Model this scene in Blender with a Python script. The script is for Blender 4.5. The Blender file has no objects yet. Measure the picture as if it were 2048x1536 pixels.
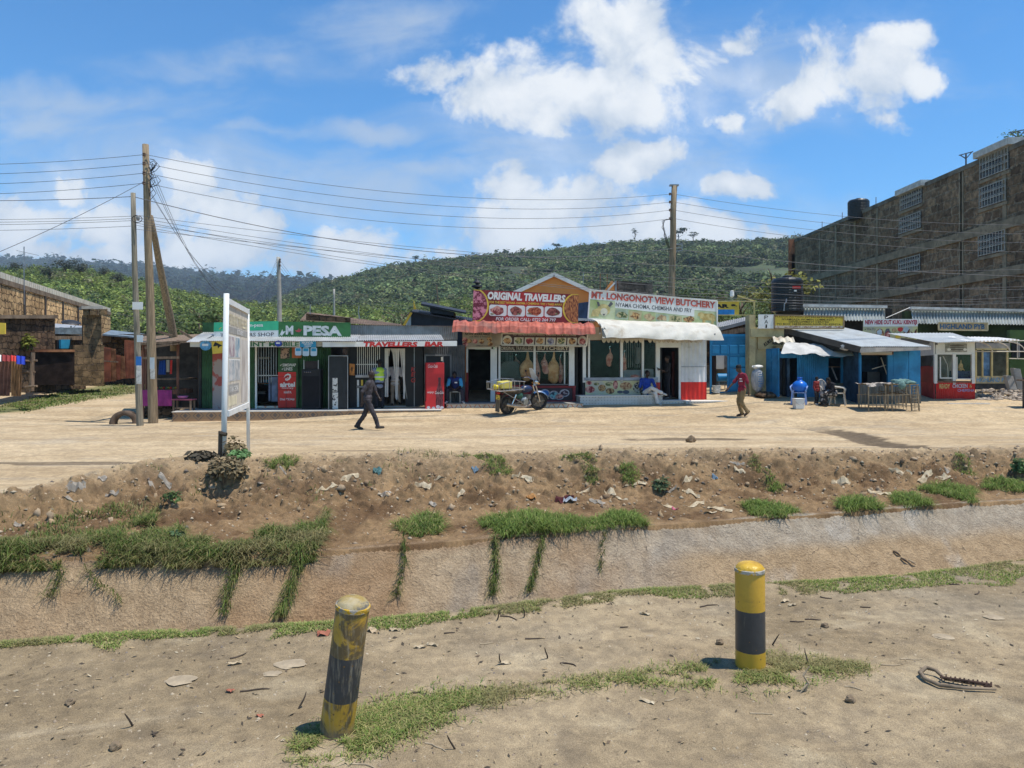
import bpy, math, random
import numpy as np
from mathutils import Vector, Matrix, Euler

# ------------------------------------------------------------------ camera, sky, sun, exposure
SC = bpy.context.scene
COL = SC.collection
S, H, HY = 1480.0, 2.0, 725.0            # focal length in photo pixels, eye height, horizon row
cam = bpy.data.cameras.new('camera'); camo = bpy.data.objects.new('camera', cam); COL.objects.link(camo)
camo.location = (0, 0, H); camo.rotation_euler = (math.radians(90), 0, 0)
cam.sensor_width = 36; cam.lens = 36*S/2048; cam.shift_y = -(768-HY)/2048
cam.clip_start = .1; cam.clip_end = 20000
SC.camera = camo
SC.view_settings.view_transform = 'Standard'; SC.view_settings.look = 'None'
SC.view_settings.exposure = 0.45; SC.view_settings.gamma = 1
SC.cycles.max_bounces = 6; SC.cycles.volume_bounces = 0
SUN_EL, SUN_AZ = math.radians(71), math.radians(-14)      # azimuth from +X, counter-clockwise
sund = Vector((math.cos(SUN_EL)*math.cos(SUN_AZ), math.cos(SUN_EL)*math.sin(SUN_AZ), math.sin(SUN_EL)))
sl = bpy.data.lights.new('sun', 'SUN'); sl.energy = 4.2; sl.angle = math.radians(.53); sl.color = (1, .955, .88)
so = bpy.data.objects.new('sun', sl); COL.objects.link(so); so.location = (30, -10, 60)
so.rotation_euler = sund.to_track_quat('Z', 'Y').to_euler()

W = bpy.data.worlds.new('World'); SC.world = W; W.use_nodes = True
nt = W.node_tree; nt.nodes.clear()
def N(t, tree=None, **kw):
    n = (tree or nt).nodes.new(t)
    for k, v in kw.items(): setattr(n, k, v)
    return n
def lk(a, b, tree=None): (tree or nt).links.new(a, b)
def mth(op, a, b=None, c=None, tree=None, clamp=False):
    n = N('ShaderNodeMath', tree, operation=op); n.use_clamp = clamp
    for i, v in enumerate((a, b, c)):
        if v is None: continue
        if isinstance(v, (int, float)): n.inputs[i].default_value = v
        else: lk(v, n.inputs[i], tree)
    return n.outputs[0]
def vmth(op, a, b=None, tree=None):
    n = N('ShaderNodeVectorMath', tree, operation=op)
    for i, v in enumerate((a, b)):
        if v is None: continue
        if isinstance(v, (tuple, list)): n.inputs[i].default_value = v
        else: lk(v, n.inputs[i], tree)
    return n
def mix(fac, a, b, tree=None, blend='MIX'):
    n = N('ShaderNodeMix', tree, data_type='RGBA', blend_type=blend)
    for i, v in ((0, fac), (6, a), (7, b)):
        if isinstance(v, (int, float)): n.inputs[i].default_value = v
        elif isinstance(v, (tuple, list)): n.inputs[i].default_value = tuple(v)+((1,) if len(v) == 3 else ())
        else: lk(v, n.inputs[i], tree)
    return n.outputs[2]
def noise(vec, sc, det=5, rough=.55, dist=0., tree=None):
    n = N('ShaderNodeTexNoise', tree); n.inputs['Scale'].default_value = sc; n.inputs['Detail'].default_value = det
    n.inputs['Roughness'].default_value = rough; n.inputs['Distortion'].default_value = dist
    if vec is not None: lk(vec, n.inputs['Vector'], tree)
    return n
def mapr(v, a, b, c=0., d=1., tree=None, smooth=True):
    n = N('ShaderNodeMapRange', tree); n.interpolation_type = 'SMOOTHSTEP' if smooth else 'LINEAR'
    lk(v, n.inputs[0], tree)
    for i, x in enumerate((a, b, c, d)): n.inputs[i+1].default_value = x
    return n.outputs[0]

sky = N('ShaderNodeTexSky', sky_type='NISHITA'); sky.sun_disc = False
sky.sun_elevation = SUN_EL; sky.sun_rotation = math.radians(90)-SUN_AZ
sky.air_density = 1.0; sky.dust_density = .25; sky.ozone_density = 2.2; sky.altitude = 1900
tc = N('ShaderNodeTexCoord')
sep = N('ShaderNodeSeparateXYZ'); lk(tc.outputs['Generated'], sep.inputs[0])
yy = mth('MAXIMUM', mth('ABSOLUTE', sep.outputs[1]), .12)
uu = mth('DIVIDE', sep.outputs[0], yy); vv = mth('DIVIDE', sep.outputs[2], yy)
uv = N('ShaderNodeCombineXYZ'); lk(uu, uv.inputs[0]); lk(vv, uv.inputs[1])
def cloud_field(blobs, ndist):
    """max of soft ellipses in the tangent plane of the view to the north: where each cloud stands in the sky"""
    n1 = noise(uv.outputs[0], 5.5, 7, .6); w1 = vmth('SUBTRACT', n1.outputs['Color'], (.5, .5, .5))
    w1 = vmth('MULTIPLY', w1.outputs[0], (ndist, ndist*.7, 0))
    pos = vmth('ADD', uv.outputs[0], w1.outputs[0]).outputs[0]
    acc = None
    for (px, py, a, b, w) in blobs:
        d = vmth('SUBTRACT', pos, ((px-1024)/S, (HY-py)/S, 0))
        d = vmth('MULTIPLY', d.outputs[0], (S/a, S/b, 0))
        ln = vmth('LENGTH', d.outputs[0]).outputs['Value']
        m = mth('MULTIPLY', mth('SUBTRACT', 1.0, ln), w)
        acc = m if acc is None else mth('MAXIMUM', acc, m)
    return acc
CUM = [(1120,420,190,110,.95),(1255,318,130,52,.95),(1040,365,120,90,.9),(1030,470,200,70,.9),(1230,470,180,90,.9),
       (1465,368,108,46,.95),(1430,462,170,62,1),(1330,470,130,60,.9),(1540,470,80,40,.7),
       (150,350,75,60,.9),(50,440,150,80,.8),(400,370,80,75,.95),(430,440,150,90,1),(515,455,80,60,.9),(250,450,190,70,.7),(140,495,220,50,.7),
       (370,505,220,60,.9),(715,505,150,55,.85),(620,520,170,50,.8),(860,520,130,40,.6),
       (1240,60,200,130,.8),(1150,185,290,120,.85),(1010,190,180,75,.85),(1390,120,190,110,.8),(880,160,105,42,.7),
       (1720,150,200,110,.8),(1850,185,90,55,.9),(1790,95,130,60,.85),(1590,190,140,80,.75),(1480,75,90,60,.7),(1455,230,80,40,.7),
       (2400,300,300,120,1),(2900,150,260,120,1),(-420,300,330,140,1),(-900,160,300,150,1)]
WSP = [(720,270,190,40,.7),(850,340,200,45,.7),(830,40,170,70,.6),(1150,300,480,160,.6),(180,330,420,150,.65),(60,240,260,60,.75),(300,300,260,70,.5),
       (700,400,420,110,.65),(150,200,420,60,.6),(450,120,300,50,.45),(800,60,200,60,.5),(1480,150,450,160,.6),(560,265,160,30,.5),(1500,480,400,90,.6),(880,440,240,110,.5),(100,520,900,110,.7),(300,400,500,190,.8),(1300,500,700,110,.55),(2300,500,600,160,.6)]
f1 = cloud_field(CUM, .17)
fn = noise(uv.outputs[0], 9, 9, .62, .3)
dens = mth('ADD', f1, mth('MULTIPLY', mth('SUBTRACT', fn.outputs[0], .5), 2.0))
a1 = mapr(dens, .06, .50)
f2 = cloud_field(WSP, .2)
fw = noise(vmth('MULTIPLY', uv.outputs[0], (3.0, 8.0, 1)).outputs[0], 1.6, 8, .65, .8)
a2 = mth('MULTIPLY', mapr(mth('ADD', f2, mth('MULTIPLY', mth('SUBTRACT', fw.outputs[0], .5), 1.3)), -.12, .8), .7)
alpha = mth('MAXIMUM', a1, a2, clamp=True)
alpha = mth('MULTIPLY', alpha, mapr(sep.outputs[2], -.02, .03))
# thicker hearts of the clouds are a little greyer than their sunlit rims
shade = noise(vmth('ADD', uv.outputs[0], (.03, .045, 0)).outputs[0], 9, 5, .55, .3)
lit = mapr(mth('ADD', mth('MULTIPLY', dens, .30), mth('MULTIPLY', shade.outputs[0], -1.0)), -.60, -.18)
ccol = mix(lit, (3.9, 4.6, 5.6), (7.2, 7.35, 7.5))
hs = N('ShaderNodeHueSaturation'); hs.inputs['Saturation'].default_value = 1.22; hs.inputs['Value'].default_value = 1.05
lk(sky.outputs[0], hs.inputs['Color'])
skyc = mix(1.0, hs.outputs[0], (.66, 1.26, 1.42), blend='MULTIPLY')
bg = N('ShaderNodeBackground'); lk(mix(alpha, skyc, ccol), bg.inputs[0]); bg.inputs[1].default_value = .10
lk(bg.outputs[0], N('ShaderNodeOutputWorld').inputs[0])

# ------------------------------------------------------------------ helpers
RND = random.Random(7)
NR = np.random.default_rng(11)
def PX(px, d): return (px-1024)/S*d
def PZ(py, d): return H+(HY-py)/S*d
def at(px, py, d): return Vector((PX(px, d), d, PZ(py, d)))
def L(r, g, b):
    f = lambda c: (c/255/12.92) if c/255 <= .04045 else ((c/255+.055)/1.055)**2.4
    return (f(r), f(g), f(b))

_h = np.random.default_rng(5).random(65536)
def vnoise(x, y, seed=0):
    x = np.asarray(x, float); y = np.asarray(y, float)
    xi = np.floor(x).astype(np.int64); yi = np.floor(y).astype(np.int64); fx = x-xi; fy = y-yi
    fx = fx*fx*(3-2*fx); fy = fy*fy*(3-2*fy)
    hh = lambda a, b: _h[(a*7919+b*104729+seed*1299721) & 65535]
    return (hh(xi, yi)*(1-fx)+hh(xi+1, yi)*fx)*(1-fy)+(hh(xi, yi+1)*(1-fx)+hh(xi+1, yi+1)*fx)*fy
def fbm(x, y, o=4, seed=0, g=.5):
    a, t, s, f = 1., 0., 0., 1.
    for i in range(o):
        t = t+a*(vnoise(np.asarray(x)*f, np.asarray(y)*f, seed+i*17)-.5); s += a; a *= g; f *= 2.03
    return t/s*2
def sst(a, b, x):
    t = np.clip((np.asarray(x, float)-a)/(b-a), 0, 1); return t*t*(3-2*t)

class Face:
    """a straight front: local x runs along it to the right, local y goes in behind it, z is up"""
    def __init__(s, pa, da, pb, db):
        s.A = Vector((PX(pa, da), da, 0)); B = Vector((PX(pb, db), db, 0))
        s.u = (B-s.A).normalized(); s.v = Vector((-s.u.y, s.u.x, 0))
        s.M = Matrix(((s.u.x, s.v.x, 0, s.A.x), (s.u.y, s.v.y, 0, s.A.y), (0, 0, 1, 0), (0, 0, 0, 1)))
    def t(s, px, o=0.):
        k = (px-1024)/S; P = s.A-s.v*o
        return (k*P.y-P.x)/(s.u.x-k*s.u.y)
    def d(s, px, o=0.): return (s.A-s.v*o+s.u*s.t(px, o)).y
    def z(s, px, py, o=0.): return PZ(py, s.d(px, o))
    def p(s, px, py, o=0.): return Vector((s.t(px, o), -o, s.z(px, py, o)))
    def w(s, px, py, o=0.): return s.M @ s.p(px, py, o)
    def r(s, x0, y0, x1, y1, o=0.):
        """pixel rectangle -> t0, t1, z0, z1"""
        m = (x0+x1)/2
        return s.t(x0, o), s.t(x1, o), s.z(m, y1, o), s.z(m, y0, o)

_txt = {}
def text_geo(body, bold, shear, space):
    k = (body, bold, shear, space)
    if k not in _txt:
        c = bpy.data.curves.new('t', 'FONT'); c.body = body; c.offset = bold; c.shear = shear; c.resolution_u = 2
        c.space_character = space; c.align_x = 'LEFT'
        o = bpy.data.objects.new('t', c); COL.objects.link(o)
        me = o.to_mesh(); v = np.array([x.co[:] for x in me.vertices]) if len(me.vertices) else np.zeros((0, 3)); f = [tuple(p.vertices) for p in me.polygons]
        o.to_mesh_clear(); bpy.data.objects.remove(o); bpy.data.curves.remove(c)
        _txt[k] = (v, f)
    return _txt[k]

class MB:
    def __init__(s, M=None): s.v = []; s.f = []; s.mi = []; s.M = M; s.cm = 0
    def add(s, vs, fs):
        b = len(s.v)
        for q in vs:
            q = Vector(q); s.v.append(tuple(s.M @ q) if s.M else tuple(q))
        for f in fs: s.f.append(tuple(i+b for i in f)); s.mi.append(s.cm)
        return s
    def m(s, i): s.cm = i; return s
    def box(s, x0, x1, y0, y1, z0, z1):
        vs = [(x, y, z) for z in (z0, z1) for y in (y0, y1) for x in (x0, x1)]
        return s.add(vs, [(0, 2, 3, 1), (4, 5, 7, 6), (0, 1, 5, 4), (2, 6, 7, 3), (0, 4, 6, 2), (1, 3, 7, 5)])
    def hexa(s, b, t):      # 4 bottom points, 4 top points
        return s.add(list(b)+list(t), [(3, 2, 1, 0), (4, 5, 6, 7), (0, 1, 5, 4), (1, 2, 6, 5), (2, 3, 7, 6), (3, 0, 4, 7)])
    def bar(s, p, q, w, h=None, up=(0, 0, 1)):
        p, q = Vector(p), Vector(q); h = h or w; d = (q-p).normalized(); up = Vector(up)
        if abs(d.dot(up)) > .98: up = Vector((0, 1, 0)) if abs(d.y) < .9 else Vector((1, 0, 0))
        a = d.cross(up).normalized(); c = a.cross(d)
        k = [a*w/2+c*h/2, -a*w/2+c*h/2, -a*w/2-c*h/2, a*w/2-c*h/2]
        return s.hexa([p+e for e in k], [q+e for e in k])
    def tube(s, pts, r, n=8, cap=True):
        pts = [Vector(p) for p in pts]; R = r if isinstance(r, (list, tuple)) else [r]*len(pts)
        vs, fs = [], []; pa = None
        for i, p in enumerate(pts):
            d = (pts[min(i+1, len(pts)-1)]-pts[max(i-1, 0)])
            d = d.normalized() if d.length > 1e-9 else Vector((0, 0, 1))
            if pa is None:
                u = Vector((0, 0, 1)) if abs(d.z) < .9 else Vector((1, 0, 0)); a = d.cross(u).normalized()
            else:
                a = pa-d*pa.dot(d); a = a.normalized() if a.length > 1e-6 else d.orthogonal().normalized()
            pa = a; b = d.cross(a)
            for k in range(n):
                t = 2*math.pi*k/n; vs.append(p+(a*math.cos(t)+b*math.sin(t))*R[i])
        for i in range(len(pts)-1):
            for k in range(n):
                k2 = (k+1) % n; fs.append((i*n+k, i*n+k2, (i+1)*n+k2, (i+1)*n+k))
        if cap: fs.append(tuple(range(n-1, -1, -1))); fs.append(tuple(range((len(pts)-1)*n, len(pts)*n)))
        return s.add(vs, fs)
    def lathe(s, prof, c=(0, 0, 0), n=20, M=None):
        c = Vector(c); vs, fs = [], []
        for (r, z) in prof:
            for k in range(n):
                t = 2*math.pi*k/n; q = Vector((r*math.cos(t), r*math.sin(t), z)); q = (M @ q) if M else q
                vs.append(c+q)
        for i in range(len(prof)-1):
            for k in range(n):
                k2 = (k+1) % n; fs.append((i*n+k, i*n+k2, (i+1)*n+k2, (i+1)*n+k))
        fs.append(tuple(range(n-1, -1, -1))); fs.append(tuple(range((len(prof)-1)*n, len(prof)*n)))
        return s.add(vs, fs)
    def ball(s, c, r, n=12, M=None):
        if isinstance(r, (int, float)): r = (r, r, r)
        c = Vector(c); vs, fs = [], []; m = n//2+1
        for i in range(m+1):
            ph = -math.pi/2+math.pi*i/m
            for k in range(n):
                t = 2*math.pi*k/n
                q = Vector((r[0]*math.cos(ph)*math.cos(t), r[1]*math.cos(ph)*math.sin(t), r[2]*math.sin(ph)))
                vs.append(c+((M @ q) if M else q))
        for i in range(m):
            for k in range(n):
                k2 = (k+1) % n; fs.append((i*n+k, i*n+k2, (i+1)*n+k2, (i+1)*n+k))
        return s.add(vs, fs)
    def blob(s, c, r, seed=0, amp=.25, n=14, fr=1.6, M=None):
        """lumpy rounded mass"""
        if isinstance(r, (int, float)): r = (r, r, r)
        T = MB().ball((0, 0, 0), 1, n)
        out = []
        for q in T.v:
            e = 1+amp*float(fbm(q[0]*fr+seed*3.1+q[2]*.7, q[1]*fr+q[2]*fr+seed*1.7, 3, seed % 50))
            w = Vector((q[0]*r[0]*e, q[1]*r[1]*e, q[2]*r[2]*e))
            out.append(Vector(c)+((M @ w) if M else w))
        return s.add(out, T.f)
    def sheet(s, p00, p10, p01, p11, waves, amp, rows=1, nrm=None, sag=0., jag=0., seed=1):
        """corrugated sheet: waves run across p00->p10, ridges along p00->p01"""
        p00, p10, p01, p11 = map(Vector, (p00, p10, p01, p11))
        n = Vector(nrm) if nrm else (p10-p00).cross(p01-p00).normalized()
        st = 4; nx = int(waves*st); vs, fs = [], []; rr = random.Random(seed)
        jg = [rr.uniform(-jag, jag) for _ in range(nx//28+2)]
        for j in range(rows+1):
            b = j/rows
            for i in range(nx+1):
                a = i/nx; q = (p00*(1-a)+p10*a)*(1-b)+(p01*(1-a)+p11*a)*b
                q = q+n*(amp*math.sin(2*math.pi*i/st+.4))-Vector((0, 0, 1))*sag*math.sin(math.pi*a)
                if jag and j in (0, rows): q = q+(p01-p00).normalized()*jg[i//28]
                vs.append(q)
        for j in range(rows):
            for i in range(nx):
                k = j*(nx+1)+i; fs.append((k, k+1, k+nx+2, k+nx+1))
        return s.add(vs, fs)
    def prism(s, o, y0, y1):     # outline in local x,z
        n = len(o); vs = [(x, y0, z) for x, z in o]+[(x, y1, z) for x, z in o]
        fs = [tuple(range(n)), tuple(range(2*n-1, n-1, -1))]+[(i, i+n, (i+1) % n+n, (i+1) % n) for i in range(n)]
        return s.add(vs, fs)
    def disc(s, x, z, rx, rz, y0, y1, n=20):
        return s.prism([(x+rx*math.cos(2*math.pi*k/n), z+rz*math.sin(2*math.pi*k/n)) for k in range(n)], y0, y1)
    def rrect(s, x0, x1, z0, z1, r, y0, y1):
        o = []
        for cx, cz, a in ((x1-r, z0+r, -90), (x1-r, z1-r, 0), (x0+r, z1-r, 90), (x0+r, z0+r, 180)):
            for k in range(4): t = math.radians(a+30*k); o.append((cx+r*math.cos(t), cz+r*math.sin(t)))
        return s.prism(o, y0, y1)
    def text(s, body, x0, x1, z0, z1, y, bold=.0, shear=0., space=1., quad=None):
        v, f = text_geo(body, bold, shear, space)
        if not len(v): return s
        mn, mx = v.min(0), v.max(0); out = []
        for q in v:
            a = (q[0]-mn[0])/(mx[0]-mn[0]); b = (q[1]-mn[1])/(mx[1]-mn[1])
            if quad:
                (ax, az), (bx, bz), (cx, cz), (dx, dz) = quad     # bl, br, tr, tl
                out.append((((ax*(1-a)+bx*a)*(1-b)+(dx*(1-a)+cx*a)*b), y, ((az*(1-a)+bz*a)*(1-b)+(dz*(1-a)+cz*a)*b)))
            else: out.append((x0+(x1-x0)*a, y, z0+(z1-z0)*b))
        return s.add(out, f)
    def base(s):
        a = np.array(s.v); return Vector(((a[:, 0].min()+a[:, 0].max())/2, (a[:, 1].min()+a[:, 1].max())/2, a[:, 2].min()))

def link(name, me, mats, parent=None):
    o = bpy.data.objects.new(name, me); COL.objects.link(o)
    for m in (mats if isinstance(mats, (list, tuple)) else [mats]): me.materials.append(m)
    if parent: o.parent = parent
    return o
def setp(o, label=None, cat=None, group=None, kind=None):
    for k, v in (('label', label), ('category', cat), ('group', group), ('kind', kind)):
        if v: o[k] = v
    return o
def build(mb, name, mats, parent=None, org=None, smooth=False, bevel=0., label=None):
    org = Vector(org) if org is not None else Vector((0, 0, 0))
    me = bpy.data.meshes.new(name)
    me.from_pydata([tuple(Vector(q)-org) for q in mb.v], [], mb.f)
    me.polygons.foreach_set('material_index', mb.mi)
    if smooth: me.polygons.foreach_set('use_smooth', [True]*len(mb.f))
    me.update()
    import bmesh
    b = bmesh.new(); b.from_mesh(me); bmesh.ops.recalc_face_normals(b, faces=b.faces)
    if bevel:
        ed = [e for e in b.edges if len(e.link_faces) == 2 and e.calc_face_angle(0) > .5]
        bmesh.ops.bevel(b, geom=ed, offset=bevel, segments=2, affect='EDGES', profile=.6, clamp_overlap=True)
    b.to_mesh(me); b.free()
    o = link(name, me, mats, parent)
    if label: o['label'] = label
    return o
class Thing:
    def __init__(s, name, label, cat, loc, group=None, rz=0., kind=None):
        s.o = bpy.data.objects.new(name, None); COL.objects.link(s.o); s.loc = Vector(loc); s.o.location = s.loc
        s.o.empty_display_size = .2; s.o.rotation_euler.z = rz
        setp(s.o, label, cat, group, kind)
    def part(s, name, mb, mats, smooth=False, bevel=0., label=None, sub=None):
        return build(mb, name, mats, sub or s.o, s.loc, smooth, bevel, label)
def solo(name, mb, mats, label, cat, group=None, smooth=False, bevel=0., kind=None):
    b = mb.base(); o = build(mb, name, mats, None, b, smooth, bevel); o.location = b
    return setp(o, label, cat, group, kind)
def kids(o): return [c for c in bpy.data.objects if c.parent == o]
def copy_tree(o, loc, rz=None, label=None, scale=None):
    def cp(a, par):
        c = a.copy(); COL.objects.link(c)
        if par: c.parent = par
        for ch in list(a.children): cp(ch, c)
        return c
    c = cp(o, None); c.location = loc
    if rz is not None: c.rotation_euler.z = rz
    if scale: c.scale = (scale,)*3
    if label: c['label'] = label
    return c
def np_mesh(name, V, F, mats, cols=None, attr='tint', mi=None, smooth=False):
    """V (n,3), F (m,k) arrays -> mesh object"""
    me = bpy.data.meshes.new(name); n, (m, k) = len(V), F.shape
    me.vertices.add(n); me.vertices.foreach_set('co', np.ascontiguousarray(V, np.float32).ravel())
    me.loops.add(m*k); me.loops.foreach_set('vertex_index', np.ascontiguousarray(F, np.int32).ravel())
    me.polygons.add(m); me.polygons.foreach_set('loop_start', np.arange(0, m*k, k, dtype=np.int32))
    if mi is not None: me.polygons.foreach_set('material_index', mi)
    if smooth: me.polygons.foreach_set('use_smooth', np.ones(m, bool))
    me.update(calc_edges=True); me.validate()
    if cols is not None:
        a = me.color_attributes.new(attr, 'FLOAT_COLOR', 'POINT')
        c4 = np.ones((n, 4), np.float32); c4[:, :3] = cols; a.data.foreach_set('color', c4.ravel())
    return link(name, me, mats)

# ------------------------------------------------------------------ materials
_m = {}
def mat(name, c, rough=.8, var=.18, sc=3., bump=0., bsc=60., c2=None, metal=0., spec=.3, st=None, lo=.35, hi=.65, dirt=None, ds=1.2, dl=.55, dh=.7):
    if name in _m: return _m[name]
    m = bpy.data.materials.new(name); m.use_nodes = True; t = m.node_tree; t.nodes.clear(); _m[name] = m
    out = N('ShaderNodeOutputMaterial', t); b = N('ShaderNodeBsdfPrincipled', t); lk(b.outputs[0], out.inputs[0], t)
    tc = N('ShaderNodeTexCoord', t); v = tc.outputs['Object']
    if st: v = vmth('MULTIPLY', v, st, t).outputs[0]
    n1 = noise(v, sc, 6, .6, .2, t)
    f = mapr(n1.outputs[0], lo, hi, tree=t)
    ca = tuple(max(0, x*(1-var)) for x in c); cb = c2 or tuple(min(.95, x*(1+var)) for x in c)
    col = mix(f, ca, cb, t)
    if dirt:
        n3 = noise(v, ds, 8, .7, .4, t); col = mix(mapr(n3.outputs[0], dl, dh, tree=t), col, dirt, t)
    lk(col, b.inputs['Base Color'], t)
    b.inputs['Roughness'].default_value = rough; b.inputs['Metallic'].default_value = metal
    b.inputs['Specular IOR Level'].default_value = spec
    if bump:
        n2 = noise(v, bsc, 4, .6, 0, t); bp = N('ShaderNodeBump', t); bp.inputs['Strength'].default_value = bump; bp.inputs['Distance'].default_value = .02
        lk(n2.outputs[0], bp.inputs['Height'], t); lk(bp.outputs[0], b.inputs['Normal'], t)
    return m
def attr_mat(name, attr, rough=.85, var=.25, sc=6., bump=0., bsc=40., trans=0.):
    m = bpy.data.materials.new(name); m.use_nodes = True; t = m.node_tree; t.nodes.clear()
    out = N('ShaderNodeOutputMaterial', t); b = N('ShaderNodeBsdfPrincipled', t)
    a = N('ShaderNodeAttribute', t); a.attribute_name = attr
    col = a.outputs['Color']
    if var:
        tc = N('ShaderNodeTexCoord', t); n1 = noise(tc.outputs['Object'], sc, 5, .6, 0, t)
        col = mix(1., col, mix(n1.outputs[0], (1-var,)*3, (1+var,)*3, t), t, 'MULTIPLY')
    lk(col, b.inputs['Base Color'], t); b.inputs['Roughness'].default_value = rough; b.inputs['Specular IOR Level'].default_value = .15
    sh = b.outputs[0]
    if trans:
        tr = N('ShaderNodeBsdfTranslucent', t); lk(col, tr.inputs[0], t); ms = N('ShaderNodeMixShader', t); ms.inputs[0].default_value = trans
        lk(sh, ms.inputs[1], t); lk(tr.outputs[0], ms.inputs[2], t); sh = ms.outputs[0]
    lk(sh, out.inputs[0], t)
    return m
# ------------------------------------------------------------------ the ground sheet
def f_near(X): return 6.67+.25*X+.10*np.sin(X*1.3)
def f_wall(X): return 9.35+.24*X+.12*np.sin(X*.9+1)+.25*sst(-2.5, -5, X)+.15+.5*sst(0, 4, X)
def f_crest(X): return 13.3+.15*X-2.3*sst(-5.6, -7.6, X)
def far_h(X, Y):
    y0 = 23.9+1.3*sst(-4, -9, X)-1.3*sst(7.2, 9.2, X); sl = .11-.04*sst(-6, -14, X)
    d = Y-y0; k = np.where(d > 12, 12+(d-12)*.25, np.maximum(d, 0)); k = np.where(d < 2, k*sst(-1.5, 2, d)**.5, k)
    return sl*k
def ground_smooth(X, Y):
    X = np.asarray(X, float); Y = np.asarray(Y, float)
    n, w, c = f_near(X), f_wall(X), f_crest(X)
    cr = .36*sst(-8.2, -5.6, X)*(1-.35*sst(1, 9, X))+.02
    s = np.clip((Y-w)/(c-w), 0, 1)
    wob = .08*fbm(X*.9, Y*.9, 3, 4)
    bank = -.27+(cr+.27)*(.32*s+.68*sst(.42, .88, s+wob))
    after = cr*(1-sst(0, 4.2, Y-c))
    z = np.where(Y < n, -.2, np.where(Y < w, -2.2, np.where(Y < c, bank, after)))
    return z+far_h(X, Y)
def ground_h(X, Y):
    X = np.asarray(X, float); Y = np.asarray(Y, float); z = ground_smooth(X, Y)
    n, w, c = f_near(X), f_wall(X), f_crest(X)
    inbank = (Y > w)*(1-sst(c-.2, c+1.2, Y))*sst(-.1, .5, Y-w)
    steep = np.exp(-((Y-(w+(c-w)*.66))/(.25*(c-w)))**2)
    clod = np.maximum(0, fbm(X*4.5, Y*4.5, 4, 21))**1.1*.13+.07*fbm(X*10, Y*10, 3, 3)+.03*fbm(X*26, Y*26, 2, 8)+.05*fbm(X*1.4, Y*1.1, 3, 9)-.10*np.maximum(0, fbm(X*2.3+4, Y*4.2, 3, 40)-.1)
    z = z+inbank*clod*(.55+.9*steep)
    z = z-.34*np.exp(-((X+4.42)/.30)**2-((Y-11.35)/.22)**2)
    near = (Y < n)
    z = z+near*(.016*fbm(X*1.1, Y*1.1, 4, 31)+.007*fbm(X*7, Y*7, 3, 33)+.05*sst(.5, 0, n-Y)*sst(-.05, .12, n-Y))
    road = (Y > c)*sst(0, 1.5, Y-c)
    z = z+road*(.035*fbm(X*.35, Y*.9, 4, 51)+.012*fbm(X*2, Y*4, 3, 52))
    # gully of waste water that runs across the road on the right
    gx = 8.6+1.7*np.sin((Y-18)*.35)+.33*(19-Y); z = z-.10*np.exp(-((X-gx)/.35)**2)*sst(14.5, 16, Y)*(1-sst(22, 24, Y))
    return z
def gh(x, y): return float(ground_h(x, y))
def gd(px, py, y0=3.5, y1=60):
    """where the ray through a point on the ground meets the ground"""
    Y = np.concatenate([np.arange(y0, 20, .02), np.arange(20, y1, .05)]); X = (px-1024)/S*Y
    dz = ground_h(X, Y)-(H+(HY-py)/S*Y); i = np.argmax(dz >= 0)
    return Vector((X[i], Y[i], float(ground_h(X[i], Y[i]))))

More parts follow.
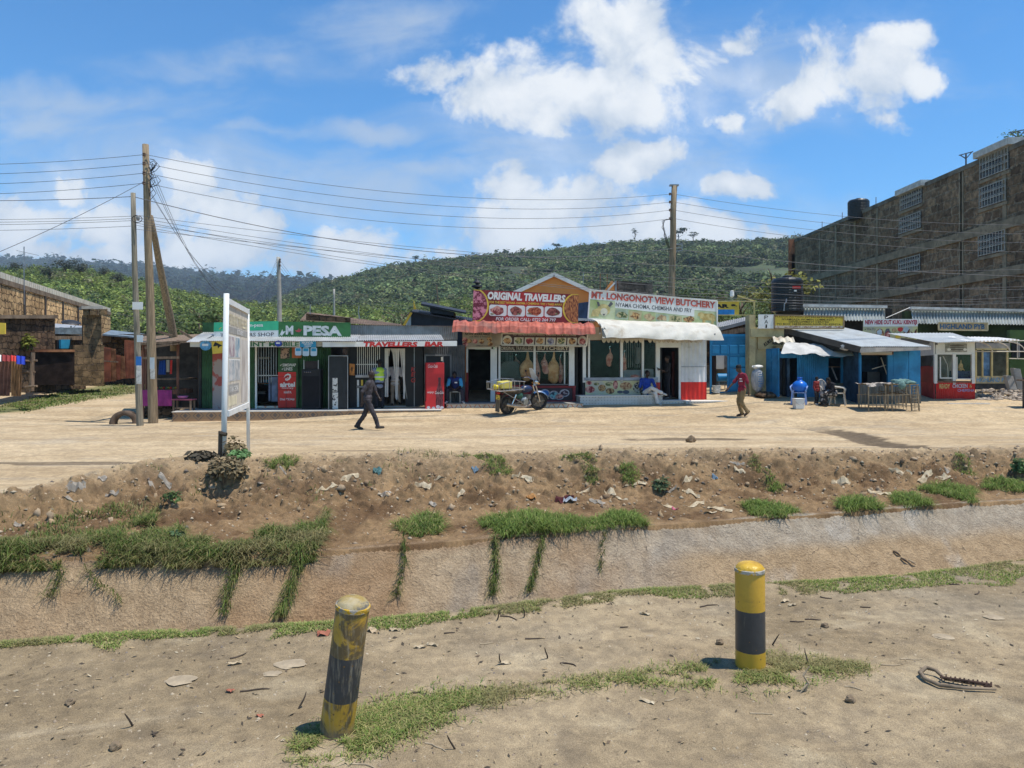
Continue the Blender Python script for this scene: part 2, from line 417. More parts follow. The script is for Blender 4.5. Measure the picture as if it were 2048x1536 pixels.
def lane_lo(x): return np.interp(x, [-200, 0, 60, 140, 275, 300], [845, 828, 822, 806, 786, 783])
def lane_hi(x): return np.interp(x, [-200, 0, 60, 140, 275, 300], [826, 813, 800, 781, 760, 757])
def make_ground():
    Y = np.concatenate([[-40, -12, -3, 0, 1.2], np.arange(2.2, 9, .022), np.arange(9, 16.5, .02), np.arange(16.5, 32, .07), 32*1.035**np.arange(0, 68)])
    u = np.concatenate([-np.array([9, 6, 4.5, 3.4, 2.6, 2.0, 1.6, 1.35, 1.2, 1.1])[:], np.linspace(-1, 1, 640), np.array([1.1, 1.2, 1.35, 1.6, 2.0, 2.6, 3.4, 4.5, 6, 9])])
    wd = .74*np.maximum(Y, 2.2)+.6
    Xg = u[None, :]*wd[:, None]; Yg = np.repeat(Y[:, None], len(u), 1)
    Z = ground_h(Xg, Yg)
    # ----- colour of the soil, place by place
    n, w, c = f_near(Xg), f_wall(Xg), f_crest(Xg)
    pale = np.array([.50, .385, .24]); road2 = np.array([.38, .28, .165]); bank = np.array([.245, .16, .084]); bank2 = np.array([.135, .082, .043])
    fore = np.array([.335, .257, .158]); fore2 = np.array([.26, .197, .118]); wet = np.array([.10, .075, .052]); ash = np.array([.235, .205, .155])
    def mx(a, b, t): return a*(1-t[..., None])+b*t[..., None]
    nf = sst(-.35, .4, fbm(Xg*.8, Yg*.8, 5, 61)); nb = sst(-.3, .45, fbm(Xg*2.1, Yg*2.1, 5, 62)); nr = sst(-.4, .5, fbm(Xg*.25, Yg*1.3, 5, 63))
    C = mx(mx(np.broadcast_to(fore, Xg.shape+(3,)), fore2, nf), ash, sst(.1, .6, fbm(Xg*.5+9, Yg*.9, 4, 64))*.5)
    C = mx(C, np.array([.17, .135, .095]), .35*sst(.18, .5, fbm(Xg*3.1, Yg*3.4, 4, 67))); C = mx(C, np.array([.42, .34, .22]), .5*sst(.2, .55, fbm(Xg*1.9+5, Yg*2.2, 4, 68)))
    B = mx(mx(np.broadcast_to(bank, Xg.shape+(3,)), bank2, nb), pale*.8, .55*sst(.55, 1.05, (Yg-w)/(c-w)))
    R = mx(mx(np.broadcast_to(pale, Xg.shape+(3,)), road2, nr*.8), np.array([.36, .30, .22]), sst(.1, .7, fbm(Xg*.6, Yg*2.2, 4, 66))*.6)
    tr = (Yg-.25*Xg-.9*fbm(Xg*.12, Xg*0, 2, 75))*6.5; C = mx(C, np.array([.215, .165, .105]), .45*sst(.25, .6, fbm(Xg*.5, tr, 4, 69))); C = mx(C, np.array([.44, .355, .235]), .45*sst(.3, .6, fbm(Xg*.35+40, tr*.7, 4, 70)))
    C = np.where((Yg > n)[..., None], B, C); C = mx(C, R, sst(-.5, .7, Yg-c+.5*fbm(Xg, Yg, 3, 65)))
    wm = .75*sst(.25, .5, np.exp(-((Xg-4.6)/1.5)**2-((Yg-19.3)/.42)**2)+.35*fbm(Xg*1.4, Yg*3.4, 4, 71)-.05)*(abs(Yg-19.3) < 1.2)
    gx = 8.6+1.7*np.sin((Yg-18)*.35)+.33*(19-Yg)
    wm = np.maximum(wm, .85*sst(.3, .6, np.exp(-((Xg-gx)/.55)**2)+.4*fbm(Xg*2, Yg*4, 4, 72))*sst(14.6, 15.6, Yg)*(1-sst(21.5, 23.5, Yg)))
    wm = np.maximum(wm, .6*sst(.35, .6, np.exp(-((Xg+2.6)/2.2)**2-((Yg-16.6)/.3)**2)+.4*fbm(Xg*2, Yg*4, 4, 73)))
    wm = np.maximum(wm, .7*sst(.35, .6, np.exp(-((Xg+8.9)/2.0)**2-((Yg-14.6)/.28)**2)+.4*fbm(Xg*2, Yg*4, 4, 74)))
    C = mx(C, wet, wm)
    # verge by the left lane
    qx = 1024+S*Xg/np.maximum(Yg, 1); qy = HY+(H-Z)*S/np.maximum(Yg, 1); gr = (Yg > 24)*(Xg < -9)*sst(3, -3, qy-lane_lo(qx)+3*fbm(Xg*.8, Yg*.8, 3, 82))*sst(-4, 3, qy-lane_hi(qx)+3*fbm(Xg, Yg, 3, 83))*(qx < 300)
    C = mx(C, np.array([.10, .13, .04]), gr*.8)
    C = mx(C, np.array([.12, .13, .05]), sst(45, 70, Yg)*.8)
    ny, nx = Xg.shape; V = np.stack([Xg, Yg, Z], -1).reshape(-1, 3)
    i = np.arange(ny*nx).reshape(ny, nx); F = np.stack([i[:-1, :-1], i[:-1, 1:], i[1:, 1:], i[1:, :-1]], -1).reshape(-1, 4)
    m = bpy.data.materials.new('soil'); m.use_nodes = True; t = m.node_tree; t.nodes.clear()
    out = N('ShaderNodeOutputMaterial', t); b = N('ShaderNodeBsdfPrincipled', t); lk(b.outputs[0], out.inputs[0], t)
    a = N('ShaderNodeAttribute', t); a.attribute_name = 'tint'; tc = N('ShaderNodeTexCoord', t); v = tc.outputs['Object']
    n1 = noise(v, 9, 8, .68, .2, t); n2 = noise(v, 75, 5, .7, 0, t); n3 = noise(v, 1.7, 6, .6, .4, t); n4 = noise(v, 150, 3, .7, 0, t)
    vo = N('ShaderNodeTexVoronoi', t); vo.inputs['Scale'].default_value = 26; vo.inputs['Randomness'].default_value = 1; lk(v, vo.inputs['Vector'], t)
    col = mix(1., a.outputs['Color'], mix(mapr(n1.outputs[0], .3, .7, tree=t), (.78, .78, .79), (1.18, 1.17, 1.14), t), t, 'MULTIPLY')
    col = mix(1., col, mix(mapr(n3.outputs[0], .3, .7, tree=t), (.86, .85, .84), (1.1, 1.1, 1.1), t), t, 'MULTIPLY')
    col = mix(1., col, mix(mapr(n4.outputs[0], .3, .7, tree=t), (.66, .66, .66), (1.32, 1.32, 1.32), t), t, 'MULTIPLY')
    peb = mth('MULTIPLY', mapr(vo.outputs['Distance'], .16, .1, tree=t), mapr(n1.outputs[0], .5, .62, tree=t), tree=t)
    col = mix(mth('MULTIPLY', peb, .6, tree=t), col, (.52, .46, .38), t)
    col = mix(mth('MULTIPLY', mapr(n2.outputs[0], .60, .72, tree=t), .38, tree=t), col, (.09, .065, .045), t)
    lk(col, b.inputs['Base Color'], t); b.inputs['Roughness'].default_value = .95; b.inputs['Specular IOR Level'].default_value = .1
    hsum = mth('ADD', mth('MULTIPLY', n1.outputs[0], 1.0, tree=t), mth('MULTIPLY', n2.outputs[0], .35, tree=t), tree=t)
    bp = N('ShaderNodeBump', t); bp.inputs['Strength'].default_value = .8; bp.inputs['Distance'].default_value = .03
    lk(hsum, bp.inputs['Height'], t); lk(bp.outputs[0], b.inputs['Normal'], t)
    setp(np_mesh('ground', V, F, m, C.reshape(-1, 3), smooth=True), kind='structure')
make_ground()

# concrete lining of the storm drain
def make_channel():
    X = np.concatenate([np.linspace(-40, -9, 40), np.arange(-9, 13, .035), np.linspace(13, 60, 60)])
    n, w = f_near(X), f_wall(X)
    top = -.25+.05*fbm(X*.8, X*0, 3, 90)
    pr = [(n-.02, -.26+0*X), (n+.5, -1.2+0*X), (n+.75, -1.65+0*X), (w-1.35, -1.65+0*X)]
    for k in np.linspace(0, 1, 46)[1:]: pr.append((w-1.35+1.43*k, -1.65+(top+1.65)*k))
    pr += [(w+.12, top-.05), (w+.2, top-.5)]
    V = []
    for j, (y, z) in enumerate(pr):
        k = 1 if 3 < j < 49 else 0
        d = k*(.02*fbm(X*7, z*7+y, 4, 91)+.03*fbm(X*.8, z, 3, 92))
        V.append(np.stack([X, y-d*.7, z+d*.7], -1))
    V = np.array(V); ny, nx = V.shape[:2]; i = np.arange(ny*nx).reshape(ny, nx)
    F = np.stack([i[:-1, :-1], i[:-1, 1:], i[1:, 1:], i[1:, :-1]], -1).reshape(-1, 4)
    Xg = V[..., 0]; Zg = V[..., 2]
    grey = np.array([.385, .335, .26]); brown = np.array([.32, .20, .105]); tan = np.array([.41, .285, .155]); dark = np.array([.25, .225, .19])
    def mx(a, b, t): return a*(1-t[..., None])+b*t[..., None]
    lf = sst(3.5, -2.5, Xg+1.2*fbm(Xg*.7, Zg*2, 4, 93))
    C = mx(np.broadcast_to(grey, Xg.shape+(3,)), tan, np.clip(.25+.75*lf, 0, 1)*.8)
    C = mx(C, brown, sst(.0, .6, fbm(Xg*1.1, Zg*1.6+Xg*.1, 5, 94)+.25*lf-.05)*(.25+.6*lf))
    C = mx(C, np.array([.30, .20, .12]), .85*sst(-.40, -.27, Zg+.07*fbm(Xg*2.5, Zg*3, 4, 99))*sst(3, -1, Xg))
    C = mx(C, dark, sst(.15, .5, fbm(Xg*1.5+7, Zg*1.3, 4, 95))*.5*sst(-4, -2, Xg))
    C = mx(C, brown*.72, sst(.2, .45, fbm(Xg*2.2, Zg*.7, 4, 96))*.6*sst(4, 1, Xg)*sst(-4.5, -2, Xg))
    C = mx(C, tan, .8*sst(-.55, -.75, Zg+.12*fbm(Xg*1.2, Zg, 3, 97))*sst(1, 3, Xg))
    C = mx(C, np.array([.50, .46, .39]), sst(.22, .5, fbm(Xg*2.1, Zg*2.1, 4, 98))*.4*sst(0, 4, Xg)); C[-3:] = np.array([.26, .175, .10])
    m = bpy.data.materials.new('rough_concrete'); m.use_nodes = True; t = m.node_tree; t.nodes.clear()
    out = N('ShaderNodeOutputMaterial', t); b = N('ShaderNodeBsdfPrincipled', t); lk(b.outputs[0], out.inputs[0], t)
    a = N('ShaderNodeAttribute', t); a.attribute_name = 'tint'; v = N('ShaderNodeTexCoord', t).outputs['Object']
    n1 = noise(v, 34, 5, .7, .3, t); n2 = noise(v, 5, 7, .65, .5, t)
    wv = noise(v, 4, 5, .6, 0, t); wp = vmth('ADD', v, vmth('MULTIPLY', wv.outputs['Color'], (.35, .35, .35), t).outputs[0], t).outputs[0]
    vo = N('ShaderNodeTexVoronoi', t, feature='DISTANCE_TO_EDGE'); vo.inputs['Scale'].default_value = 1.1; lk(wp, vo.inputs['Vector'], t)
    crack = mth('MULTIPLY', mapr(vo.outputs['Distance'], .012, .003, tree=t), mapr(n2.outputs[0], .5, .6, tree=t), tree=t)
    col = mix(1., a.outputs['Color'], mix(mapr(n1.outputs[0], .3, .7, tree=t), (.78, .77, .76), (1.16, 1.16, 1.16), t), t, 'MULTIPLY')
    col = mix(1., col, mix(mapr(n2.outputs[0], .3, .7, tree=t), (.84, .82, .8), (1.12, 1.12, 1.12), t), t, 'MULTIPLY')
    col = mix(mth('MULTIPLY', crack, .7, tree=t), col, (.07, .055, .04), t)
    lk(col, b.inputs['Base Color'], t); b.inputs['Roughness'].default_value = .92; b.inputs['Specular IOR Level'].default_value = .15
    bp = N('ShaderNodeBump', t); bp.inputs['Strength'].default_value = 1.0; bp.inputs['Distance'].default_value = .035
    lk(mth('ADD', n1.outputs[0], mth('MULTIPLY', n2.outputs[0], 1.5, tree=t), tree=t), bp.inputs['Height'], t); lk(bp.outputs[0], b.inputs['Normal'], t)
    return setp(np_mesh('drainage_channel', V.reshape(-1, 3), F, m, C.reshape(-1, 3), smooth=True), kind='structure')
DRAIN = make_channel()

# ------------------------------------------------------------------ hills and their woods
def hill(name, sky, foot, d0, d1, seed, base, amp, rows=60, drop=9):
    """ridge whose crest stands at distance d1, its foot at d0; sky: crest line as (column, row)"""
    px = np.linspace(-700, 2800, 360); sx, sy = zip(*sky); sy = [y+drop for y in sy]; fx, fy = zip(*foot)
    cz = H+(HY-np.interp(px, sx, sy))/S*d1; fz = H+(HY-np.interp(px, fx, fy))/S*d0
    r = np.concatenate([np.linspace(0, 1, rows), [1.15, 1.4, 1.8]])
    D = d0+(d1-d0)*r[:, None]+0*px; X = (px[None]-1024)/S*(d0*.3+d1*.7)*(.45+.55*np.clip(r, 0, 1)[:, None]**.0*D/d1)
    X = (px[None]-1024)/S*D
    e = np.clip(r, 0, 1)[:, None]
    Z = fz+(cz-fz)*(e**.85)+amp*fbm(X/(d1*.09), D/(d1*.09), 4, seed)*np.sin(np.pi*e)*1.0-np.maximum(0, r[:, None]-1)*(cz-fz)*.5
    V = np.stack([X, D, Z], -1); ny, nx = X.shape; i = np.arange(ny*nx).reshape(ny, nx)
    F = np.stack([i[:-1, :-1], i[:-1, 1:], i[1:, 1:], i[1:, :-1]], -1).reshape(-1, 4)
    o = np_mesh(name, V.reshape(-1, 3), F, mat(name+'_undergrowth', base, .95, .45, .02*300/d1, c2=tuple(c*1.7 for c in base)), smooth=True)
    setp(o, kind='structure')
    return px, r, V
def sample_hill(hl, n, lo=-150, hi=2200, rmin=0., rmax=1.0, power=1.):
    px, r, V = hl; q = NR.uniform(lo, hi, n); e = rmin+(rmax-rmin)*NR.random(n)**power
    i = (q-px[0])/(px[1]-px[0]); rr = np.interp(e, r, np.arange(len(r)))
    i0 = i.astype(int); j0 = np.minimum(rr.astype(int), len(r)-2); fi = (i-i0)[:, None]; fj = (rr-j0)[:, None]
    return (V[j0, i0]*(1-fi)+V[j0, i0+1]*fi)*(1-fj)+(V[j0+1, i0]*(1-fi)+V[j0+1, i0+1]*fi)*fj, q, e
def leaf_cloud(name, P, R, hgt, col, per, lsz, cvar=.3, mats=None, parent=None, up=.85):
    """bushes at P with crown radius R: each a dome of `per` leaf-clump faces"""
    n = len(P); k = n*per; idx = np.repeat(np.arange(n), per)
    a = NR.uniform(0, 2*np.pi, k); z = NR.uniform(-.25, 1, k); s = np.sqrt(np.maximum(0, 1-z*z)); rad = NR.uniform(.55, 1.05, k)
    # each crown is made of a few lobes, so its outline is uneven
    lob = NR.normal(0, .38, (n, 5, 3)); lob[:, :, 2] *= .45; w = NR.integers(0, 5, k)
    dr = np.stack([s*np.cos(a), s*np.sin(a), z], -1)
    c = P[idx]+(dr*rad[:, None]*.72+lob[idx, w])*np.stack([R, R, hgt], -1)[idx]+np.stack([0*R, 0*R, hgt*.45], -1)[idx]
    nr = dr+NR.normal(0, .55, (k, 3)); nr[:, 2] += up; nr /= np.linalg.norm(nr, axis=1)[:, None]
    t = np.cross(nr, NR.normal(0, 1, (k, 3))); t /= np.linalg.norm(t, axis=1)[:, None]; b = np.cross(nr, t)
    sz = (lsz*R[idx]*NR.uniform(.6, 1.4, k))[:, None]
    V = np.stack([c-t*sz, c-b*sz*.6, c+t*sz, c+b*sz*.6], 1).reshape(-1, 3); F = np.arange(k*4).reshape(k, 4)
    C = np.repeat(np.clip(col[idx]*(1+NR.normal(0, cvar, k))[:, None], .004, .6), 4, 0)
    return np_mesh(name, V, F, mats or LEAF, C, parent=None) if parent is None else np_mesh(name, V, F, mats or LEAF, C)
def np_mesh_(*a, **k): k.pop('parent', None); return np_mesh0(*a, **k)
np_mesh0 = np_mesh; np_mesh = np_mesh_
LEAF = attr_mat('leaves', 'tint', .7, 0, trans=.3)
def palette(n, cols, w):
    c = np.array(cols)[NR.choice(len(cols), n, p=np.array(w)/sum(w))]
    return c*NR.uniform(.7, 1.35, n)[:, None]

hA = hill('hill', [(-700,640),(300,640),(520,606),(620,566),(700,548),(760,530),(830,519),(900,511),(1000,502),(1080,497),(1150,487),(1240,478),(1350,474),(1450,478),(1550,472),(1700,462),(2048,440),(2800,430)],
          [(-700,720),(400,720),(900,720),(1400,720),(2800,700)], 190, 520, 3, (.05, .065, .03), 4, drop=12)
hB = hill('hill', [(-700,500),(0,532),(60,529),(150,530),(230,541),(280,553),(350,575),(430,590),(520,603),(640,608),(760,607),(860,600),(950,592),(1100,598),(1300,622),(1500,600),(1700,590),(2800,560)],
          [(-700,730),(0,730),(600,730),(1400,730),(2800,730)], 60, 185, 8, (.09, .115, .04), .8, drop=15)
hC = hill('far_ridge', [(-700,500),(0,519),(100,521),(200,528),(300,535),(400,548),(500,557),(600,560),(660,564),(800,575),(2800,600)],
          [(-700,640),(1000,640),(2800,640)], 900, 2100, 5, (.03, .042, .026), 14, drop=10)
def wood(name, hl, n, lo, hi, rmin, rmax, r0, r1, cols, w, per, lsz, power=1., hf=1.1, thin=None):
    P, q, e = sample_hill(hl, n, lo, hi, rmin, rmax, power)
    if thin is not None:
        keep = fbm(P[:, 0]/thin, P[:, 1]/thin, 3, 12) > -.33; P, q, e = P[keep], q[keep], e[keep]
    n = len(P); R = NR.uniform(r0, r1, n)*np.where(NR.random(n) < .12, 1.5, 1)
    C = palette(n, cols, w)*(1+.6*fbm(P[:, 0]/42, P[:, 1]/42, 4, 17))[:, None]
    o = leaf_cloud(name, P, R, R*NR.uniform(.8, 1.5, n)*hf, C, per, lsz)
    return setp(o, kind='stuff')
wood('hillside_woodland', hA, 24000, 520, 2060, .02, 1.0, 1.0, 2.5, [(.085,.12,.05),(.11,.145,.055),(.15,.175,.07),(.05,.075,.04),(.16,.15,.085)], [4,4,2.5,3.4,1.2], 40, .28, 1.0, .95, 38)
wood('hillside_bushes', hB, 21000, -60, 2060, .1, 1.0, .32, .95, [(.16,.20,.055),(.21,.25,.065),(.12,.165,.05),(.075,.11,.05),(.20,.19,.10)], [4,4,3,3,1.2], 58, .20, .9)
wood('far_forest', hC, 5200, -40, 760, .12, 1.0, 5, 10, [(.022,.038,.018),(.03,.048,.02),(.016,.028,.016)], [3,2,3], 26, .42, .8, 1.5)

def tree(name, label, cat, base, ht, R, col, per=900, trunk=(.12, .05), group=None, lsz=.13, hz=.55, tc=(.12, .085, .06), bare=.35):
    base = Vector(base); T = Thing(name, label, cat, base, group); rr = random.Random(int(abs(base.x*97+base.y*13)))
    mb = MB(); cz = base.z+ht*bare; top = base+Vector((rr.uniform(-.1, .1)*R, 0, ht*.75))
    mb.tube([base-Vector((0, 0, .3)), base.lerp(top, .5)+Vector((rr.uniform(-.1, .1)*R, 0, 0)), top], [trunk[0], trunk[0]*.7, trunk[1]], 7)
    for i in range(7):
        a = rr.uniform(0, 6.28); st = base.lerp(top, rr.uniform(.4, .9))
        mb.tube([st, st+Vector((math.cos(a)*R*.35, math.sin(a)*R*.35, ht*.12)), st+Vector((math.cos(a)*R*.7, math.sin(a)*R*.7, ht*.17))], [trunk[0]*.5, trunk[0]*.3, trunk[0]*.1], 5)
    T.part('trunk', mb, mat('bark_%d' % int(tc[0]*1000), tc, .95, .4, 6), smooth=True)
    nl = 9; P = []
    for i in range(nl):
        a = rr.uniform(0, 6.28); q = R*.62*math.sqrt(rr.random()); P.append((base.x+q*math.cos(a), base.y+q*math.sin(a), cz+ht*(1-bare)*rr.uniform(.0, .62)))
    P = np.array(P); RR = np.array([R*rr.uniform(.32, .55) for _ in range(nl)])
    C = np.array([col]*nl)*NR.uniform(.7, 1.3, nl)[:, None]
    o = leaf_cloud('crown', P, RR, RR*hz*1.6, C, per//nl, lsz/.4*.4)
    # put the crown under its tree
    me = o.data; co = np.empty(len(me.vertices)*3, np.float32); me.vertices.foreach_get('co', co); co = co.reshape(-1, 3)-np.array(base, np.float32); me.vertices.foreach_set('co', co.ravel()); me.update()
    o.parent = T.o
    return T
def on_hill(hl, px, e):
    a, r, V = hl; i = int(round((px-a[0])/(a[1]-a[0]))); j = int(np.argmin(abs(r-e))); return Vector(V[j, i])
EUPH = 'grey-green candelabra trees standing above the bushes of the left hill'
for i, (px, e) in enumerate([(30,.86),(132,.70),(160,.62),(205,.76),(235,.58),(100,.56)]):
    b = on_hill(hB, px, e)
    tree('candelabra_tree', ['dusky candelabra tree on the crest of the hill above the laundry roof','broad dark candelabra tree high on the left hill, largest of its group','dusky candelabra tree just below the largest one on the left hill','small dusky candelabra tree on the hill crest left of the thin pole','low dark candelabra tree on the slope beside the thin pole','dark candelabra tree low on the hill above the long stone wall'][i],
         'tree', b, [2.8, 3.8, 3.4, 2.8, 3, 2.8][i], [1.7, 2.3, 2.0, 1.5, 1.5, 1.6][i], (.085, .095, .075), 700, (.25, .1), EUPH, .16, .8)
RT = [(1118,.995,6,4.5,'round tree breaking the hill skyline above the red meat banner'),(1265,1,13,3,'tall thin bare-stemmed tree on the skyline left of the butchery pole'),
      (1360,1,11,6.5,'wide flat-topped tree on the skyline right behind the butchery pole'),(1388,1,9,4,'small flat-topped tree on the skyline right of the butchery pole'),(832,1,8,3.5,'lone tree on the skyline above the black roofs')]
for (px, e, h, R, lb) in RT:
    tree('acacia_tree', lb, 'tree', on_hill(hA, px, e), h, R, (.035, .055, .02), 380, (.35, .15), 'trees on the hill skyline', .2, .3, bare=.6)
# ------------------------------------------------------------------ shared materials
WHITE = mat('white_paint', (.70, .68, .63), .6, .08, 2, dirt=(.42, .34, .25), dl=.6, dh=.8)
GREEN = mat('green_paint', (.028, .085, .03), .55, .3, 3, dirt=(.12, .11, .07), dl=.62, dh=.8)
GALV = mat('galvanised_iron', (.42, .42, .41), .45, .15, 2, metal=.35, dirt=(.25, .20, .15), dl=.6, dh=.78)
GREYTIN = mat('grey_tin', (.24, .24, .235), .6, .2, 2, dirt=(.16, .11, .07), dl=.6, dh=.75)
DARKTIN = mat('dark_tin', (.085, .085, .085), .7, .25, 2, dirt=(.13, .09, .06), dl=.6, dh=.75)
RUST = mat('rusty_iron', (.24, .095, .042), .9, .4, 2.2, .3, 30, c2=(.34, .16, .075), dirt=(.10, .05, .03), dl=.5, dh=.7)
BLACK = mat('black_paint', (.013, .013, .015), .5, .2)
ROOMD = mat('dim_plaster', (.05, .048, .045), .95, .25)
CONC = mat('cement', (.36, .33, .285), .9, .16, 3, .3, 40, dirt=(.24, .18, .12))
WOOD = mat('weathered_wood', (.19, .13, .085), .9, .35, 3, .3, 30, st=(6, 6, .8))
WOODR = mat('reddish_wood', (.16, .07, .045), .85, .35, 3, st=(6, 6, .8))
POLEW = mat('pole_timber', (.25, .185, .115), .9, .3, 3, .4, 25, st=(9, 9, .5), dirt=(.12, .09, .06))
POLEG = mat('grey_pole_timber', (.22, .19, .14), .9, .3, 3, .4, 25, st=(9, 9, .5), dirt=(.11, .10, .07))
RED = mat('red_paint', (.55, .03, .022), .5, .12, 2, dirt=(.30, .05, .035), dl=.62, dh=.8)
DRED = mat('dark_red_paint', (.26, .022, .022), .6, .2, 2)
BLUE = mat('bright_blue_paint', (.016, .20, .42), .5, .12, 2, dirt=(.03, .16, .30))
CREAM = mat('cream_paint', (.55, .50, .40), .8, .12, 2, dirt=(.36, .28, .2))
CHROME = mat('chrome', (.62, .62, .62), .22, .05, metal=.95)
STEEL = mat('steel', (.30, .30, .31), .4, .15, metal=.7)
GREYP = mat('grey_paint', (.22, .22, .22), .6, .1)
YELL = mat('yellow_paint', (.56, .34, .035), .6, .14, 3, dirt=(.30, .2, .06), dl=.6, dh=.8)
PWHITE = mat('print_white', (.72, .70, .66), .6, .05); PBLK = mat('print_black', (.02, .02, .02), .7, .1)
PRED = mat('print_red', (.50, .035, .03), .6, .1); PDKG = mat('print_dark_green', (.05, .13, .05), .7, .2)
PGREY = mat('print_grey', (.10, .10, .11), .7, .1); PYEL = mat('print_yellow', (.68, .47, .06), .6, .08)
PMEAT = mat('print_meat', (.42, .05, .06), .6, .5, 7, c2=(.62, .30, .24), lo=.42, hi=.6)
PFOOD = mat('print_fried_food', (.20, .07, .03), .6, .5, 11, c2=(.55, .33, .14), lo=.4, hi=.6)
PLEAF = mat('print_garnish', (.10, .17, .06), .6, .5, 11, c2=(.50, .42, .22), lo=.4, hi=.6)
PBLUE = mat('print_blue', (.03, .16, .45), .6, .1); PCYAN = mat('print_cyan', (.03, .26, .42), .6, .1)
RUBB = mat('rubber', (.022, .021, .02), .85, .3, 8, dirt=(.16, .12, .085), dl=.5, dh=.75)

def masonry(name, c1, c2, mortar, bw, bh, ms=.02, bump=.8, bias=0.):
    """rough stone courses: brick texture over the wall's own plane, blocks of uneven size and colour"""
    m = bpy.data.materials.new(name); m.use_nodes = True; t = m.node_tree; t.nodes.clear()
    out = N('ShaderNodeOutputMaterial', t); b = N('ShaderNodeBsdfPrincipled', t); lk(b.outputs[0], out.inputs[0], t)
    v = N('ShaderNodeTexCoord', t).outputs['Object']; sp = N('ShaderNodeSeparateXYZ', t); lk(v, sp.inputs[0], t)
    cb = N('ShaderNodeCombineXYZ', t); lk(mth('ADD', sp.outputs[0], sp.outputs[1], tree=t), cb.inputs[0], t); lk(sp.outputs[2], cb.inputs[1], t)
    w = noise(v, 2.8, 4, .6, 0, t); p = vmth('ADD', cb.outputs[0], vmth('MULTIPLY', vmth('SUBTRACT', w.outputs['Color'], (.5, .5, .5), t).outputs[0], (.55, .42, 0), t).outputs[0], t).outputs[0]
    k = N('ShaderNodeTexBrick', t); lk(p, k.inputs['Vector'], t); k.inputs['Scale'].default_value = 1
    k.inputs['Brick Width'].default_value = bw; k.inputs['Row Height'].default_value = bh; k.inputs['Mortar Size'].default_value = ms; k.inputs['Mortar Smooth'].default_value = .6
    k.inputs['Bias'].default_value = bias; k.offset = .5; k.squash = .8; k.squash_frequency = 3
    for i, c in (('Color1', c1), ('Color2', c2), ('Mortar', mortar)): k.inputs[i].default_value = tuple(c)+(1,)
    n1 = noise(v, 3.1, 7, .65, .3, t); n2 = noise(v, .35, 5, .6, 0, t)
    col = mix(1., k.outputs['Color'], mix(mapr(n1.outputs[0], .3, .7, tree=t), (.5, .5, .5), (1.4, 1.35, 1.3), t), t, 'MULTIPLY')
    col = mix(1., col, mix(mapr(n2.outputs[0], .35, .65, tree=t), (.7, .68, .66), (1.2, 1.2, 1.2), t), t, 'MULTIPLY')
    lk(col, b.inputs['Base Color'], t); b.inputs['Roughness'].default_value = .95; b.inputs['Specular IOR Level'].default_value = .1
    bp = N('ShaderNodeBump', t); bp.inputs['Strength'].default_value = bump; bp.inputs['Distance'].default_value = .05
    lk(mth('SUBTRACT', mth('MULTIPLY', n1.outputs[0], .8, tree=t), k.outputs['Fac'], tree=t), bp.inputs['Height'], t); lk(bp.outputs[0], b.inputs['Normal'], t)
    _m[name] = m
    return m
STONEY = masonry('yellow_quarry_stone', (.66, .45, .23), (.44, .29, .15), (.11, .08, .05), .55, .36, .03, .8)
STONED = masonry('dark_quarry_stone', (.17, .115, .072), (.095, .066, .045), (.05, .038, .028), .40, .26, .025, .9)
STONEB = masonry('brown_lava_stone', (.27, .19, .12), (.12, .085, .058), (.24, .195, .14), .95, .55, .07, 1.0)
PIERST = masonry('pier_stone', (.24, .165, .09), (.15, .105, .06), (.10, .075, .05), .5, .3, .02, .7)
BLOCK = masonry('cement_blocks', (.13, .115, .10), (.09, .08, .07), (.05, .045, .04), .46, .22, .018, .6)

# tile strip along the front of the platforms
def tile_mat(name, ground, motif, kind, size):
    m = bpy.data.materials.new(name); m.use_nodes = True; t = m.node_tree; t.nodes.clear(); _m[name] = m
    out = N('ShaderNodeOutputMaterial', t); b = N('ShaderNodeBsdfPrincipled', t); lk(b.outputs[0], out.inputs[0], t)
    v = N('ShaderNodeTexCoord', t).outputs['Object']; sp = N('ShaderNodeSeparateXYZ', t); lk(v, sp.inputs[0], t)
    fx = mth('ABSOLUTE', mth('SUBTRACT', mth('FRACT', mth('DIVIDE', sp.outputs[0], size, tree=t), tree=t), .5, tree=t), tree=t)
    fz = mth('FRACT', mth('DIVIDE', sp.outputs[2], size, tree=t), tree=t); az = mth('ABSOLUTE', mth('SUBTRACT', fz, .5, tree=t), tree=t)
    if kind == 'dots':
        f = mth('LESS_THAN', mth('ADD', mth('MULTIPLY', fx, fx, tree=t), mth('MULTIPLY', az, az, tree=t), tree=t), .016, tree=t)
    elif kind == 'diamond':
        s = mth('ADD', fx, az, tree=t); f = mth('MAXIMUM', mth('LESS_THAN', s, .2, tree=t), mth('MULTIPLY', mth('GREATER_THAN', s, .36, tree=t), mth('LESS_THAN', s, .44, tree=t), tree=t), tree=t)
    else:
        s = mth('SUBTRACT', fz, mth('MULTIPLY', fx, 1.6, tree=t), tree=t)
        f = mth('MAXIMUM', mth('MULTIPLY', mth('GREATER_THAN', s, -.02, tree=t), mth('LESS_THAN', s, .16, tree=t), tree=t), mth('GREATER_THAN', mth('ADD', fz, mth('MULTIPLY', mth('SUBTRACT', .5, fx, tree=t), -2.2, tree=t), tree=t), .72, tree=t), tree=t)
    n1 = noise(v, 2.5, 6, .7, .3, t)
    col = mix(f, ground, motif, t)
    col = mix(mth('MULTIPLY', mapr(n1.outputs[0], .5, .72, tree=t), .55, tree=t), col, (.30, .21, .12), t)
    lk(col, b.inputs['Base Color'], t); b.inputs['Roughness'].default_value = .45
    return m
TILEA = tile_mat('brown_diamond_tiles', (.34, .20, .10), (.13, .10, .085), 'diamond', .42)
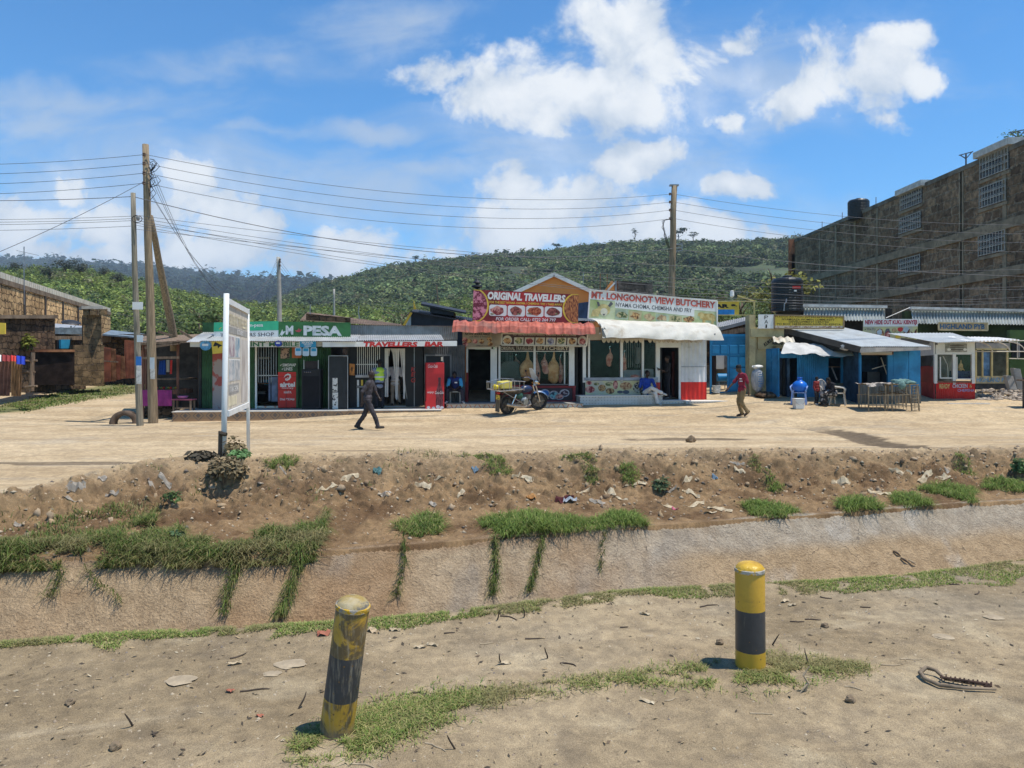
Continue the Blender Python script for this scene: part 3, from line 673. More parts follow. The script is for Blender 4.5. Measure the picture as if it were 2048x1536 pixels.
TILEB = tile_mat('red_fan_tiles', (.56, .49, .40), (.45, .15, .07), 'fan', .34)
TILEC = tile_mat('dotted_grey_tiles', (.52, .51, .48), (.12, .12, .12), 'dots', .115)

# ------------------------------------------------------------------ left side of the lane
def quadbox(pts, d):   # vertical quad given by 4 world points (bl, br, tr, tl), thickness d going away from the viewer
    p = [Vector(q) for q in pts]; n = (p[1]-p[0]).cross(p[3]-p[0]).normalized()
    if n.y < 0: n = -n
    m = MB(); m.hexa([p[0], p[1], p[1]+n*d, p[0]+n*d], [p[3], p[2], p[2]+n*d, p[3]+n*d]); return m
# long two-storey stone house
A = Vector((PX(-120, 20.5), 20.5, 0)); K_ = 1.5; A = Vector((-15.3, 20.1, 0))*K_; B = Vector((-21.7, 40, 0))*K_; du = (B-A).normalized(); dn = Vector((-du.y, du.x, 0))
if dn.x > 0: dn = -dn
T = Thing('stone_house', 'long yellow stone house with a pale coping along its top, at the left edge', 'house', B)
def ZK(z): return 2+(z-2)*K_
def wallseg(z0, z1, o=0., t=.3, a=A, b=B):
    m = MB(); z0 = ZK(z0); z1 = ZK(z1); o = -dn*o; m.hexa([a+o+Vector((0,0,z0)), b+o+Vector((0,0,z0)), b+o+dn*t+Vector((0,0,z0)), a+o+dn*t+Vector((0,0,z0))], [a+o+Vector((0,0,z1)), b+o+Vector((0,0,z1)), b+o+dn*t+Vector((0,0,z1)), a+o+dn*t+Vector((0,0,z1))]); return m
T.part('wall', wallseg(1.0, 4.55, 0, 6), STONEY)
m = wallseg(4.55, 4.72, .06, .45); T.part('ring_beam', m, mat('brown_cement', (.17, .125, .085), .95, .3, 2))
Ln = (B-A).length
m = MB()
for i in range(84):
    t0 = i*Ln/84; p = A+du*(t0+.02)-dn*.0; q = A+du*(t0+Ln/84-.05)
    m.hexa([p+Vector((0,0,ZK(4.722))), q+Vector((0,0,ZK(4.722))), q+dn*.2+Vector((0,0,ZK(4.722))), p+dn*.2+Vector((0,0,ZK(4.722)))], [p+Vector((0,0,ZK(4.93))), q+Vector((0,0,ZK(4.93))), q+dn*.2+Vector((0,0,ZK(4.93))), p+dn*.2+Vector((0,0,ZK(4.93)))])
T.part('coping', m, CREAM)
m = wallseg(3.2, 3.4, .12, .14); T.part('floor_slab', m, mat('brown_cement', (.17, .125, .085)))
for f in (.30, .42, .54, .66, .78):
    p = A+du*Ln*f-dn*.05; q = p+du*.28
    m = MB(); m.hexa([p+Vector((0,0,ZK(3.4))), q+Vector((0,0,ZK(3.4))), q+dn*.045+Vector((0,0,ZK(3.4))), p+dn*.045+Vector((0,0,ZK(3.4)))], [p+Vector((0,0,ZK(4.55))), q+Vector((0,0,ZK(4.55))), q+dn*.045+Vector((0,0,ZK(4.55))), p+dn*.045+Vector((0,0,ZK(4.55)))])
    T.part('recess', m, mat('recess_dark', (.045, .035, .028), .95, .3))  # thin dark slabs laid on the wall; their colour stands for recess depth
m = MB(); p = A+du*Ln*.27-dn*.3; m.tube([p+Vector((0, 0, 5)), p+Vector((0, 0, 8))], .025, 5); m.bar(p+Vector((-.4, 0, 7.8)), p+Vector((.5, .4, 7.6)), .02)
T.part('aerial', m, STEEL)
m = MB()
for i, c in enumerate((0, .5, 1.0)):
    p = A+du*(Ln*.012+c)-dn*.2+Vector((0, 0, 5.6)); m.sheet(p, p+du*.42, p+Vector((.05, 0, .42-.05*i)), p+du*.4+Vector((.05, 0, .45)), 2, .05, 2)
solo('white_laundry', m, PWHITE, 'small white washing hung on the roof of the long stone house', 'laundry')

# low dark stone house in front of it
T = Thing('low_stone_house', 'low dark stone house with blue-edged tin roof under the satellite dish', 'house', (-19, 32, gh(-19, 32)))
def vq(x0, y0, d0, x1, y1, d1): return [at(x0, y1, d0), at(x1, y1, d1), at(x1, y0, d1), at(x0, y0, d0)]
T.part('wall', quadbox(vq(-90, 632, 27.5, 92, 785, 33), .4), STONED)
T.part('wall', quadbox(vq(92, 668, 33.5, 172, 785, 35.5), .4), STONED)
T.part('parapet', quadbox(vq(-90, 630, 27.4, 93, 637, 32.9), .5), mat('brown_cement', (.17, .125, .085)))
m = MB(); m.hexa([at(88, 664, 32.9), at(168, 672, 35), at(168, 660, 39), at(88, 652, 38)], [at(88, 656, 32.9), at(168, 666, 35), at(168, 652, 39), at(88, 645, 38)]); T.part('roof', m, GALV)
T.part('fascia', quadbox(vq(88, 655, 32.8, 167, 668, 34.9), .05), mat('pale_blue_paint', (.15, .19, .22), .7, .3))
T.part('lintel', quadbox(vq(104, 672, 33.2, 165, 680, 34.8), .1), WOOD)
f = T.part('window', quadbox(vq(122, 679, 33.3, 140, 697, 33.9), .1), PCYAN); 
m = quadbox(vq(114, 680, 33.25, 124, 698, 33.5), .06); T.part('pane', m, BLACK, sub=f)
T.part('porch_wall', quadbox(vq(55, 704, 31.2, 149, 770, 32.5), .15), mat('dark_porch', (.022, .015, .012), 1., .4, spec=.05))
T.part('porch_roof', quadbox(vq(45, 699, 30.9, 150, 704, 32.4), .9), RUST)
T.part('rafter', quadbox(vq(150, 672, 35, 222, 684, 38), .3), WOOD)
p = at(142, 661, 35.2); m = MB(); m.tube([p, p+Vector((0, 0, .22))], .03, 6)
q = p+Vector((0, 0, .38)); R = Euler((math.radians(14), .12, .3)).to_matrix()
m2 = MB(); m2.lathe([(.01, .12), (.2, .09), (.36, .03), (.42, -.01), (.36, .0), (.2, .06)], q, 20, R); m2.bar(q+R @ Vector((.3, 0, .0)), q+R @ Vector((0, 0, -.4)), .015)
D = Thing('satellite_dish', 'dark round satellite dish on the low house roof', 'satellite dish', p); D.part('mast', m, STEEL); D.part('reflector', m2, mat('dish_grey', (.022, .023, .026), .5, .1))

# square stone chimney-like pier and its lower block
T = Thing('stone_pier', 'tall square stone pier with openings under its cap, beside the rusty sheets', 'pier', at(185, 768, 33.6))
T.part('base', quadbox(vq(147, 690, 33.2, 209, 772, 34.0), 1.1), PIERST)
T.part('shaft', quadbox(vq(166, 630, 33.5, 203, 690, 33.9), .85), PIERST)
for x0, x1 in ((166, 171), (180, 183), (197, 203)): T.part('post', quadbox(vq(x0, 618, 33.45, x1, 630, 33.85), .25), PIERST)
T.part('cap', quadbox(vq(163, 612, 33.3, 206, 618, 33.8), .95), CONC)
# house behind the fence with pale blue roof edge
T = Thing('back_house', 'low dark house with a bluish roof edge behind the rusty fence sheets', 'house', at(240, 760, 37))
T.part('wall', quadbox(vq(205, 668, 38, 300, 770, 38.5), .3), STONED)
m = MB(); m.hexa([at(205, 671, 37), at(300, 679, 37.4), at(300, 672, 41), at(222, 663, 41)], [at(205, 668, 37), at(300, 676, 37.4), at(300, 669, 41), at(222, 660, 41)]); T.part('roof', m, mat('pale_blue_paint', (.13, .22, .30)))
# rusty sheet fence
T = Thing('sheet_fence', 'fence of leaning rusty iron sheets between the stone pier and the thin pole', 'fence', at(235, 765, 33))
for i, (x0, x1, yt, yb) in enumerate([(208,222,694,764),(216,232,696,763),(230,242,709,760),(238,250,711,758),(249,276,680,757),(275,300,700,755),(298,345,702,752)]):
    m = MB(); sk = RND.uniform(-2, 3); d = 33+.06*i; m.sheet(at(x0-sk, yb, d), at(x1-sk, yb-1, d), at(x0, yt, d), at(x1, yt+2, d), 5+(x1-x0)//5, .012, 1)
    T.part('sheet', m, RUST if i % 2 else mat('red_rust', (.26, .085, .045), .9, .35, 2, dirt=(.12, .06, .04)))
T.part('rail', MB().bar(at(208, 722, 32.9), at(236, 724, 32.9), .05), WOOD)
# near fence post, rail and washing at the left edge
m = MB()
T = Thing('pole_fence', 'rough pole fence with two bowed rails in front of the dark porch', 'fence', at(65, 775, 28))
T.part('post', MB().tube([at(63, 782, 28), at(66, 705, 28)], [.09, .07], 7), WOOD)
T.part('rail', MB().tube([at(40, 720, 28.2), at(55, 722, 28), at(74, 721, 28)], .045, 6), WOOD)
T.part('rail', MB().tube([at(40, 747, 28.2), at(56, 743, 28), at(70, 744, 28)], .045, 6), WOOD)
T.part('rail', MB().tube([at(40, 778, 28.2), at(58, 773, 27.9), at(74, 772, 27.8)], .045, 6), WOOD)
for (x0, x1, y0, y1, mt, lb) in [(-30, 23, 716, 792, mat('brown_rust', (.15, .07, .05), .85, .3), 'dark brown rusted sheet hung from the fence at the left edge'), (23, 45, 719, 792, mat('orange_rust', (.27, .15, .07), .9, .5, 2.5, st=(4, 4, .6)), 'streaked orange-brown rusted sheet next to the fence pole')]:
    m = MB(); m.sheet(at(x0, y1, 27.9), at(x1-3, y1, 27.9), at(x0, y0, 27.8), at(x1, y0+2, 27.8), 3+(x1-x0)//12, .04, 1); solo('rusted_sheet', m, mt, lb, 'metal sheet', 'rusted sheets at the left edge')
for i, (x0, x1, c, lb) in enumerate([(-6, 3, PWHITE, 'white cloth on the washing line at the left edge'), (4, 22, DRED, 'dark red cloth on the washing line at the left edge'), (22, 33, RED, 'bright red cloth on the washing line'), (33, 51, mat('cobalt_cloth', (.02, .05, .42), .8, .2), 'cobalt blue cloth, rightmost on the washing line')]):
    m = MB(); m.sheet(at(x0, 728-(0 if i == 3 else 6), 27.5), at(x1, 729-(0 if i == 3 else 6), 27.5), at(x0, 708+i, 27.6), at(x1, 710+i, 27.6), 2, .03, 2); solo('cloth', m, c, lb, 'laundry', 'washing at the left edge')
m = MB(); m.prism([(0, 0), (.5, 0), (.5, .45), (.1, .45)], 0, .1); m.v = [tuple(Vector(q)+at(-14, 670, 26.5)) for q in m.v]
solo('yellow_sign', quadbox([at(-20, 668, 26), at(7, 668, 26), at(11, 664, 26), at(11, 646, 26), ][:4] if 0 else [at(-20, 669, 26), at(10, 668, 26), at(10, 646, 26), at(-20, 644, 26)], .05), PYEL, 'plain yellow sign board cut off by the left edge', 'sign')
def shrub(name, label, base, R, hgt, col, per, group=None, lsz=.2, cat='shrub'):
    base = Vector(base); T = Thing(name, label, cat, base, group)
    m = MB()
    for i in range(5):
        a = i*1.26; m.tube([base-Vector((0, 0, .05)), base+Vector((math.cos(a)*R*.4, math.sin(a)*R*.4, hgt*.7))], [.012, .004], 4)
    T.part('stem', m, WOOD)
    o = leaf_cloud('foliage', np.array([base]), np.array([R]), np.array([hgt]), np.array([col]), per, lsz)
    me = o.data; co = np.empty(len(me.vertices)*3, np.float32); me.vertices.foreach_get('co', co); co = co.reshape(-1, 3)-np.array(base, np.float32); me.vertices.foreach_set('co', co.ravel()); me.update(); o.parent = T.o
    return T
shrub('flowering_shrub', 'bushy plant with yellow and red flowers on the porch roof', at(60, 699, 31), .38, .55, (.16, .17, .03), 260)

# tyre, stall and its goods
p = gd(250, 846); p = at(250, 846, 24.4)
m = MB(); n = 40; prof = [(.62, -.13), (.66, -.10), (.67, .0), (.66, .10), (.62, .13), (.50, .14), (.42, .11), (.41, 0), (.42, -.11), (.50, -.14)]
vs, fs = [], []
for k in range(n+1):
    a = math.pi*(-.06+1.12*k/n)
    for (r, y) in prof: vs.append(p+Vector((r*math.cos(a)*.55, y+.3*math.cos(a)*r, r*math.sin(a)*.62)))
for k in range(n):
    for j in range(10): j2 = (j+1) % 10; fs.append((k*10+j, k*10+j2, (k+1)*10+j2, (k+1)*10+j))
m.add(vs, fs); o = solo('half_buried_tyre', m, mat('dusty_tyre', (.10, .07, .05), .95, .3, 6), 'dusty old tyre standing half buried beside the thin pole', 'tyre', smooth=True)

Y0 = 26.0
T = Thing('market_stall', 'open wooden market stall with a plank roof behind the tall pole', 'stall', at(345, 838, Y0))
for x, dd, yt in ((286, 0, 690), (355, 0, 680), (292, 1.8, 690), (398, 1.6, 690)): T.part('post', MB().tube([at(x, 838, Y0+dd), at(x+1, yt, Y0+dd)], .045, 6), WOODR)
m = MB(); m.hexa([at(270, 691, Y0-.3), at(395, 684, Y0-.3), at(405, 672, Y0+2.2), at(290, 676, Y0+2.2)], [at(270, 687, Y0-.3), at(395, 680, Y0-.3), at(405, 668, Y0+2.2), at(290, 672, Y0+2.2)]); T.part('roof', m, WOOD)
for a, b in (((272, 688), (382, 683)), ((290, 696), (360, 686)), ((316, 663), (345, 672)), ((360, 662), (384, 676)), ((286, 716), (358, 715))): T.part('beam', MB().bar(at(a[0], a[1], Y0-.36), at(b[0], b[1], Y0-.36), .05, .08), WOOD)
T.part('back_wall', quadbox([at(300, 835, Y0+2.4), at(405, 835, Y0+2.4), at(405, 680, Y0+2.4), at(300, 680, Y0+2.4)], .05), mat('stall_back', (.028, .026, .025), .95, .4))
m = MB(); m.box(PX(284, Y0), PX(356, Y0), Y0-.1, Y0+1.2, PZ(788, Y0), PZ(779, Y0)); T.part('counter', m, WOODR)
T.part('shelf', MB().box(PX(296, Y0), PX(356, Y0), Y0+.2, Y0+1.6, PZ(760, Y0), PZ(757, Y0)), WOOD)
m = MB(); m.sheet(at(285, 812, Y0-.14), at(344, 812, Y0-.14), at(285, 780, Y0-.13), at(344, 780, Y0-.13), 5, .012, 1); solo('pink_cloth', m, mat('magenta_cloth', (.30, .035, .17), .8, .15), 'magenta cloth hung over the front of the stall counter', 'cloth')
m = MB(); m.blob(at(316, 826, Y0+.3), (.7, .3, .32), 3, .3, 12); solo('stone_heap', m, STONED, 'dark heap of stones under the stall counter', 'stones')
m = MB(); m.sheet(at(317, 749, Y0), at(332, 749, Y0), at(319, 722, Y0), at(331, 720, Y0), 3, .03, 2); solo('blue_garment', m, mat('royal_blue_cloth', (.012, .06, .26), .85, .2), 'blue garment hanging in the stall between the poles', 'garment')
m = MB(); m.sheet(at(340, 748, Y0), at(344, 748, Y0), at(341, 720, Y0), at(345, 720, Y0), 1, .02, 2); solo('red_scarf', m, RED, 'narrow red scarf hanging in the stall', 'garment')
m = MB(); m.sheet(at(333, 744, Y0+.3), at(339, 744, Y0+.3), at(333, 720, Y0+.3), at(339, 720, Y0+.3), 1, .02, 2); solo('beige_garment', m, CREAM, 'beige garment hanging between the blue garment and the red scarf', 'garment')
for i in range(12):
    p = at(300+i*4.6, 778.5, Y0+.15+.1*(i % 3)); m = MB(); m.ball(p+Vector((0, 0, .045)), (.05, .05, .045), 8)
    solo('vegetable', m, [RED, PLEAF, YELL][i % 3], ['red tomato on the stall counter', 'green vegetable on the stall counter', 'yellow fruit on the stall counter'][i % 3], 'vegetable', 'vegetables on the stall counter', smooth=True)
d = 25.7; p = at(368, 823, d); T = Thing('wooden_stool', 'small wooden table with a pink top beside the stall', 'stool', p)
T.part('top', MB().box(p.x-.36, p.x+.36, p.y-.2, p.y+.2, p.z+.40, p.z+.44), mat('pink_paint', (.30, .07, .12), .6, .15))
for sx in (-1, 1):
    for sy in (-1, 1): T.part('leg', MB().bar((p.x+sx*.29, p.y+sy*.15, p.z-.05), (p.x+sx*.29, p.y+sy*.15, p.z+.4), .055), WOOD)
T.part('stretcher', MB().box(p.x-.29, p.x+.29, p.y-.17, p.y-.13, p.z+.1, p.z+.15), WOOD)
m = MB(); c = at(365, 795, d); m.lathe([(.10, 0), (.15, .04), (.18, .10), (.165, .10), (.13, .035), (.02, .015)], Vector((p.x-.04, p.y, p.z+.442)), 18); solo('plastic_bowl', m, mat('pink_plastic', (.55, .16, .34), .4, .05), 'pink plastic bowl on the small table by the stall', 'bowl', smooth=True)

# ------------------------------------------------------------------ timber poles
def pole(name, label, top, bot, d, r0, r1, m, group='timber power poles', lean=None):
    b, t = at(bot[0], bot[1], d), at(top[0], top[1], d if lean is None else lean)
    T = Thing(name, label, 'pole', b, group); mb = MB(); pts = [b-Vector((0, 0, .3)).lerp(Vector((0, 0, 0)), 0)]; rr = random.Random(int(top[0]))
    pts = [b-Vector((0, 0, .3))]+[b.lerp(t, k/6)+Vector((rr.uniform(-.02, .02), 0, 0)) for k in range(7)]
    mb.tube(pts, [r0]+[r0+(r1-r0)*k/6 for k in range(7)], 12); T.part('shaft', mb, m, smooth=True)
    return T, b, t
D1, D2 = 24.6, 23.2
T1, b1, t1 = pole('power_pole', 'tallest timber pole, left of the signboard, with four insulators', (291, 289), (306, 843), D1, .155, .10, POLEW)
T2, b2, t2 = pole('power_pole', 'thin grey timber pole with paper notices, beside the tyre', (266, 386), (279, 852), D2, .105, .07, POLEG)
T3, b3, t3 = pole('brace_pole', 'slanting timber brace leaning against the tallest pole', (301, 432), (349, 686), 27.6, .15, .09, POLEW, None, D1+.12)
T4, b4, t4 = pole('power_pole', 'grey concrete-coloured pole standing behind the green and white banner', (557, 514), (560, 690), 44, .15, .11, mat('pale_pole', (.33, .31, .27), .9, .15))
T5, b5, t5 = pole('power_pole', 'thin far pole on the slope above the rusty roof', (668, 578), (668, 680), 78, .13, .1, mat('pale_pole', (.33, .31, .27)))
T6, b6, t6 = pole('power_pole', 'timber power pole rising behind the butchery banner', (1348, 372), (1341, 700), 33, .17, .125, POLEW)
for T, t, d, rows in ((T1, t1, D1, (309, 327, 346, 366)), (T6, t6, 33, (388, 404, 420, 437)), (T4, t4, 44, (519, 524, 531))):
    for y in rows:
        px = 1024+S*t.x/d+(-5 if T is T6 else 6); q = at(px-9 if T is T1 else px-3, y, d-.1); m = MB(); m.lathe([(.03, 0), (.06, .03), (.035, .06), (.06, .09), (.02, .12)], q-Vector((0, 0, .06)), 10); T.part('insulator', m, mat('porcelain', (.10, .06, .045), .3, .1))
m = MB(); m.box(t6.x-.2, t6.x+.2, 32.9, 33.1, t6.z+.0, t6.z+.06); T6.part('cap', m, STEEL)
m = MB(); q = at(1357, 495, 32.8); 
for z in (0, .16, .3): m.bar(q+Vector((-.1, 0, -z+.14)), q+Vector((.16, 0, -z+.16)), .03)
m.bar(q+Vector((.16, 0, .18)), q+Vector((.16, 0, -.16)), .03); T6.part('bracket', m, STEEL)
m = MB()
for k in range(3):
    m.tube([at(1343, 437, 32.75)+Vector((.02*k, 0, 0)), at(1330-3*k, 440+k, 32.7), at(1324+3*k, 455+4*k, 32.7), at(1332-2*k, 470, 32.7), at(1339, 495+6*k, 32.75)], .014, 4)
T6.part('loose_wire', m, BLACK)
m = MB()
for k in range(9):
    a, bb = RND.uniform(300, 316), RND.uniform(325, 388); m.tube([at(300, 318+k*8, D1-.12), at(a, bb-8, D1-.15), at(a+6, bb, D1-.15), at(a-2, bb+9, D1-.15), at(300, bb+14, D1-.12)], .012, 4)
T1.part('loose_wire', m, BLACK)
m = MB(); q = at(274, 438, D2-.12)
m.tube([q+Vector((.16*math.cos(a), 0, .11*math.sin(a))) for a in np.linspace(0, 12.4, 28)], .012, 4); T2.part('cable_coil', m, BLACK)
m = MB().m(0).ball(at(276, 436, D2-.16), (.06, .05, .09), 10); T2.part('meter_box', m, GREYP)
def poster(name, lb, x0, y0, x1, y1, d, mt, lines, cat='notice', group=None, lm=None):
    p = at((x0+x1)/2, y1, d); T = Thing(name, lb, cat, p, group)
    m = MB().box(PX(x0, d), PX(x1, d), d-.01, d, PZ(y1, d), PZ(y0, d)); T.part('paper', m, mt)
    for (tx, fy0, fy1, fx0, fx1) in lines:
        m = MB().text(tx, PX(x0+(x1-x0)*fx0, d), PX(x0+(x1-x0)*fx1, d), PZ(y0+(y1-y0)*fy1, d), PZ(y0+(y1-y0)*fy0, d), d-.014, .02); T.part('lettering', m, lm or PBLK)
    return T
dz = D2-.13
poster('paper_notice', 'printed white notice nailed across the thin pole', 265, 604, 286, 619, dz, PWHITE, [])
poster('paper_notice', 'small pale notice lower on the thin pole at roof height', 274, 670, 286, 684, dz, mat('pale_paper', (.52, .58, .60), .8, .05), [])
poster('paper_notice', 'blue and white notice wrapped on the thin pole', 272, 713, 283, 731, dz, PBLUE, [])
poster('paper_notice', 'long peeling white paper strip under the blue notice on the thin pole', 273, 731, 283, 768, dz, mat('peeling_paper', (.55, .53, .48), .9, .3, 6), [])
poster('paper_notice', 'pale blue notice on the tall pole at stall height', 300, 715, 309, 738, D1-.18, mat('pale_paper', (.52, .58, .60)), [])
poster('paper_notice', 'torn white paper scraps on the tall pole below the pale notice', 301, 738, 310, 758, D1-.18, mat('peeling_paper', (.55, .53, .48)), [])
# ------------------------------------------------------------------ the row of shops
def lum(T, F, x0, y0, x1, y1, o0, o1, name, m, bevel=0., sub=None, label=None):
    """box on a front: pixel rectangle, from outward offset o0 to o1"""
    t0, t1, z0, z1 = F.r(x0, y0, x1, y1, o1); mb = MB(F.M).box(t0, t1, -o1, -o0, z0, z1)
    return T.part(name, mb, m, bevel=bevel, sub=sub, label=label)
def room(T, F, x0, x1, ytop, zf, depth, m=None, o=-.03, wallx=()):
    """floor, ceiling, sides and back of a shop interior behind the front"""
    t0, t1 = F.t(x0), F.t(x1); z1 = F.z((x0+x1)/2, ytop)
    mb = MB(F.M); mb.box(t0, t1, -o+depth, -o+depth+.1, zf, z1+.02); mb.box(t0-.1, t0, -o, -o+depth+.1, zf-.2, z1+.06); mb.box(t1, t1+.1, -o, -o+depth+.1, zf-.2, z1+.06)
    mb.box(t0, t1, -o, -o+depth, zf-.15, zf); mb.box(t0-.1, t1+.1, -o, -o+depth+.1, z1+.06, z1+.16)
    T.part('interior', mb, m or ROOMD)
def corr(T, F, x0, y0, x1, y1, o, name, m, pitch=.076, amp=.012, yl=None, sub=None):
    t0, t1, z0, z1 = F.r(x0, y0, x1, y1, o)
    mb = MB(F.M).sheet((t0, -o, z0), (t1, -o, z0), (t0, -o, z1), (t1, -o, z1), max(1, round((t1-t0)/pitch)), amp, 1, (0, -1, 0)); return T.part(name, mb, m, sub=sub)
def letters(T, F, s, x0, y0, x1, y1, o, m, bold=.02, shear=0., space=1., sub=None, quad=None, name='lettering'):
    q = None
    if quad: q = [(F.t(a, o), F.z(a, b, o)) for a, b in quad]
    t0, t1, z0, z1 = F.r(x0, y0, x1, y1, o)
    mb = MB(F.M).text(s, t0, t1, z0, z1, -o, bold, shear, space, q); return T.part(name, mb, m, sub=sub)
F1 = Face(400, 26.6, 700, 27.0); F2 = Face(700, 27.0, 935, 27.8); F3 = Face(925, 28.3, 1165, 28.45); F4 = Face(1160, 28.3, 1415, 28.9)

# platforms
def platform(name, label, F, x0, x1, ztop, o0, o1, zb, tile, top=CONC, lip=True):
    p = F.M @ Vector((F.t((x0+x1)/2, o1), -o1, zb)); T = Thing(name, label, 'platform', p)
    t0, t1 = F.t(x0, o1), F.t(x1, o1)
    T.part('slab', MB(F.M).box(t0, t1, -o1+.012, -o0, zb-.4, ztop-.03), CONC)
    T.part('tiles', MB(F.M).box(t0, t1, -o1, -o1+.011, zb-.3, ztop-.031), tile)
    if lip: T.part('paving', MB(F.M).box(t0-.02, t1+.02, -o1-.03, -o0, ztop-.03, ztop), top)
    return T
FP = Face(345, 25.1, 880, 26.2)
platform('shop_platform', 'long cement platform with brown diamond tiles under the green shop and bar', FP, 345, 882, .335, -1.75, 0, -.02, TILEA, mat('pale_cement', (.56, .53, .47), .8, .12, 2, dirt=(.36, .30, .24)))
FQ = Face(890, 26.9, 1180, 27.2)
platform('tiled_platform', 'cement platform with white and red fan tiles under the red-roofed butchery', FQ, 893, 1166, .50, -1.6, 0, .25, TILEB)

# --- the green money-transfer and phone shop
T = G = Thing('phone_shop', 'green corrugated phone and money shop with an open barred door', 'shop', F1.w(560, 816))
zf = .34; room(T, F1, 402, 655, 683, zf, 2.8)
corr(T, F1, 404, 692, 426, 816, .0, 'wall_sheet', GREEN); corr(T, F1, 494, 692, 511, 816, .0, 'wall_sheet', GREEN); corr(T, F1, 594, 692, 662, 816, .0, 'wall_sheet', GREEN)
lum(T, F1, 425, 688, 494, 818, -.05, .02, 'wall', mat('pink_wall', (.50, .40, .36), .85, .2, 2, c2=(.40, .10, .08), lo=.5, hi=.56))
lum(T, F1, 510, 690, 513.5, 817, 0, .07, 'door_frame', WHITE)
lum(T, F1, 510, 684, 600, 694, -.05, .0, 'lintel', GREYP)
g = MB(F1.M)
for k in range(9):
    x = 517+k*5; t = F1.t(x); g.box(t-.009, t+.009, .02, .04, F1.z(x, 765 if k < 6 else 750), F1.z(x, 692))
g.box(F1.t(514), F1.t(556), .02, .045, F1.z(540, 752), F1.z(540, 750)); T.part('grille', g, STEEL)
lum(T, F1, 514, 766, 540, 768, -.9, -.5, 'counter', WOOD)
for x0, x1, y0, y1, m_ in ((517, 537, 714, 718, CREAM), (528, 537, 760, 770, PCYAN), (517, 524, 764, 768, GREYP), (516, 530, 783, 788, GREYP)):
    lum(T, F1, x0, y0, x1, y1, -1.3, -1.0, 'goods', m_)
d_ = lum(T, F1, 543, 754, 555.5, 803, -.1, -.05, 'door_panel', mat('blue_grey_panel', (.10, .13, .20), .5, .3, 3)); lum(T, F1, 537, 755, 541, 802, -.1, -.05, 'door_panel', mat('blue_grey_panel', (.1, .13, .2)))
lum(T, F1, 513, 812, 556, 816, -.02, .02, 'threshold', TILEB)
# steel door leaf with the red telecom advert
dl = lum(T, F1, 556, 694, 596, 815, .03, .07, 'door_leaf', GREEN)
ad = lum(T, F1, 556, 744, 592, 815, .072, .076, 'advert', RED, sub=dl)
for y in (753, 779): lum(T, F1, 556, y, 592, y+.9, .077, .09, 'door_rail', DRED, sub=dl)
lum(T, F1, 571.5, 745, 573, 815, .077, .085, 'door_rail', DRED, sub=dl)
letters(T, F1, 'SIMSWAP', 565, 727, 592, 733, .08, PWHITE, .02, sub=dl); letters(T, F1, 'LINES', 568, 734.5, 585, 741, .08, PWHITE, .02, sub=dl)
letters(T, F1, 'airtel', 560, 764, 590, 774, .094, PWHITE, .04, sub=dl); letters(T, F1, 'money', 564, 775, 587, 778.6, .094, PWHITE, .0, sub=dl); letters(T, F1, 'HAPA', 568, 782, 583, 787, .094, PWHITE, .01, sub=dl)
letters(T, F1, 'Dial *334#', 560, 796, 589, 801, .094, PWHITE, .015, sub=dl)
def swoosh(F, cx, cy, s, o, pts, w):
    mb = MB(F.M); P = [F.p(cx+a*s, cy+b*s, o) for a, b in pts]
    vs, fs = [], []
    for i, p in enumerate(P):
        q = P[min(i+1, len(P)-1)]-P[max(i-1, 0)]; n = Vector((-q.z, 0, q.x)).normalized(); ww = w[i]*s*.018/2; vs += [p+n*ww, p-n*ww]
    for i in range(len(P)-1): fs.append((2*i, 2*i+1, 2*i+3, 2*i+2))
    return mb.add(vs, fs)
T.part('emblem', swoosh(F1, 574, 753, 1, .094, [(-6, 2), (-3, -2.5), (2, -4.5), (6, -3), (6.5, 1), (4, 5), (0, 7), (-3, 6.6), (-2.5, 4.5), (1, 3), (2.5, 1)], [.4, 2.2, 3.2, 3.4, 3.4, 3, 2.6, 2, 1.6, 1.2, .5]), PWHITE, sub=dl)
for y in (730, 738): T.part('tick', swoosh(F1, 561.5 if y < 735 else 564.5, y, .5, .08, [(-3, 0), (-1, 3), (4, -4)], [1, 3, 1]), PWHITE, sub=dl)
pz = lum(T, F1, 561, 696, 579, 717, .072, .076, 'poster', mat('photo_poster', (.06, .05, .05), .6, .5, 9, c2=(.40, .27, .2), lo=.48, hi=.56))
lum(T, F1, 584, 694, 603, 716, .072, .074, 'poster', mat('orange_poster', (.42, .13, .05), .7, .2))
# roof, awning, boards above
ze = F1.z(560, 681, 1.25)
m = MB(F1.M); m.sheet((F1.t(400, 1.3), -1.3, ze-.02), (F1.t(712, 1.3), -1.3, ze-.02), (F1.t(400, 1.3), 0, ze+.25), (F1.t(712, 1.3), 0, ze+.25), 74, .013, 1, (0, 0, 1)); T.part('awning', m, GALV)
m = MB(F1.M); m.sheet((F1.t(402), .0, ze+.26), (F1.t(702), .0, ze+.26), (F1.t(402), 3.2, ze+.55), (F1.t(702), 3.2, ze+.55), 74, .013, 1, (0, 0, 1)); T.part('roof', m, GREYTIN)
m = MB(F1.M); m.sheet((F1.t(372, 1.3), -1.3, ze-.06), (F1.t(402, 1.3), -1.3, ze-.06), (F1.t(386, 1.3), .2, ze+.42), (F1.t(416, 1.3), .2, ze+.42), 8, .013, 1, (0, 0, 1)); T.part('awning', m, GALV)
lum(T, F1, 405, 645, 427, 676, .05, .1, 'parapet', GREEN); lum(T, F1, 419, 648, 432, 682, .02, .05, 'parapet', GREYTIN)
fb = lum(T, F1, 380, 683, 602, 694, 1.18, 1.22, 'fascia', CREAM)
letters(T, F1, 'PRINT', 480, 684, 531, 693, 1.225, PDKG, .03, sub=fb); letters(T, F1, 'MOBILE', 538, 684, 598, 693, 1.225, PDKG, .03, sub=fb)
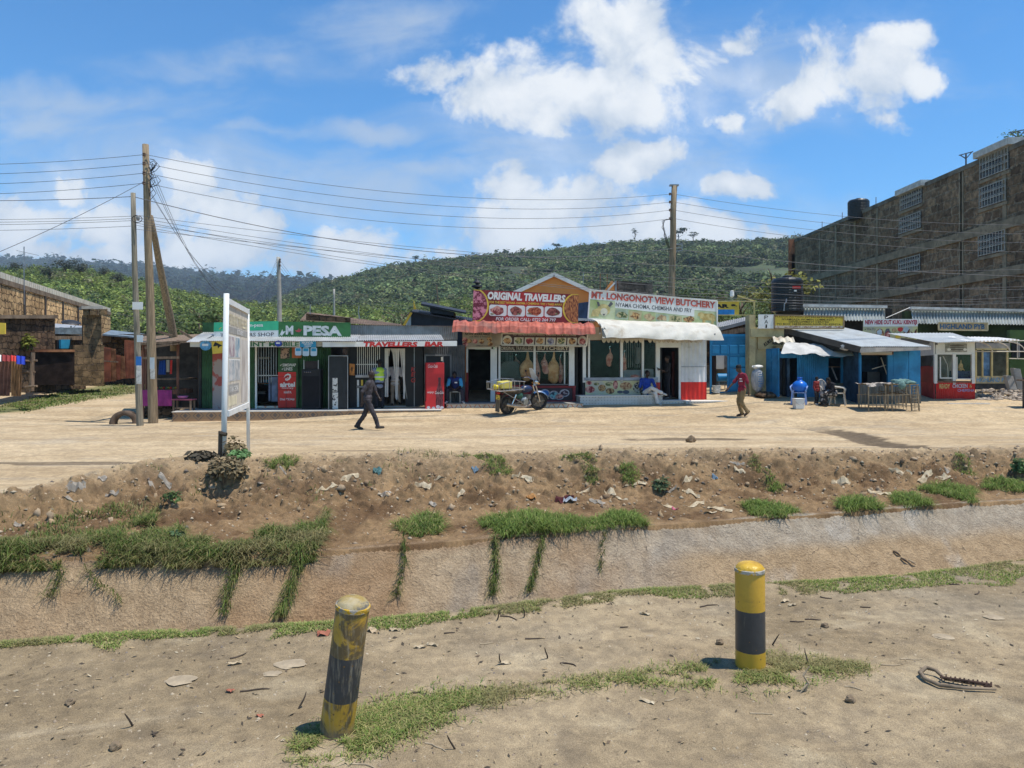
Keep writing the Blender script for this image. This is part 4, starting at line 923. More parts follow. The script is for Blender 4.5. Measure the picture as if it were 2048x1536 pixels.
lum(T, F1, 632, 683.5, 648, 693, 1.17, 1.2, 'fascia', mat('bare_board', (.38, .33, .25), .9, .2, 4, st=(1, 1, 8)))
def flatsign(name, label, F, quadpx, o, m, th=.04, frame=None, group=None, cat='sign'):
    """board whose corners are pixels bl, br, tr, tl"""
    P = [F.p(a, b, o) for a, b in quadpx]; c = F.M @ ((P[0]+P[1])/2); T = Thing(name, label, cat, c, group)
    q = [(p.x, p.z) for p in P]; T.q = q; T.F = F; T.oo = o
    T.part('board', MB(F.M).prism(q, -o, -o+th), m)
    if frame:
        for i in range(4): a, b = q[i], q[(i+1) % 4]; T.part('frame', MB(F.M).bar((a[0], -o-.005, a[1]), (b[0], -o-.005, b[1]), .05, .05), frame)
    return T
def inq(T, u, v, do=.006):
    (ax, az), (bx, bz), (cx, cz), (dx, dz) = T.q
    return Vector(((ax*(1-u)+bx*u)*(1-v)+(dx*(1-u)+cx*u)*v, -T.oo-do, (az*(1-u)+bz*u)*(1-v)+(dz*(1-u)+cz*u)*v))
def sgn_text(T, s, u0, v0, u1, v1, m, bold=.02, shear=0., do=.006, space=1.):
    q = [(inq(T, a, b).x, inq(T, a, b).z) for a, b in ((u0, v0), (u1, v0), (u1, v1), (u0, v1))]
    T.part('lettering', MB(T.F.M).text(s, 0, 1, 0, 1, -T.oo-do, bold, shear, space, q), m)
def sgn_poly(T, pts, m, do=.004, name='panel'):
    mb = MB(T.F.M); P = [inq(T, a, b, do) for a, b in pts]; mb.add(P, [tuple(range(len(P)))]); return T.part(name, mb, m)
def sgn_rect(T, u0, v0, u1, v1, m, do=.004, name='panel'): return sgn_poly(T, [(u0, v0), (u1, v0), (u1, v1), (u0, v1)], m, do, name)
def ell(u, v, a, b, n=22, a0=0, a1=360, wob=0., seed=0):
    r = random.Random(seed); return [(u+a*math.cos(t)*(1+r.uniform(-wob, wob)), v+b*math.sin(t)*(1+r.uniform(-wob, wob))) for t in [math.radians(a0+(a1-a0)*k/n) for k in range(n if a1-a0 == 360 else n+1)]]
b1 = flatsign('banner', 'mint and white shop banner behind the signboard posts', F1, [(427, 680), (557, 677), (557, 642), (428, 645)], .45, PWHITE)
sgn_rect(b1, 0, .48, 1, 1, mat('mint_green', (.05, .42, .22), .6, .08), name='stripe')
sgn_text(b1, 'm-pesa', .54, .64, .76, .84, PWHITE, .02); sgn_text(b1, 'TRAVELLERS SHOP', .10, .14, .93, .36, PGREY, .015)
sgn_poly(b1, [(.07, .62), (.09, .60), (.13, .72), (.10, .70)], PYEL, name='emblem')
b2 = flatsign('sign_board', 'dark green sign board with big white letters and a red mark', F1, [(557, 679), (701, 681), (701, 645), (557, 643)], .46, mat('sign_green', (.035, .13, .04), .5, .25, 2))
W2 = mat('worn_white_letters', (.55, .56, .54), .7, .15, 5)
sgn_text(b2, 'M', .10, .28, .205, .78, W2, .05); sgn_text(b2, 'PESA', .345, .24, .88, .80, W2, .05)
sgn_poly(b2, [(.225, .53), (.25, .44), (.29, .42), (.315, .50), (.32, .60), (.29, .56), (.285, .66), (.26, .52)], mat('red_mark', (.35, .05, .06), .6), name='emblem')
sgn_poly(b2, [(.0, .12), (.055, .58), (.06, .44), (.10, .47), (.045, .20), (.03, .28)], W2, name='arrow')
def disc_sign(label, F, x, y, rx, ry, o, m, strip=None):
    p = F.w(x, y+ry, o); T = Thing('round_sign', label, 'sign', p); c = F.p(x, y, o); k = F.d(x, o)/S
    T.part('disc', MB(F.M).disc(c.x, c.z, rx*k, ry*k, -o, -o+.02), m)
    if strip: T.part('lettering', MB(F.M).box(c.x-rx*k*.6, c.x+rx*k*.5, -o-.004, -o-.001, c.z-ry*k*.1, c.z+ry*k*.35), strip)
    return T
disc_sign('round pale blue advert hung at the left end of the awning', F1, 411, 691, 11, 10, 1.26, mat('sky_blue_print', (.10, .30, .48), .6, .35, 6), PWHITE)
disc_sign('small dark blue disc hung over the lettering of the awning board', F1, 556.5, 687, 7, 6.4, 1.26, mat('navy_print', (.025, .05, .32), .5, .1), PWHITE)
s = flatsign('advert', 'yellow advert with a black figure under the awning', F1, [(425, 708), (446, 706), (446, 682), (423, 683)], 1.24, PYEL, .01)
sgn_poly(s, [(.1, .6), (.3, .95), (.5, .85), (.95, .62), (.7, .55), (.55, .4), (.5, .65), (.3, .6)], PBLK)
s = flatsign('advert', 'blue advert with white lettering next to the end of the green letters', F1, [(600, 694.5), (632, 695), (632, 682.5), (600, 682)], 1.25, PCYAN, .02)
sgn_text(s, 'NUNUA', .12, .56, .82, .92, PWHITE, .03); sgn_text(s, 'MREMBO', .25, .32, .75, .5, PWHITE, .02); sgn_text(s, 'HAPA', .3, .06, .7, .26, PWHITE, .02)
for i, (x0, x1, y1) in enumerate(((590, 603, 711), (605, 618.5, 712), (621, 634, 712))):
    p = F1.w((x0+x1)/2, y1, 1.2); t0, t1, z0, z1 = F1.r(x0, 695, x1, y1, 1.2); T = Thing('hanging_card', ['blue and white card, leftmost of the three under the awning', 'blue and white card, middle of the three under the awning', 'blue and white card, rightmost of the three under the awning'][i], 'advert card', p, 'three blue and white hanging cards')
    T.part('card', MB(F1.M).rrect(t0, t1, z0, z1, .05, -1.2, -1.19), mat('pale_print', (.45, .55, .62), .6, .1)); T.part('print', MB(F1.M).box(t0+.03, t1-.03, -1.206, -1.201, z0+(z1-z0)*.55, z1-.03), PCYAN)
# loudspeakers and steel cabinet on the platform
def loud(x0, x1, y0, y1, o, label):
    p = F1.w((x0+x1)/2, y1, o); T = Thing('loudspeaker', label, 'loudspeaker', p); t0, t1, z0, z1 = F1.r(x0, y0, x1, y1, o)
    T.part('cabinet', MB(F1.M).box(t0, t1, -o, -o+.5, z0, z1), mat('speaker_black', (.012, .012, .014), .6, .2), bevel=.02)
    T.part('grille', MB(F1.M).box(t0+.05, t1-.05, -o-.015, -o-.002, z0+.08, z1-.25), mat('speaker_cloth', (.009, .009, .011), .9))
    m = MB(F1.M)
    for k in range(4): q = F1.p(x0+6+k*4, y0+6, o); m.ball((q.x, -o-.01, q.z), .018, 6)
    T.part('screw', m, CHROME); return T, t0, t1, z1
T, t0, t1, z1 = loud(603, 641, 738, 818, .75, 'tall black loudspeaker box beside the red advert door')
T.part('top_box', MB(F1.M).box(t0+.12, t1-.1, -.72, -.4, z1, z1+.28), mat('brown_black', (.03, .025, .025), .8))
for t in (t0+.08, t1-.08): T.part('support', MB(F1.M).bar((t, -.72, z1), (t, -.72, z1+.32), .03), STEEL)
p = F1.w(676, 818, .7); T = Thing('steel_cabinet', 'black steel cabinet with a spotted white strip, left of the bar window', 'cabinet', p)
lum(T, F1, 658, 714, 694, 818, .25, .7, 'body', mat('cabinet_black', (.017, .019, .022), .45, .2)); lum(T, F1, 659, 719, 693, 750, .7, .715, 'door', mat('cabinet_black', (.017, .019, .022))); lum(T, F1, 659, 751.5, 693, 784, .7, .715, 'door', mat('cabinet_black', (.017, .019, .022))); lum(T, F1, 659, 785.5, 693, 816, .7, .715, 'door', mat('cabinet_black', (.017, .019, .022)))
for x in (656.5, 694.5): lum(T, F1, x, 711, x+1.4, 820, .66, .74, 'frame', STEEL)
lum(T, F1, 656.5, 711, 696, 712.4, .66, .74, 'frame', STEEL)
SP = mat('spotted_sticker', (.62, .60, .55), .7, .1, 9, dirt=(.03, .03, .03), ds=9, dl=.54, dh=.58)
lum(T, F1, 665, 756, 675, 783, .716, .722, 'sticker', SP); lum(T, F1, 665, 785, 676, 818, .716, .722, 'sticker', SP)
s = flatsign('advert', 'small orange card hung in the dark gap left of the bar window', F1, [(699, 750), (709, 751), (709, 728), (699, 727)], .4, mat('amber_print', (.50, .20, .05), .6, .4, 6), .03)
sgn_rect(s, .4, .35, .6, .7, PBLK)

# --- the bar
T = Thing('bar', 'grey corrugated bar with barred window and strip-curtained doorway', 'bar', F2.w(800, 815)); zf = .34
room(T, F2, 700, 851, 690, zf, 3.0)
corr(T, F2, 700, 651, 915, 679, .0, 'upper_wall', GREYTIN); corr(T, F2, 848, 690, 930, 818, .0, 'wall_sheet', DARKTIN)
lum(T, F2, 699, 692, 713, 818, -.06, .0, 'wall', BLACK); lum(T, F2, 761, 692, 769, 818, -.06, .02, 'wall', BLACK); lum(T, F2, 713, 752, 761, 818, -.06, .0, 'wall', BLACK)  # first black sheet covers an opening, its shade painted as black
g = MB(F2.M)
for k in range(12): x = 715+k*4; t = F2.t(x); g.box(t-.011, t+.011, -.05, -.03, F2.z(x, 750), F2.z(x, 692))
g.box(F2.t(712), F2.t(762), -.055, -.028, F2.z(740, 729.5), F2.z(740, 728)); T.part('window_bars', g, WHITE)
lum(T, F2, 711, 750, 738, 755, -.05, .12, 'sill', mat('sill_grey', (.40, .40, .40), .6)); 
for y in (772, ): lum(T, F2, 713, y, 745, y+3, .0, .05, 'shelf', GREYP)
lum(T, F2, 714, 776, 718, 814, .0, .04, 'post', WHITE)
for x in (714, 722, 730): lum(T, F2, x, 760, x+4, 771, .0, .08, 'bottle', [PYEL, PDKG, PWHITE][(x//8) % 3])
dk = lum(T, F2, 811, 694, 846, 817, .04, .09, 'door', mat('door_black', (.012, .012, .012), .5)); lum(T, F2, 828, 695, 829, 816, .09, .1, 'seam', STEEL, sub=dk)
for ch, y in (('K', 734), ('E', 744), ('G', 756)): letters(T, F2, ch, 822, y, 831, y+9, .104, mat('faded_red', (.33, .035, .03), .7), .03, .15, sub=dk)
lum(T, F2, 768, 812, 812, 816.5, -.02, .1, 'threshold', CONC)
w = lum(T, F2, 852, 712, 900, 766, .02, .04, 'window', BLACK)
for a in ((849, 709, 903, 712), (849, 712, 852, 768), (900, 712, 903, 768)): lum(T, F2, *a, .02, .07, 'window_frame', mat('frame_grey', (.16, .16, .16), .6), sub=w)
lum(T, F2, 885, 712, 887, 766, .041, .06, 'mullion', GREYP, sub=w); lum(T, F2, 882, 714, 886, 722, .06, .065, 'sticker', CREAM, sub=w)
ze2 = F2.z(800, 683, 1.2)
m = MB(F2.M); m.sheet((F2.t(688, 1.15), -1.15, ze2+.02), (F2.t(888, 1.15), -1.15, ze2+.06), (F2.t(688, 1.15), .0, ze2+.26), (F2.t(888, 1.15), 0, ze2+.3), 46, .016, 1, (0, 0, 1), jag=.03); T.part('awning', m, GALV)
m = MB(F2.M); zr = F2.z(800, 651)
m.sheet((F2.t(700), -.06, zr+.02), (F2.t(918), -.06, zr-.02), (F2.t(700), 3.5, zr+.1), (F2.t(918), 3.5, zr+.1), 48, .014, 1, (0, 0, 1)); T.part('roof', m, RUST)
fb = T.part('fascia', MB(F2.M).prism([(F2.p(645, 693.5, 1.18).x, F2.p(645, 694, 1.18).z), (F2.p(914, 692, 1.18).x, F2.p(914, 692, 1.18).z), (F2.p(914, 681, 1.18).x, F2.p(914, 681.5, 1.18).z), (F2.p(645, 683, 1.18).x, F2.p(645, 684, 1.18).z)], -1.18, -1.14), WHITE)
letters(T, F2, 'TRAVELLERS', 727, 683.5, 835, 693.5, 1.185, PRED, .06, .12, sub=fb); letters(T, F2, 'BAR', 849, 683, 887, 693, 1.185, PRED, .06, .12, sub=fb)
# strip curtain
m = MB(F2.M); rr = random.Random(4); tops = np.linspace(769.5, 810, 12)
for i, x in enumerate(tops[:-1]):
    w_ = (tops[1]-tops[0]); sw = [0, 0, -1, 7, 10, 2, 0, -3, 12, 9, 0, 0][i]; yb = [794, 794, 780, 735, 798, 797, 800, 796, 796, 798, 798, 799][i]
    if i in (2, 3): yb = 712
    a = [F2.p(x, 697, .06), F2.p(x+w_, 697, .06), F2.p(x+w_*.5+sw, (697+yb)/2+4, .1), F2.p(x+sw*.3+w_*.1, (697+yb)/2, .1)]
    hw = w_*(.5 if i in (0, 1, 10) else .26)
    cx0, cx1 = x+w_/2, x+w_/2+sw; pts = [(cx0, 697, w_*.52), (cx0+sw*.25, 697+(yb-697)*.35, hw), (cx0+sw*.6, 697+(yb-697)*.7, hw*.9), (cx1, yb, hw*.85)]
    vs = []
    for k, (c, y, h) in enumerate(pts): vs += [F2.p(c-h, y, .08+.02*math.sin(i+k)), F2.p(c+h, y, .08+.03*math.sin(i*2+k))]
    m.add(vs, [(0, 1, 3, 2), (2, 3, 5, 4), (4, 5, 7, 6)])
CURT = mat('curtain_cloth', (.60, .57, .52), .85, .12, 3)
solo('strip_curtain', m, CURT, 'white cloth strips hanging in the bar doorway', 'curtain')

# red drinks fridge
p = F2.w(870, 819, .95); T = Thing('drinks_fridge', 'tall red drinks fridge with a bottle picture outside the bar', 'fridge', p)
FR = mat('fridge_red', (.50, .022, .026), .35, .06); lum(T, F2, 852, 725, 888.5, 819, .40, .95, 'body', FR, bevel=.015); lum(T, F2, 853, 726, 888, 817, .951, .97, 'door', FR, bevel=.008)
lum(T, F2, 851, 802, 855, 818, .5, .975, 'foot_panel', FR); letters(T, F2, 'Coca-Cola', 856, 729, 875, 735.5, .975, PWHITE, .0, .35); letters(T, F2, 'enjoy', 855, 782, 868, 788, .975, PWHITE, .0, .3)
def botl(F, cx, y0, y1, hw, o):
    pr = [(0, .38), (.06, .40), (.1, .30), (.2, .30), (.38, .62), (.5, .88), (.56, .95), (.62, .9), (.72, .84), (.85, .95), (.96, .95), (1, .8)]
    L_ = [F.p(cx-hw*r, y0+(y1-y0)*f, o) for f, r in pr]; R_ = [F.p(cx+hw*r, y0+(y1-y0)*f, o) for f, r in reversed(pr)]
    return MB(F.M).add(L_+R_, [tuple(range(len(L_)+len(R_)))])
T.part('bottle_picture', botl(F2, 879, 755, 812, 8, .974), mat('cola_print', (.055, .012, .02), .4, .4, 6, c2=(.22, .05, .06), st=(8, 8, 1.2)))
letters(T, F2, 'Coca-Cola', 870, 782, 887, 788, .978, PWHITE, .0, .35)
for i, (x, y, r) in enumerate(((857, 815, 3.5), (867, 816, 3.5), (876, 813.5, 4.2), (884, 815, 3.8))):
    c = F2.p(x, y, .976); k = F2.d(x)/S; T.part('ice_picture', MB(F2.M).disc(c.x, c.z, r*k, r*.8*k, -.978, -.975, 7), mat('ice_print', (.42, .42, .46), .5, .3, 9))

# --- red tiled butchery
T = BU = Thing('butchery', 'butchery with a red tile awning, white window frames and hanging meat', 'shop', F3.w(1050, 806)); zf = .51
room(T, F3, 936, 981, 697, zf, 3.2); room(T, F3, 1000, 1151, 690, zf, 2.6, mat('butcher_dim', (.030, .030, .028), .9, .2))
lum(T, F3, 926, 684, 933, 764, -.05, .05, 'post', mat('orange_wood', (.34, .12, .035), .7, .2, 3, st=(5, 5, .5))); lum(T, F3, 924, 764, 934, 806, -.05, .07, 'post', DRED)
lum(T, F3, 933, 694, 983, 698, -.1, .06, 'door_frame', WHITE); lum(T, F3, 932.5, 698, 936, 745, -.1, .06, 'door_frame', WHITE); lum(T, F3, 981, 698, 990, 806, -.1, .06, 'door_frame', WHITE)
lum(T, F3, 933, 745, 936.5, 806, -.1, .06, 'door_frame', DRED)
lum(T, F3, 925, 655, 1166, 694, -.1, -.02, 'upper_wall', CREAM)
for x0, x1 in ((990, 994), (997, 1001), (1067, 1071.5), (1138, 1149)): lum(T, F3, x0, 692, x1, 773, -.05, .05, 'post', WHITE)
lum(T, F3, 990, 773, 998, 806, -.05, .04, 'post', DRED)
hd = lum(T, F3, 1000, 690, 1139, 702, -.04, .02, 'header', mat('header_brown', (.05, .033, .028), .6)); lum(T, F3, 1000, 702, 1139, 703.3, -.04, .04, 'window_frame', WHITE)
letters(T, F3, 'ORIGINAL TRAVELLERS', 1002, 693, 1065, 700.5, .026, CREAM, .01, sub=hd); letters(T, F3, 'BUTCHERY', 1075, 692.5, 1138, 700.5, .026, CREAM, .04, sub=hd)
lum(T, F3, 1071, 768, 1139, 770, -.04, .04, 'window_frame', mat('frame_grey', (.16, .16, .16))); lum(T, F3, 1128, 703, 1130.5, 768, -.1, -.05, 'window_frame', WHITE)
ct = lum(T, F3, 1062, 772, 1151, 806, -.3, .06, 'counter', DRED)
for a in ((1060, 771.5, 1152, 775), (1146, 775, 1151, 806), (1062, 801, 1152, 804)): lum(T, F3, *a, .06, .11, 'counter_frame', mat('crimson', (.22, .02, .025), .55), sub=ct)
lum(T, F3, 1065, 776, 1145, 801, .06, .075, 'picture_panel', mat('panel_dark', (.03, .015, .025), .5), sub=ct)
for i, (x, y, rx, ry, c) in enumerate(((1082, 790, 8, 8, PMEAT), (1090, 787, 9, 8, PBLUE), (1108, 790, 9, 8, mat('salad_print', (.08, .10, .16), .6, .6, 12, c2=(.20, .42, .42), lo=.45, hi=.55)), (1129, 786, 9, 7, mat('plate_print', (.10, .03, .06), .6, .6, 12, c2=(.5, .42, .44), lo=.5, hi=.6)), (1118, 793, 9, 6, PMEAT), (1075, 794, 6, 5, PMEAT))):
    c0 = F3.p(x, y, .08); k = F3.d(x)/S
    lum_ = MB(F3.M).disc(c0.x, c0.z, rx*k*1.12, ry*k*1.1, -.079, -.076, 16); T.part('plate_picture', lum_, mat('plate_white', (.36, .34, .36), .6, .3, 8), sub=ct); T.part('food_picture', MB(F3.M).disc(c0.x, c0.z, rx*k*.9, ry*k*.85, -.083, -.08, 9), c, sub=ct)
ch = lum(T, F3, 1001, 703, 1067, 770, -.06, -.055, 'window', BLACK) if 0 else None
lum(T, F3, 1003, 770, 1066, 806, -.1, .0, 'wall', DRED)
GL = bpy.data.materials.new('window_glass'); GL.use_nodes = True
def glass_mat():
    t = GL.node_tree; t.nodes.clear(); o = N('ShaderNodeOutputMaterial', t); a = N('ShaderNodeBsdfTransparent', t); g = N('ShaderNodeBsdfGlossy', t); g.inputs['Roughness'].default_value = .03
    a.inputs[0].default_value = (.95, .95, .94, 1); mx_ = N('ShaderNodeMixShader', t); fr = N('ShaderNodeFresnel', t); fr.inputs[0].default_value = 1.5
    mx_.inputs[0].default_value = .008; lk(a.outputs[0], mx_.inputs[1], t); lk(g.outputs[0], mx_.inputs[2], t); lk(mx_.outputs[0], o.inputs[0], t)
glass_mat()
lum(T, F3, 1001, 703, 1067, 770, -.03, -.026, 'pane', GL); lum(T, F3, 1071.5, 703, 1138, 768, -.03, -.026, 'pane', GL)
for k in range(5): x = 1012+k*3; lum(T, F3, x, 705, x+.6, 730, -1.4, -1.38, 'hanging_bar', STEEL)
c0 = F3.p(1022, 745, -.7); T.part('mirror', MB(F3.M).rrect(c0.x-.42, c0.x+.42, c0.z-.6, c0.z+.45, .3, .7, .74), mat('smoky', (.06, .065, .065), .3))
# tiled awning roof
m = MB(F3.M); nx = 16; x0, x1 = F3.t(905, 1.6), F3.t(1188, 1.4); zt, zb = F3.z(1050, 644.5, 1.1), F3.z(1050, 667, 1.7); st = 12
pr = [(.9, zt-.01), (1.15, zt+.0), (1.4, zt-.08), (1.58, zt-.21), (1.68, zb)]; vs, fs = [], []
for j, (o, z) in enumerate(pr):
    for i in range(nx*st+1):
        a = i/st; b_ = a-math.floor(a); rib = .035*math.exp(-((b_-.5)/.13)**2)+.008*math.sin(b_*6.28); sag = .012*math.sin(a*2.1)+.010*math.sin(a*5.3+j)+.02*(math.floor(a/5) % 2)
        vs.append((x0+(x1-x0)*i/(nx*st)+.02*math.sin(j+a*3), -o-rib*(.5 if j < 2 else 1), z+rib*(1 if j < 3 else .12)+sag-.1*(i/(nx*st))+.05))
w_ = nx*st+1
for j in range(len(pr)-1):
    for i in range(nx*st): fs.append((j*w_+i, j*w_+i+1, (j+1)*w_+i+1, (j+1)*w_+i))
m.add(vs, fs); T.part('tiled_awning', m, mat('terracotta_sheet', (.40, .105, .068), .6, .28, 4, dirt=(.24, .10, .075), dl=.5, dh=.66))
m = MB(F3.M); m.hexa([(F3.t(915), -.9, zt-.16), (F3.t(1175), -.9, zt-.16), (F3.t(1175), 3, zt-.1), (F3.t(915), 3, zt-.1)], [(F3.t(915), -.9, zt-.08), (F3.t(1175), -.9, zt-.08), (F3.t(1175), 3, zt-.0), (F3.t(915), 3, zt)]); T.part('roof', m, RUST)
lum(T, F3, 1152, 694, 1166, 812, -2.5, -2.4, 'back_wall', BLACK)  # black sheet set in the gap, painting the shade between the shops
m = MB(); 
s = flatsign('menu_board', 'cream menu board over the dark doorway of the red-roofed butchery', F3, [(925, 694), (985, 694), (985, 664), (925, 664)], .35, mat('menu_cream', (.34, .28, .2), .8, .15), .03)
sgn_text(s, 'NOW AVAILABLE', .08, .78, .92, .95, PBLK, .02, .15); sgn_text(s, 'OUR MENU & FOODS', .22, .64, .85, .73, PBLK, .0); sgn_text(s, 'OPEN 24 HOURS', .45, .03, .9, .13, PBLK, .0)
for i, (u, v) in enumerate(((.22, .40), (.42, .38), (.63, .38), (.08, .5), (.9, .52), (.1, .18), (.92, .2))): sgn_poly(s, ell(u, v, .09, .16, 9, wob=.15, seed=i), PMEAT if i % 2 else PFOOD, name='food_picture')
s = flatsign('sign_board', 'brown sign board with round food pictures under the red tiled awning', F3, [(1003, 690), (1173, 692), (1175, 668), (1004, 667)], .75, mat('board_brown', (.07, .038, .035), .6), .05, CREAM)
sgn_text(s, 'For The Best Nyama Choma, Chemsha, Fry & Take Away', .13, .80, .87, .96, CREAM, .01)
for i in range(8):
    u = [.065, .20, .325, .45, .575, .70, .825, .945][i]
    if i in (0, 7): sgn_poly(s, ell(u, .42, .055, .42), CREAM, .004, 'plate_picture')
    else: sgn_rect(s, u-.055, .06, u+.055, .68, CREAM, .004, 'plate_picture')
    sgn_poly(s, ell(u, .38, .042, .27, 10, wob=.2, seed=i), [PFOOD, PLEAF, PMEAT, PFOOD, mat('blue_food', (.12, .12, .2), .6, .5, 11, c2=(.4, .4, .5)), PLEAF, PFOOD, PMEAT][i], .007, 'food_picture')
BAN = mat('banner_maroon', (.20, .020, .024), .45, .15, 1.2)
s = flatsign('banner', 'maroon banner with white lettering and four meat pictures on the red tiled roof', F3, [(945, 642), (1156, 646), (1157, 589), (947, 579)], .85, BAN, .02)
sgn_poly(s, [(.2, .98), (.8, .98), (.72, .05), (.3, .05)], mat('banner_red', (.42, .03, .03), .5), .003)
for sd in (0, 1):
    f = (lambda u: u) if sd == 0 else (lambda u: 1-u)
    sgn_poly(s, [(f(0), 0)]+[(f(a), b) for a, b in ell(0, .5, .15, .56, 18, -63, 63)]+[(f(0), 1)], PYEL, .004, 'border'); sgn_poly(s, [(f(0), .02)]+[(f(a), b) for a, b in ell(0, .5, .135, .52, 18, -66, 66)]+[(f(0), .98)], mat('print_raw_meat', (.30, .03, .07), .5, .5, 8, c2=(.62, .22, .28), lo=.42, hi=.58) if sd == 0 else mat('print_sausage', (.22, .03, .03), .5, .5, 7, c2=(.55, .22, .07), st=(3, 3, 1)), .006, 'meat_picture')
sgn_text(s, 'ORIGINAL TRAVELLERS', .135, .70, .875, .96, PWHITE, .05, .12, .01); sgn_text(s, 'FOR THE BEST NYAMA CHOMA / CHEMSHA / FRY / TAKE AWAY', .155, .58, .845, .66, PYEL, .02, 0, .01); sgn_text(s, 'FOR ORDER CALL: 0722 264 797', .22, .03, .79, .14, PWHITE, .02, .12, .01)
for i in range(4):
    u = .155+.175*i; o = [(u+.165*a, .18+.36*b) for a, b in [(0, .12), (.08, 0), (.92, 0), (1, .12), (1, .88), (.92, 1), (.08, 1), (0, .88)]]
    sgn_poly(s, o, PWHITE, .006, 'plate_picture'); sgn_poly(s, ell(u+.08, .36, .062, .14, 11, wob=.2, seed=i+3), [PMEAT, mat('print_roast', (.17, .03, .03), .6, .5, 9, c2=(.42, .13, .1)), mat('print_stew', (.34, .03, .02), .6, .5, 14, c2=(.55, .16, .07)), mat('print_roast', (.17, .03, .03))][i], .009, 'meat_picture')
    sgn_poly(s, ell(u+.03+.08*(i % 2), .24+.02*i, .02, .03, 6, wob=.3, seed=i), PLEAF, .011, 'garnish_picture')
for x in (948, 1152): s.part('prop', MB(F3.M).bar(F3.p(x, 650, .8), F3.p(x, 590, .82), .04), STEEL)

# --- white butchery with the cloth awning
T = Thing('butchery', 'white butchery with cloth awning and red-bottomed corrugated wall', 'shop', F4.w(1290, 803)); zf = .58
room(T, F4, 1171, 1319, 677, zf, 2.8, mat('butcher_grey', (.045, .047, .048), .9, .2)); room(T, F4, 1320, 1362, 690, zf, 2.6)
lum(T, F4, 1166, 655, 1416, 680, -.1, -.01, 'upper_wall', CREAM)
for x0, x1 in ((1166, 1172), (1176.5, 1180), (1241, 1246), (1284, 1288), (1312, 1320)): lum(T, F4, x0, 676, x1, 765, -.05, .05, 'post', WHITE)
lum(T, F4, 1318, 677, 1362, 695, -.06, .04, 'lintel', WHITE); lum(T, F4, 1358, 694, 1361.5, 803, -.06, .04, 'door_frame', WHITE); lum(T, F4, 1312, 764, 1320, 803, -.05, .05, 'wall', RED)
lum(T, F4, 1168, 755, 1316, 761, -.05, .08, 'sill', mat('sill_blue_grey', (.30, .32, .35), .6)); pn = lum(T, F4, 1171, 761.5, 1316, 790, -.06, .05, 'picture_panel', mat('panel_print', (.52, .49, .40), .6, .12, 2, c2=(.60, .55, .28)))
for i, (x, y, rx, ry, c) in enumerate(((1178, 766, 6, 4, PMEAT), (1180, 779, 10, 7, PMEAT), (1204, 776, 8, 7, PFOOD), (1218, 768, 8, 4, PLEAF), (1220, 782, 9, 6, PFOOD), (1231, 770, 5, 9, PMEAT), (1252, 772, 13, 8, mat('print_fry', (.42, .13, .06), .6, .5, 13, c2=(.6, .42, .22))), (1278, 775, 13, 11, mat('print_rice', (.05, .05, .04), .6, .5, 16, c2=(.5, .5, .42), lo=.45, hi=.55)), (1240, 784, 6, 3, PGREY), (1252, 784, 7, 4, PGREY), (1193, 768, 6, 3, PLEAF))):
    c0 = F4.p(x, y, .055); k = F4.d(x)/S; T.part('food_picture', MB(F4.M).disc(c0.x, c0.z, rx*k, ry*k, -.058, -.051, 11), c, sub=pn)
lum(T, F4, 1180, 678, 1241, 755, -.03, -.026, 'pane', GL); lum(T, F4, 1246, 678, 1312, 755, -.03, -.026, 'pane', GL)
g = MB(F4.M)
for k in range(15): x = 1248+k*4.4; t = F4.t(x, -1.6); g.box(t-.012, t+.012, 1.6, 1.62, F4.z(x, 735, -1.6), F4.z(x, 684, -1.6))
T.part('grille', g, mat('pale_rod', (.5, .5, .47), .6)); lum(T, F4, 1248, 740, 1282, 756, -1.4, -.8, 'chest_freezer', mat('freezer_white', (.42, .43, .45), .5)); lum(T, F4, 1290, 738, 1312, 756, -1.0, -.5, 'chest_freezer', mat('freezer_white', (.42, .43, .45)))
lum(T, F4, 1273, 695, 1281, 728, -1.0, -.8, 'scale_column', GREYP); lum(T, F4, 1344, 703, 1358, 803, -.8, -.75, 'inner_door', mat('mahogany', (.10, .02, .015), .6))
CW = mat('white_tin', (.62, .62, .62), .5, .1, 1.5, dirt=(.40, .38, .35)); CR = mat('red_tin', (.58, .028, .02), .5, .12, 2)
corr(T, F4, 1361, 676, 1413, 764, .02, 'wall_sheet', CW, .17, .02); corr(T, F4, 1361, 764, 1413, 803, .021, 'wall_sheet', CR, .17, .02)
m = MB(F4.M); t = F4.t(1413); z0, z1 = .3, F4.z(1413, 676); m.box(t-.02, t, -.01, 3, z0, z1); T.part('side_wall', m, mat('side_blue', (.03, .10, .16), .7, .3))
lum(T, F4, 1362, 733, 1412, 734, .03, .045, 'seam', GREYP)
zr = F4.z(1290, 648); m = MB(F4.M); m.sheet((F4.t(1166), -.25, zr+.1), (F4.t(1434), -.25, zr+.0), (F4.t(1166), 3.2, zr+.3), (F4.t(1434), 3.2, zr+.2), 60, .014, 1, (0, 0, 1)); T.part('roof', m, GALV)
m = MB(F4.M)
n = 14; sc_ = []
for i in range(22):
    x = 1208+i*9.2
    if 1300 > x > 1288: continue
    c0 = F4.p(x, 680, .12); k = 4.2*F4.d(x)/S; m.prism([(c0.x-k, c0.z+.06), (c0.x-k, c0.z-.02), (c0.x-k*.6, c0.z-.08), (c0.x, c0.z-.115), (c0.x+k*.6, c0.z-.08), (c0.x+k, c0.z-.02), (c0.x+k, c0.z+.06)], -.12, -.115)
T.part('scalloped_trim', m, CREAM)
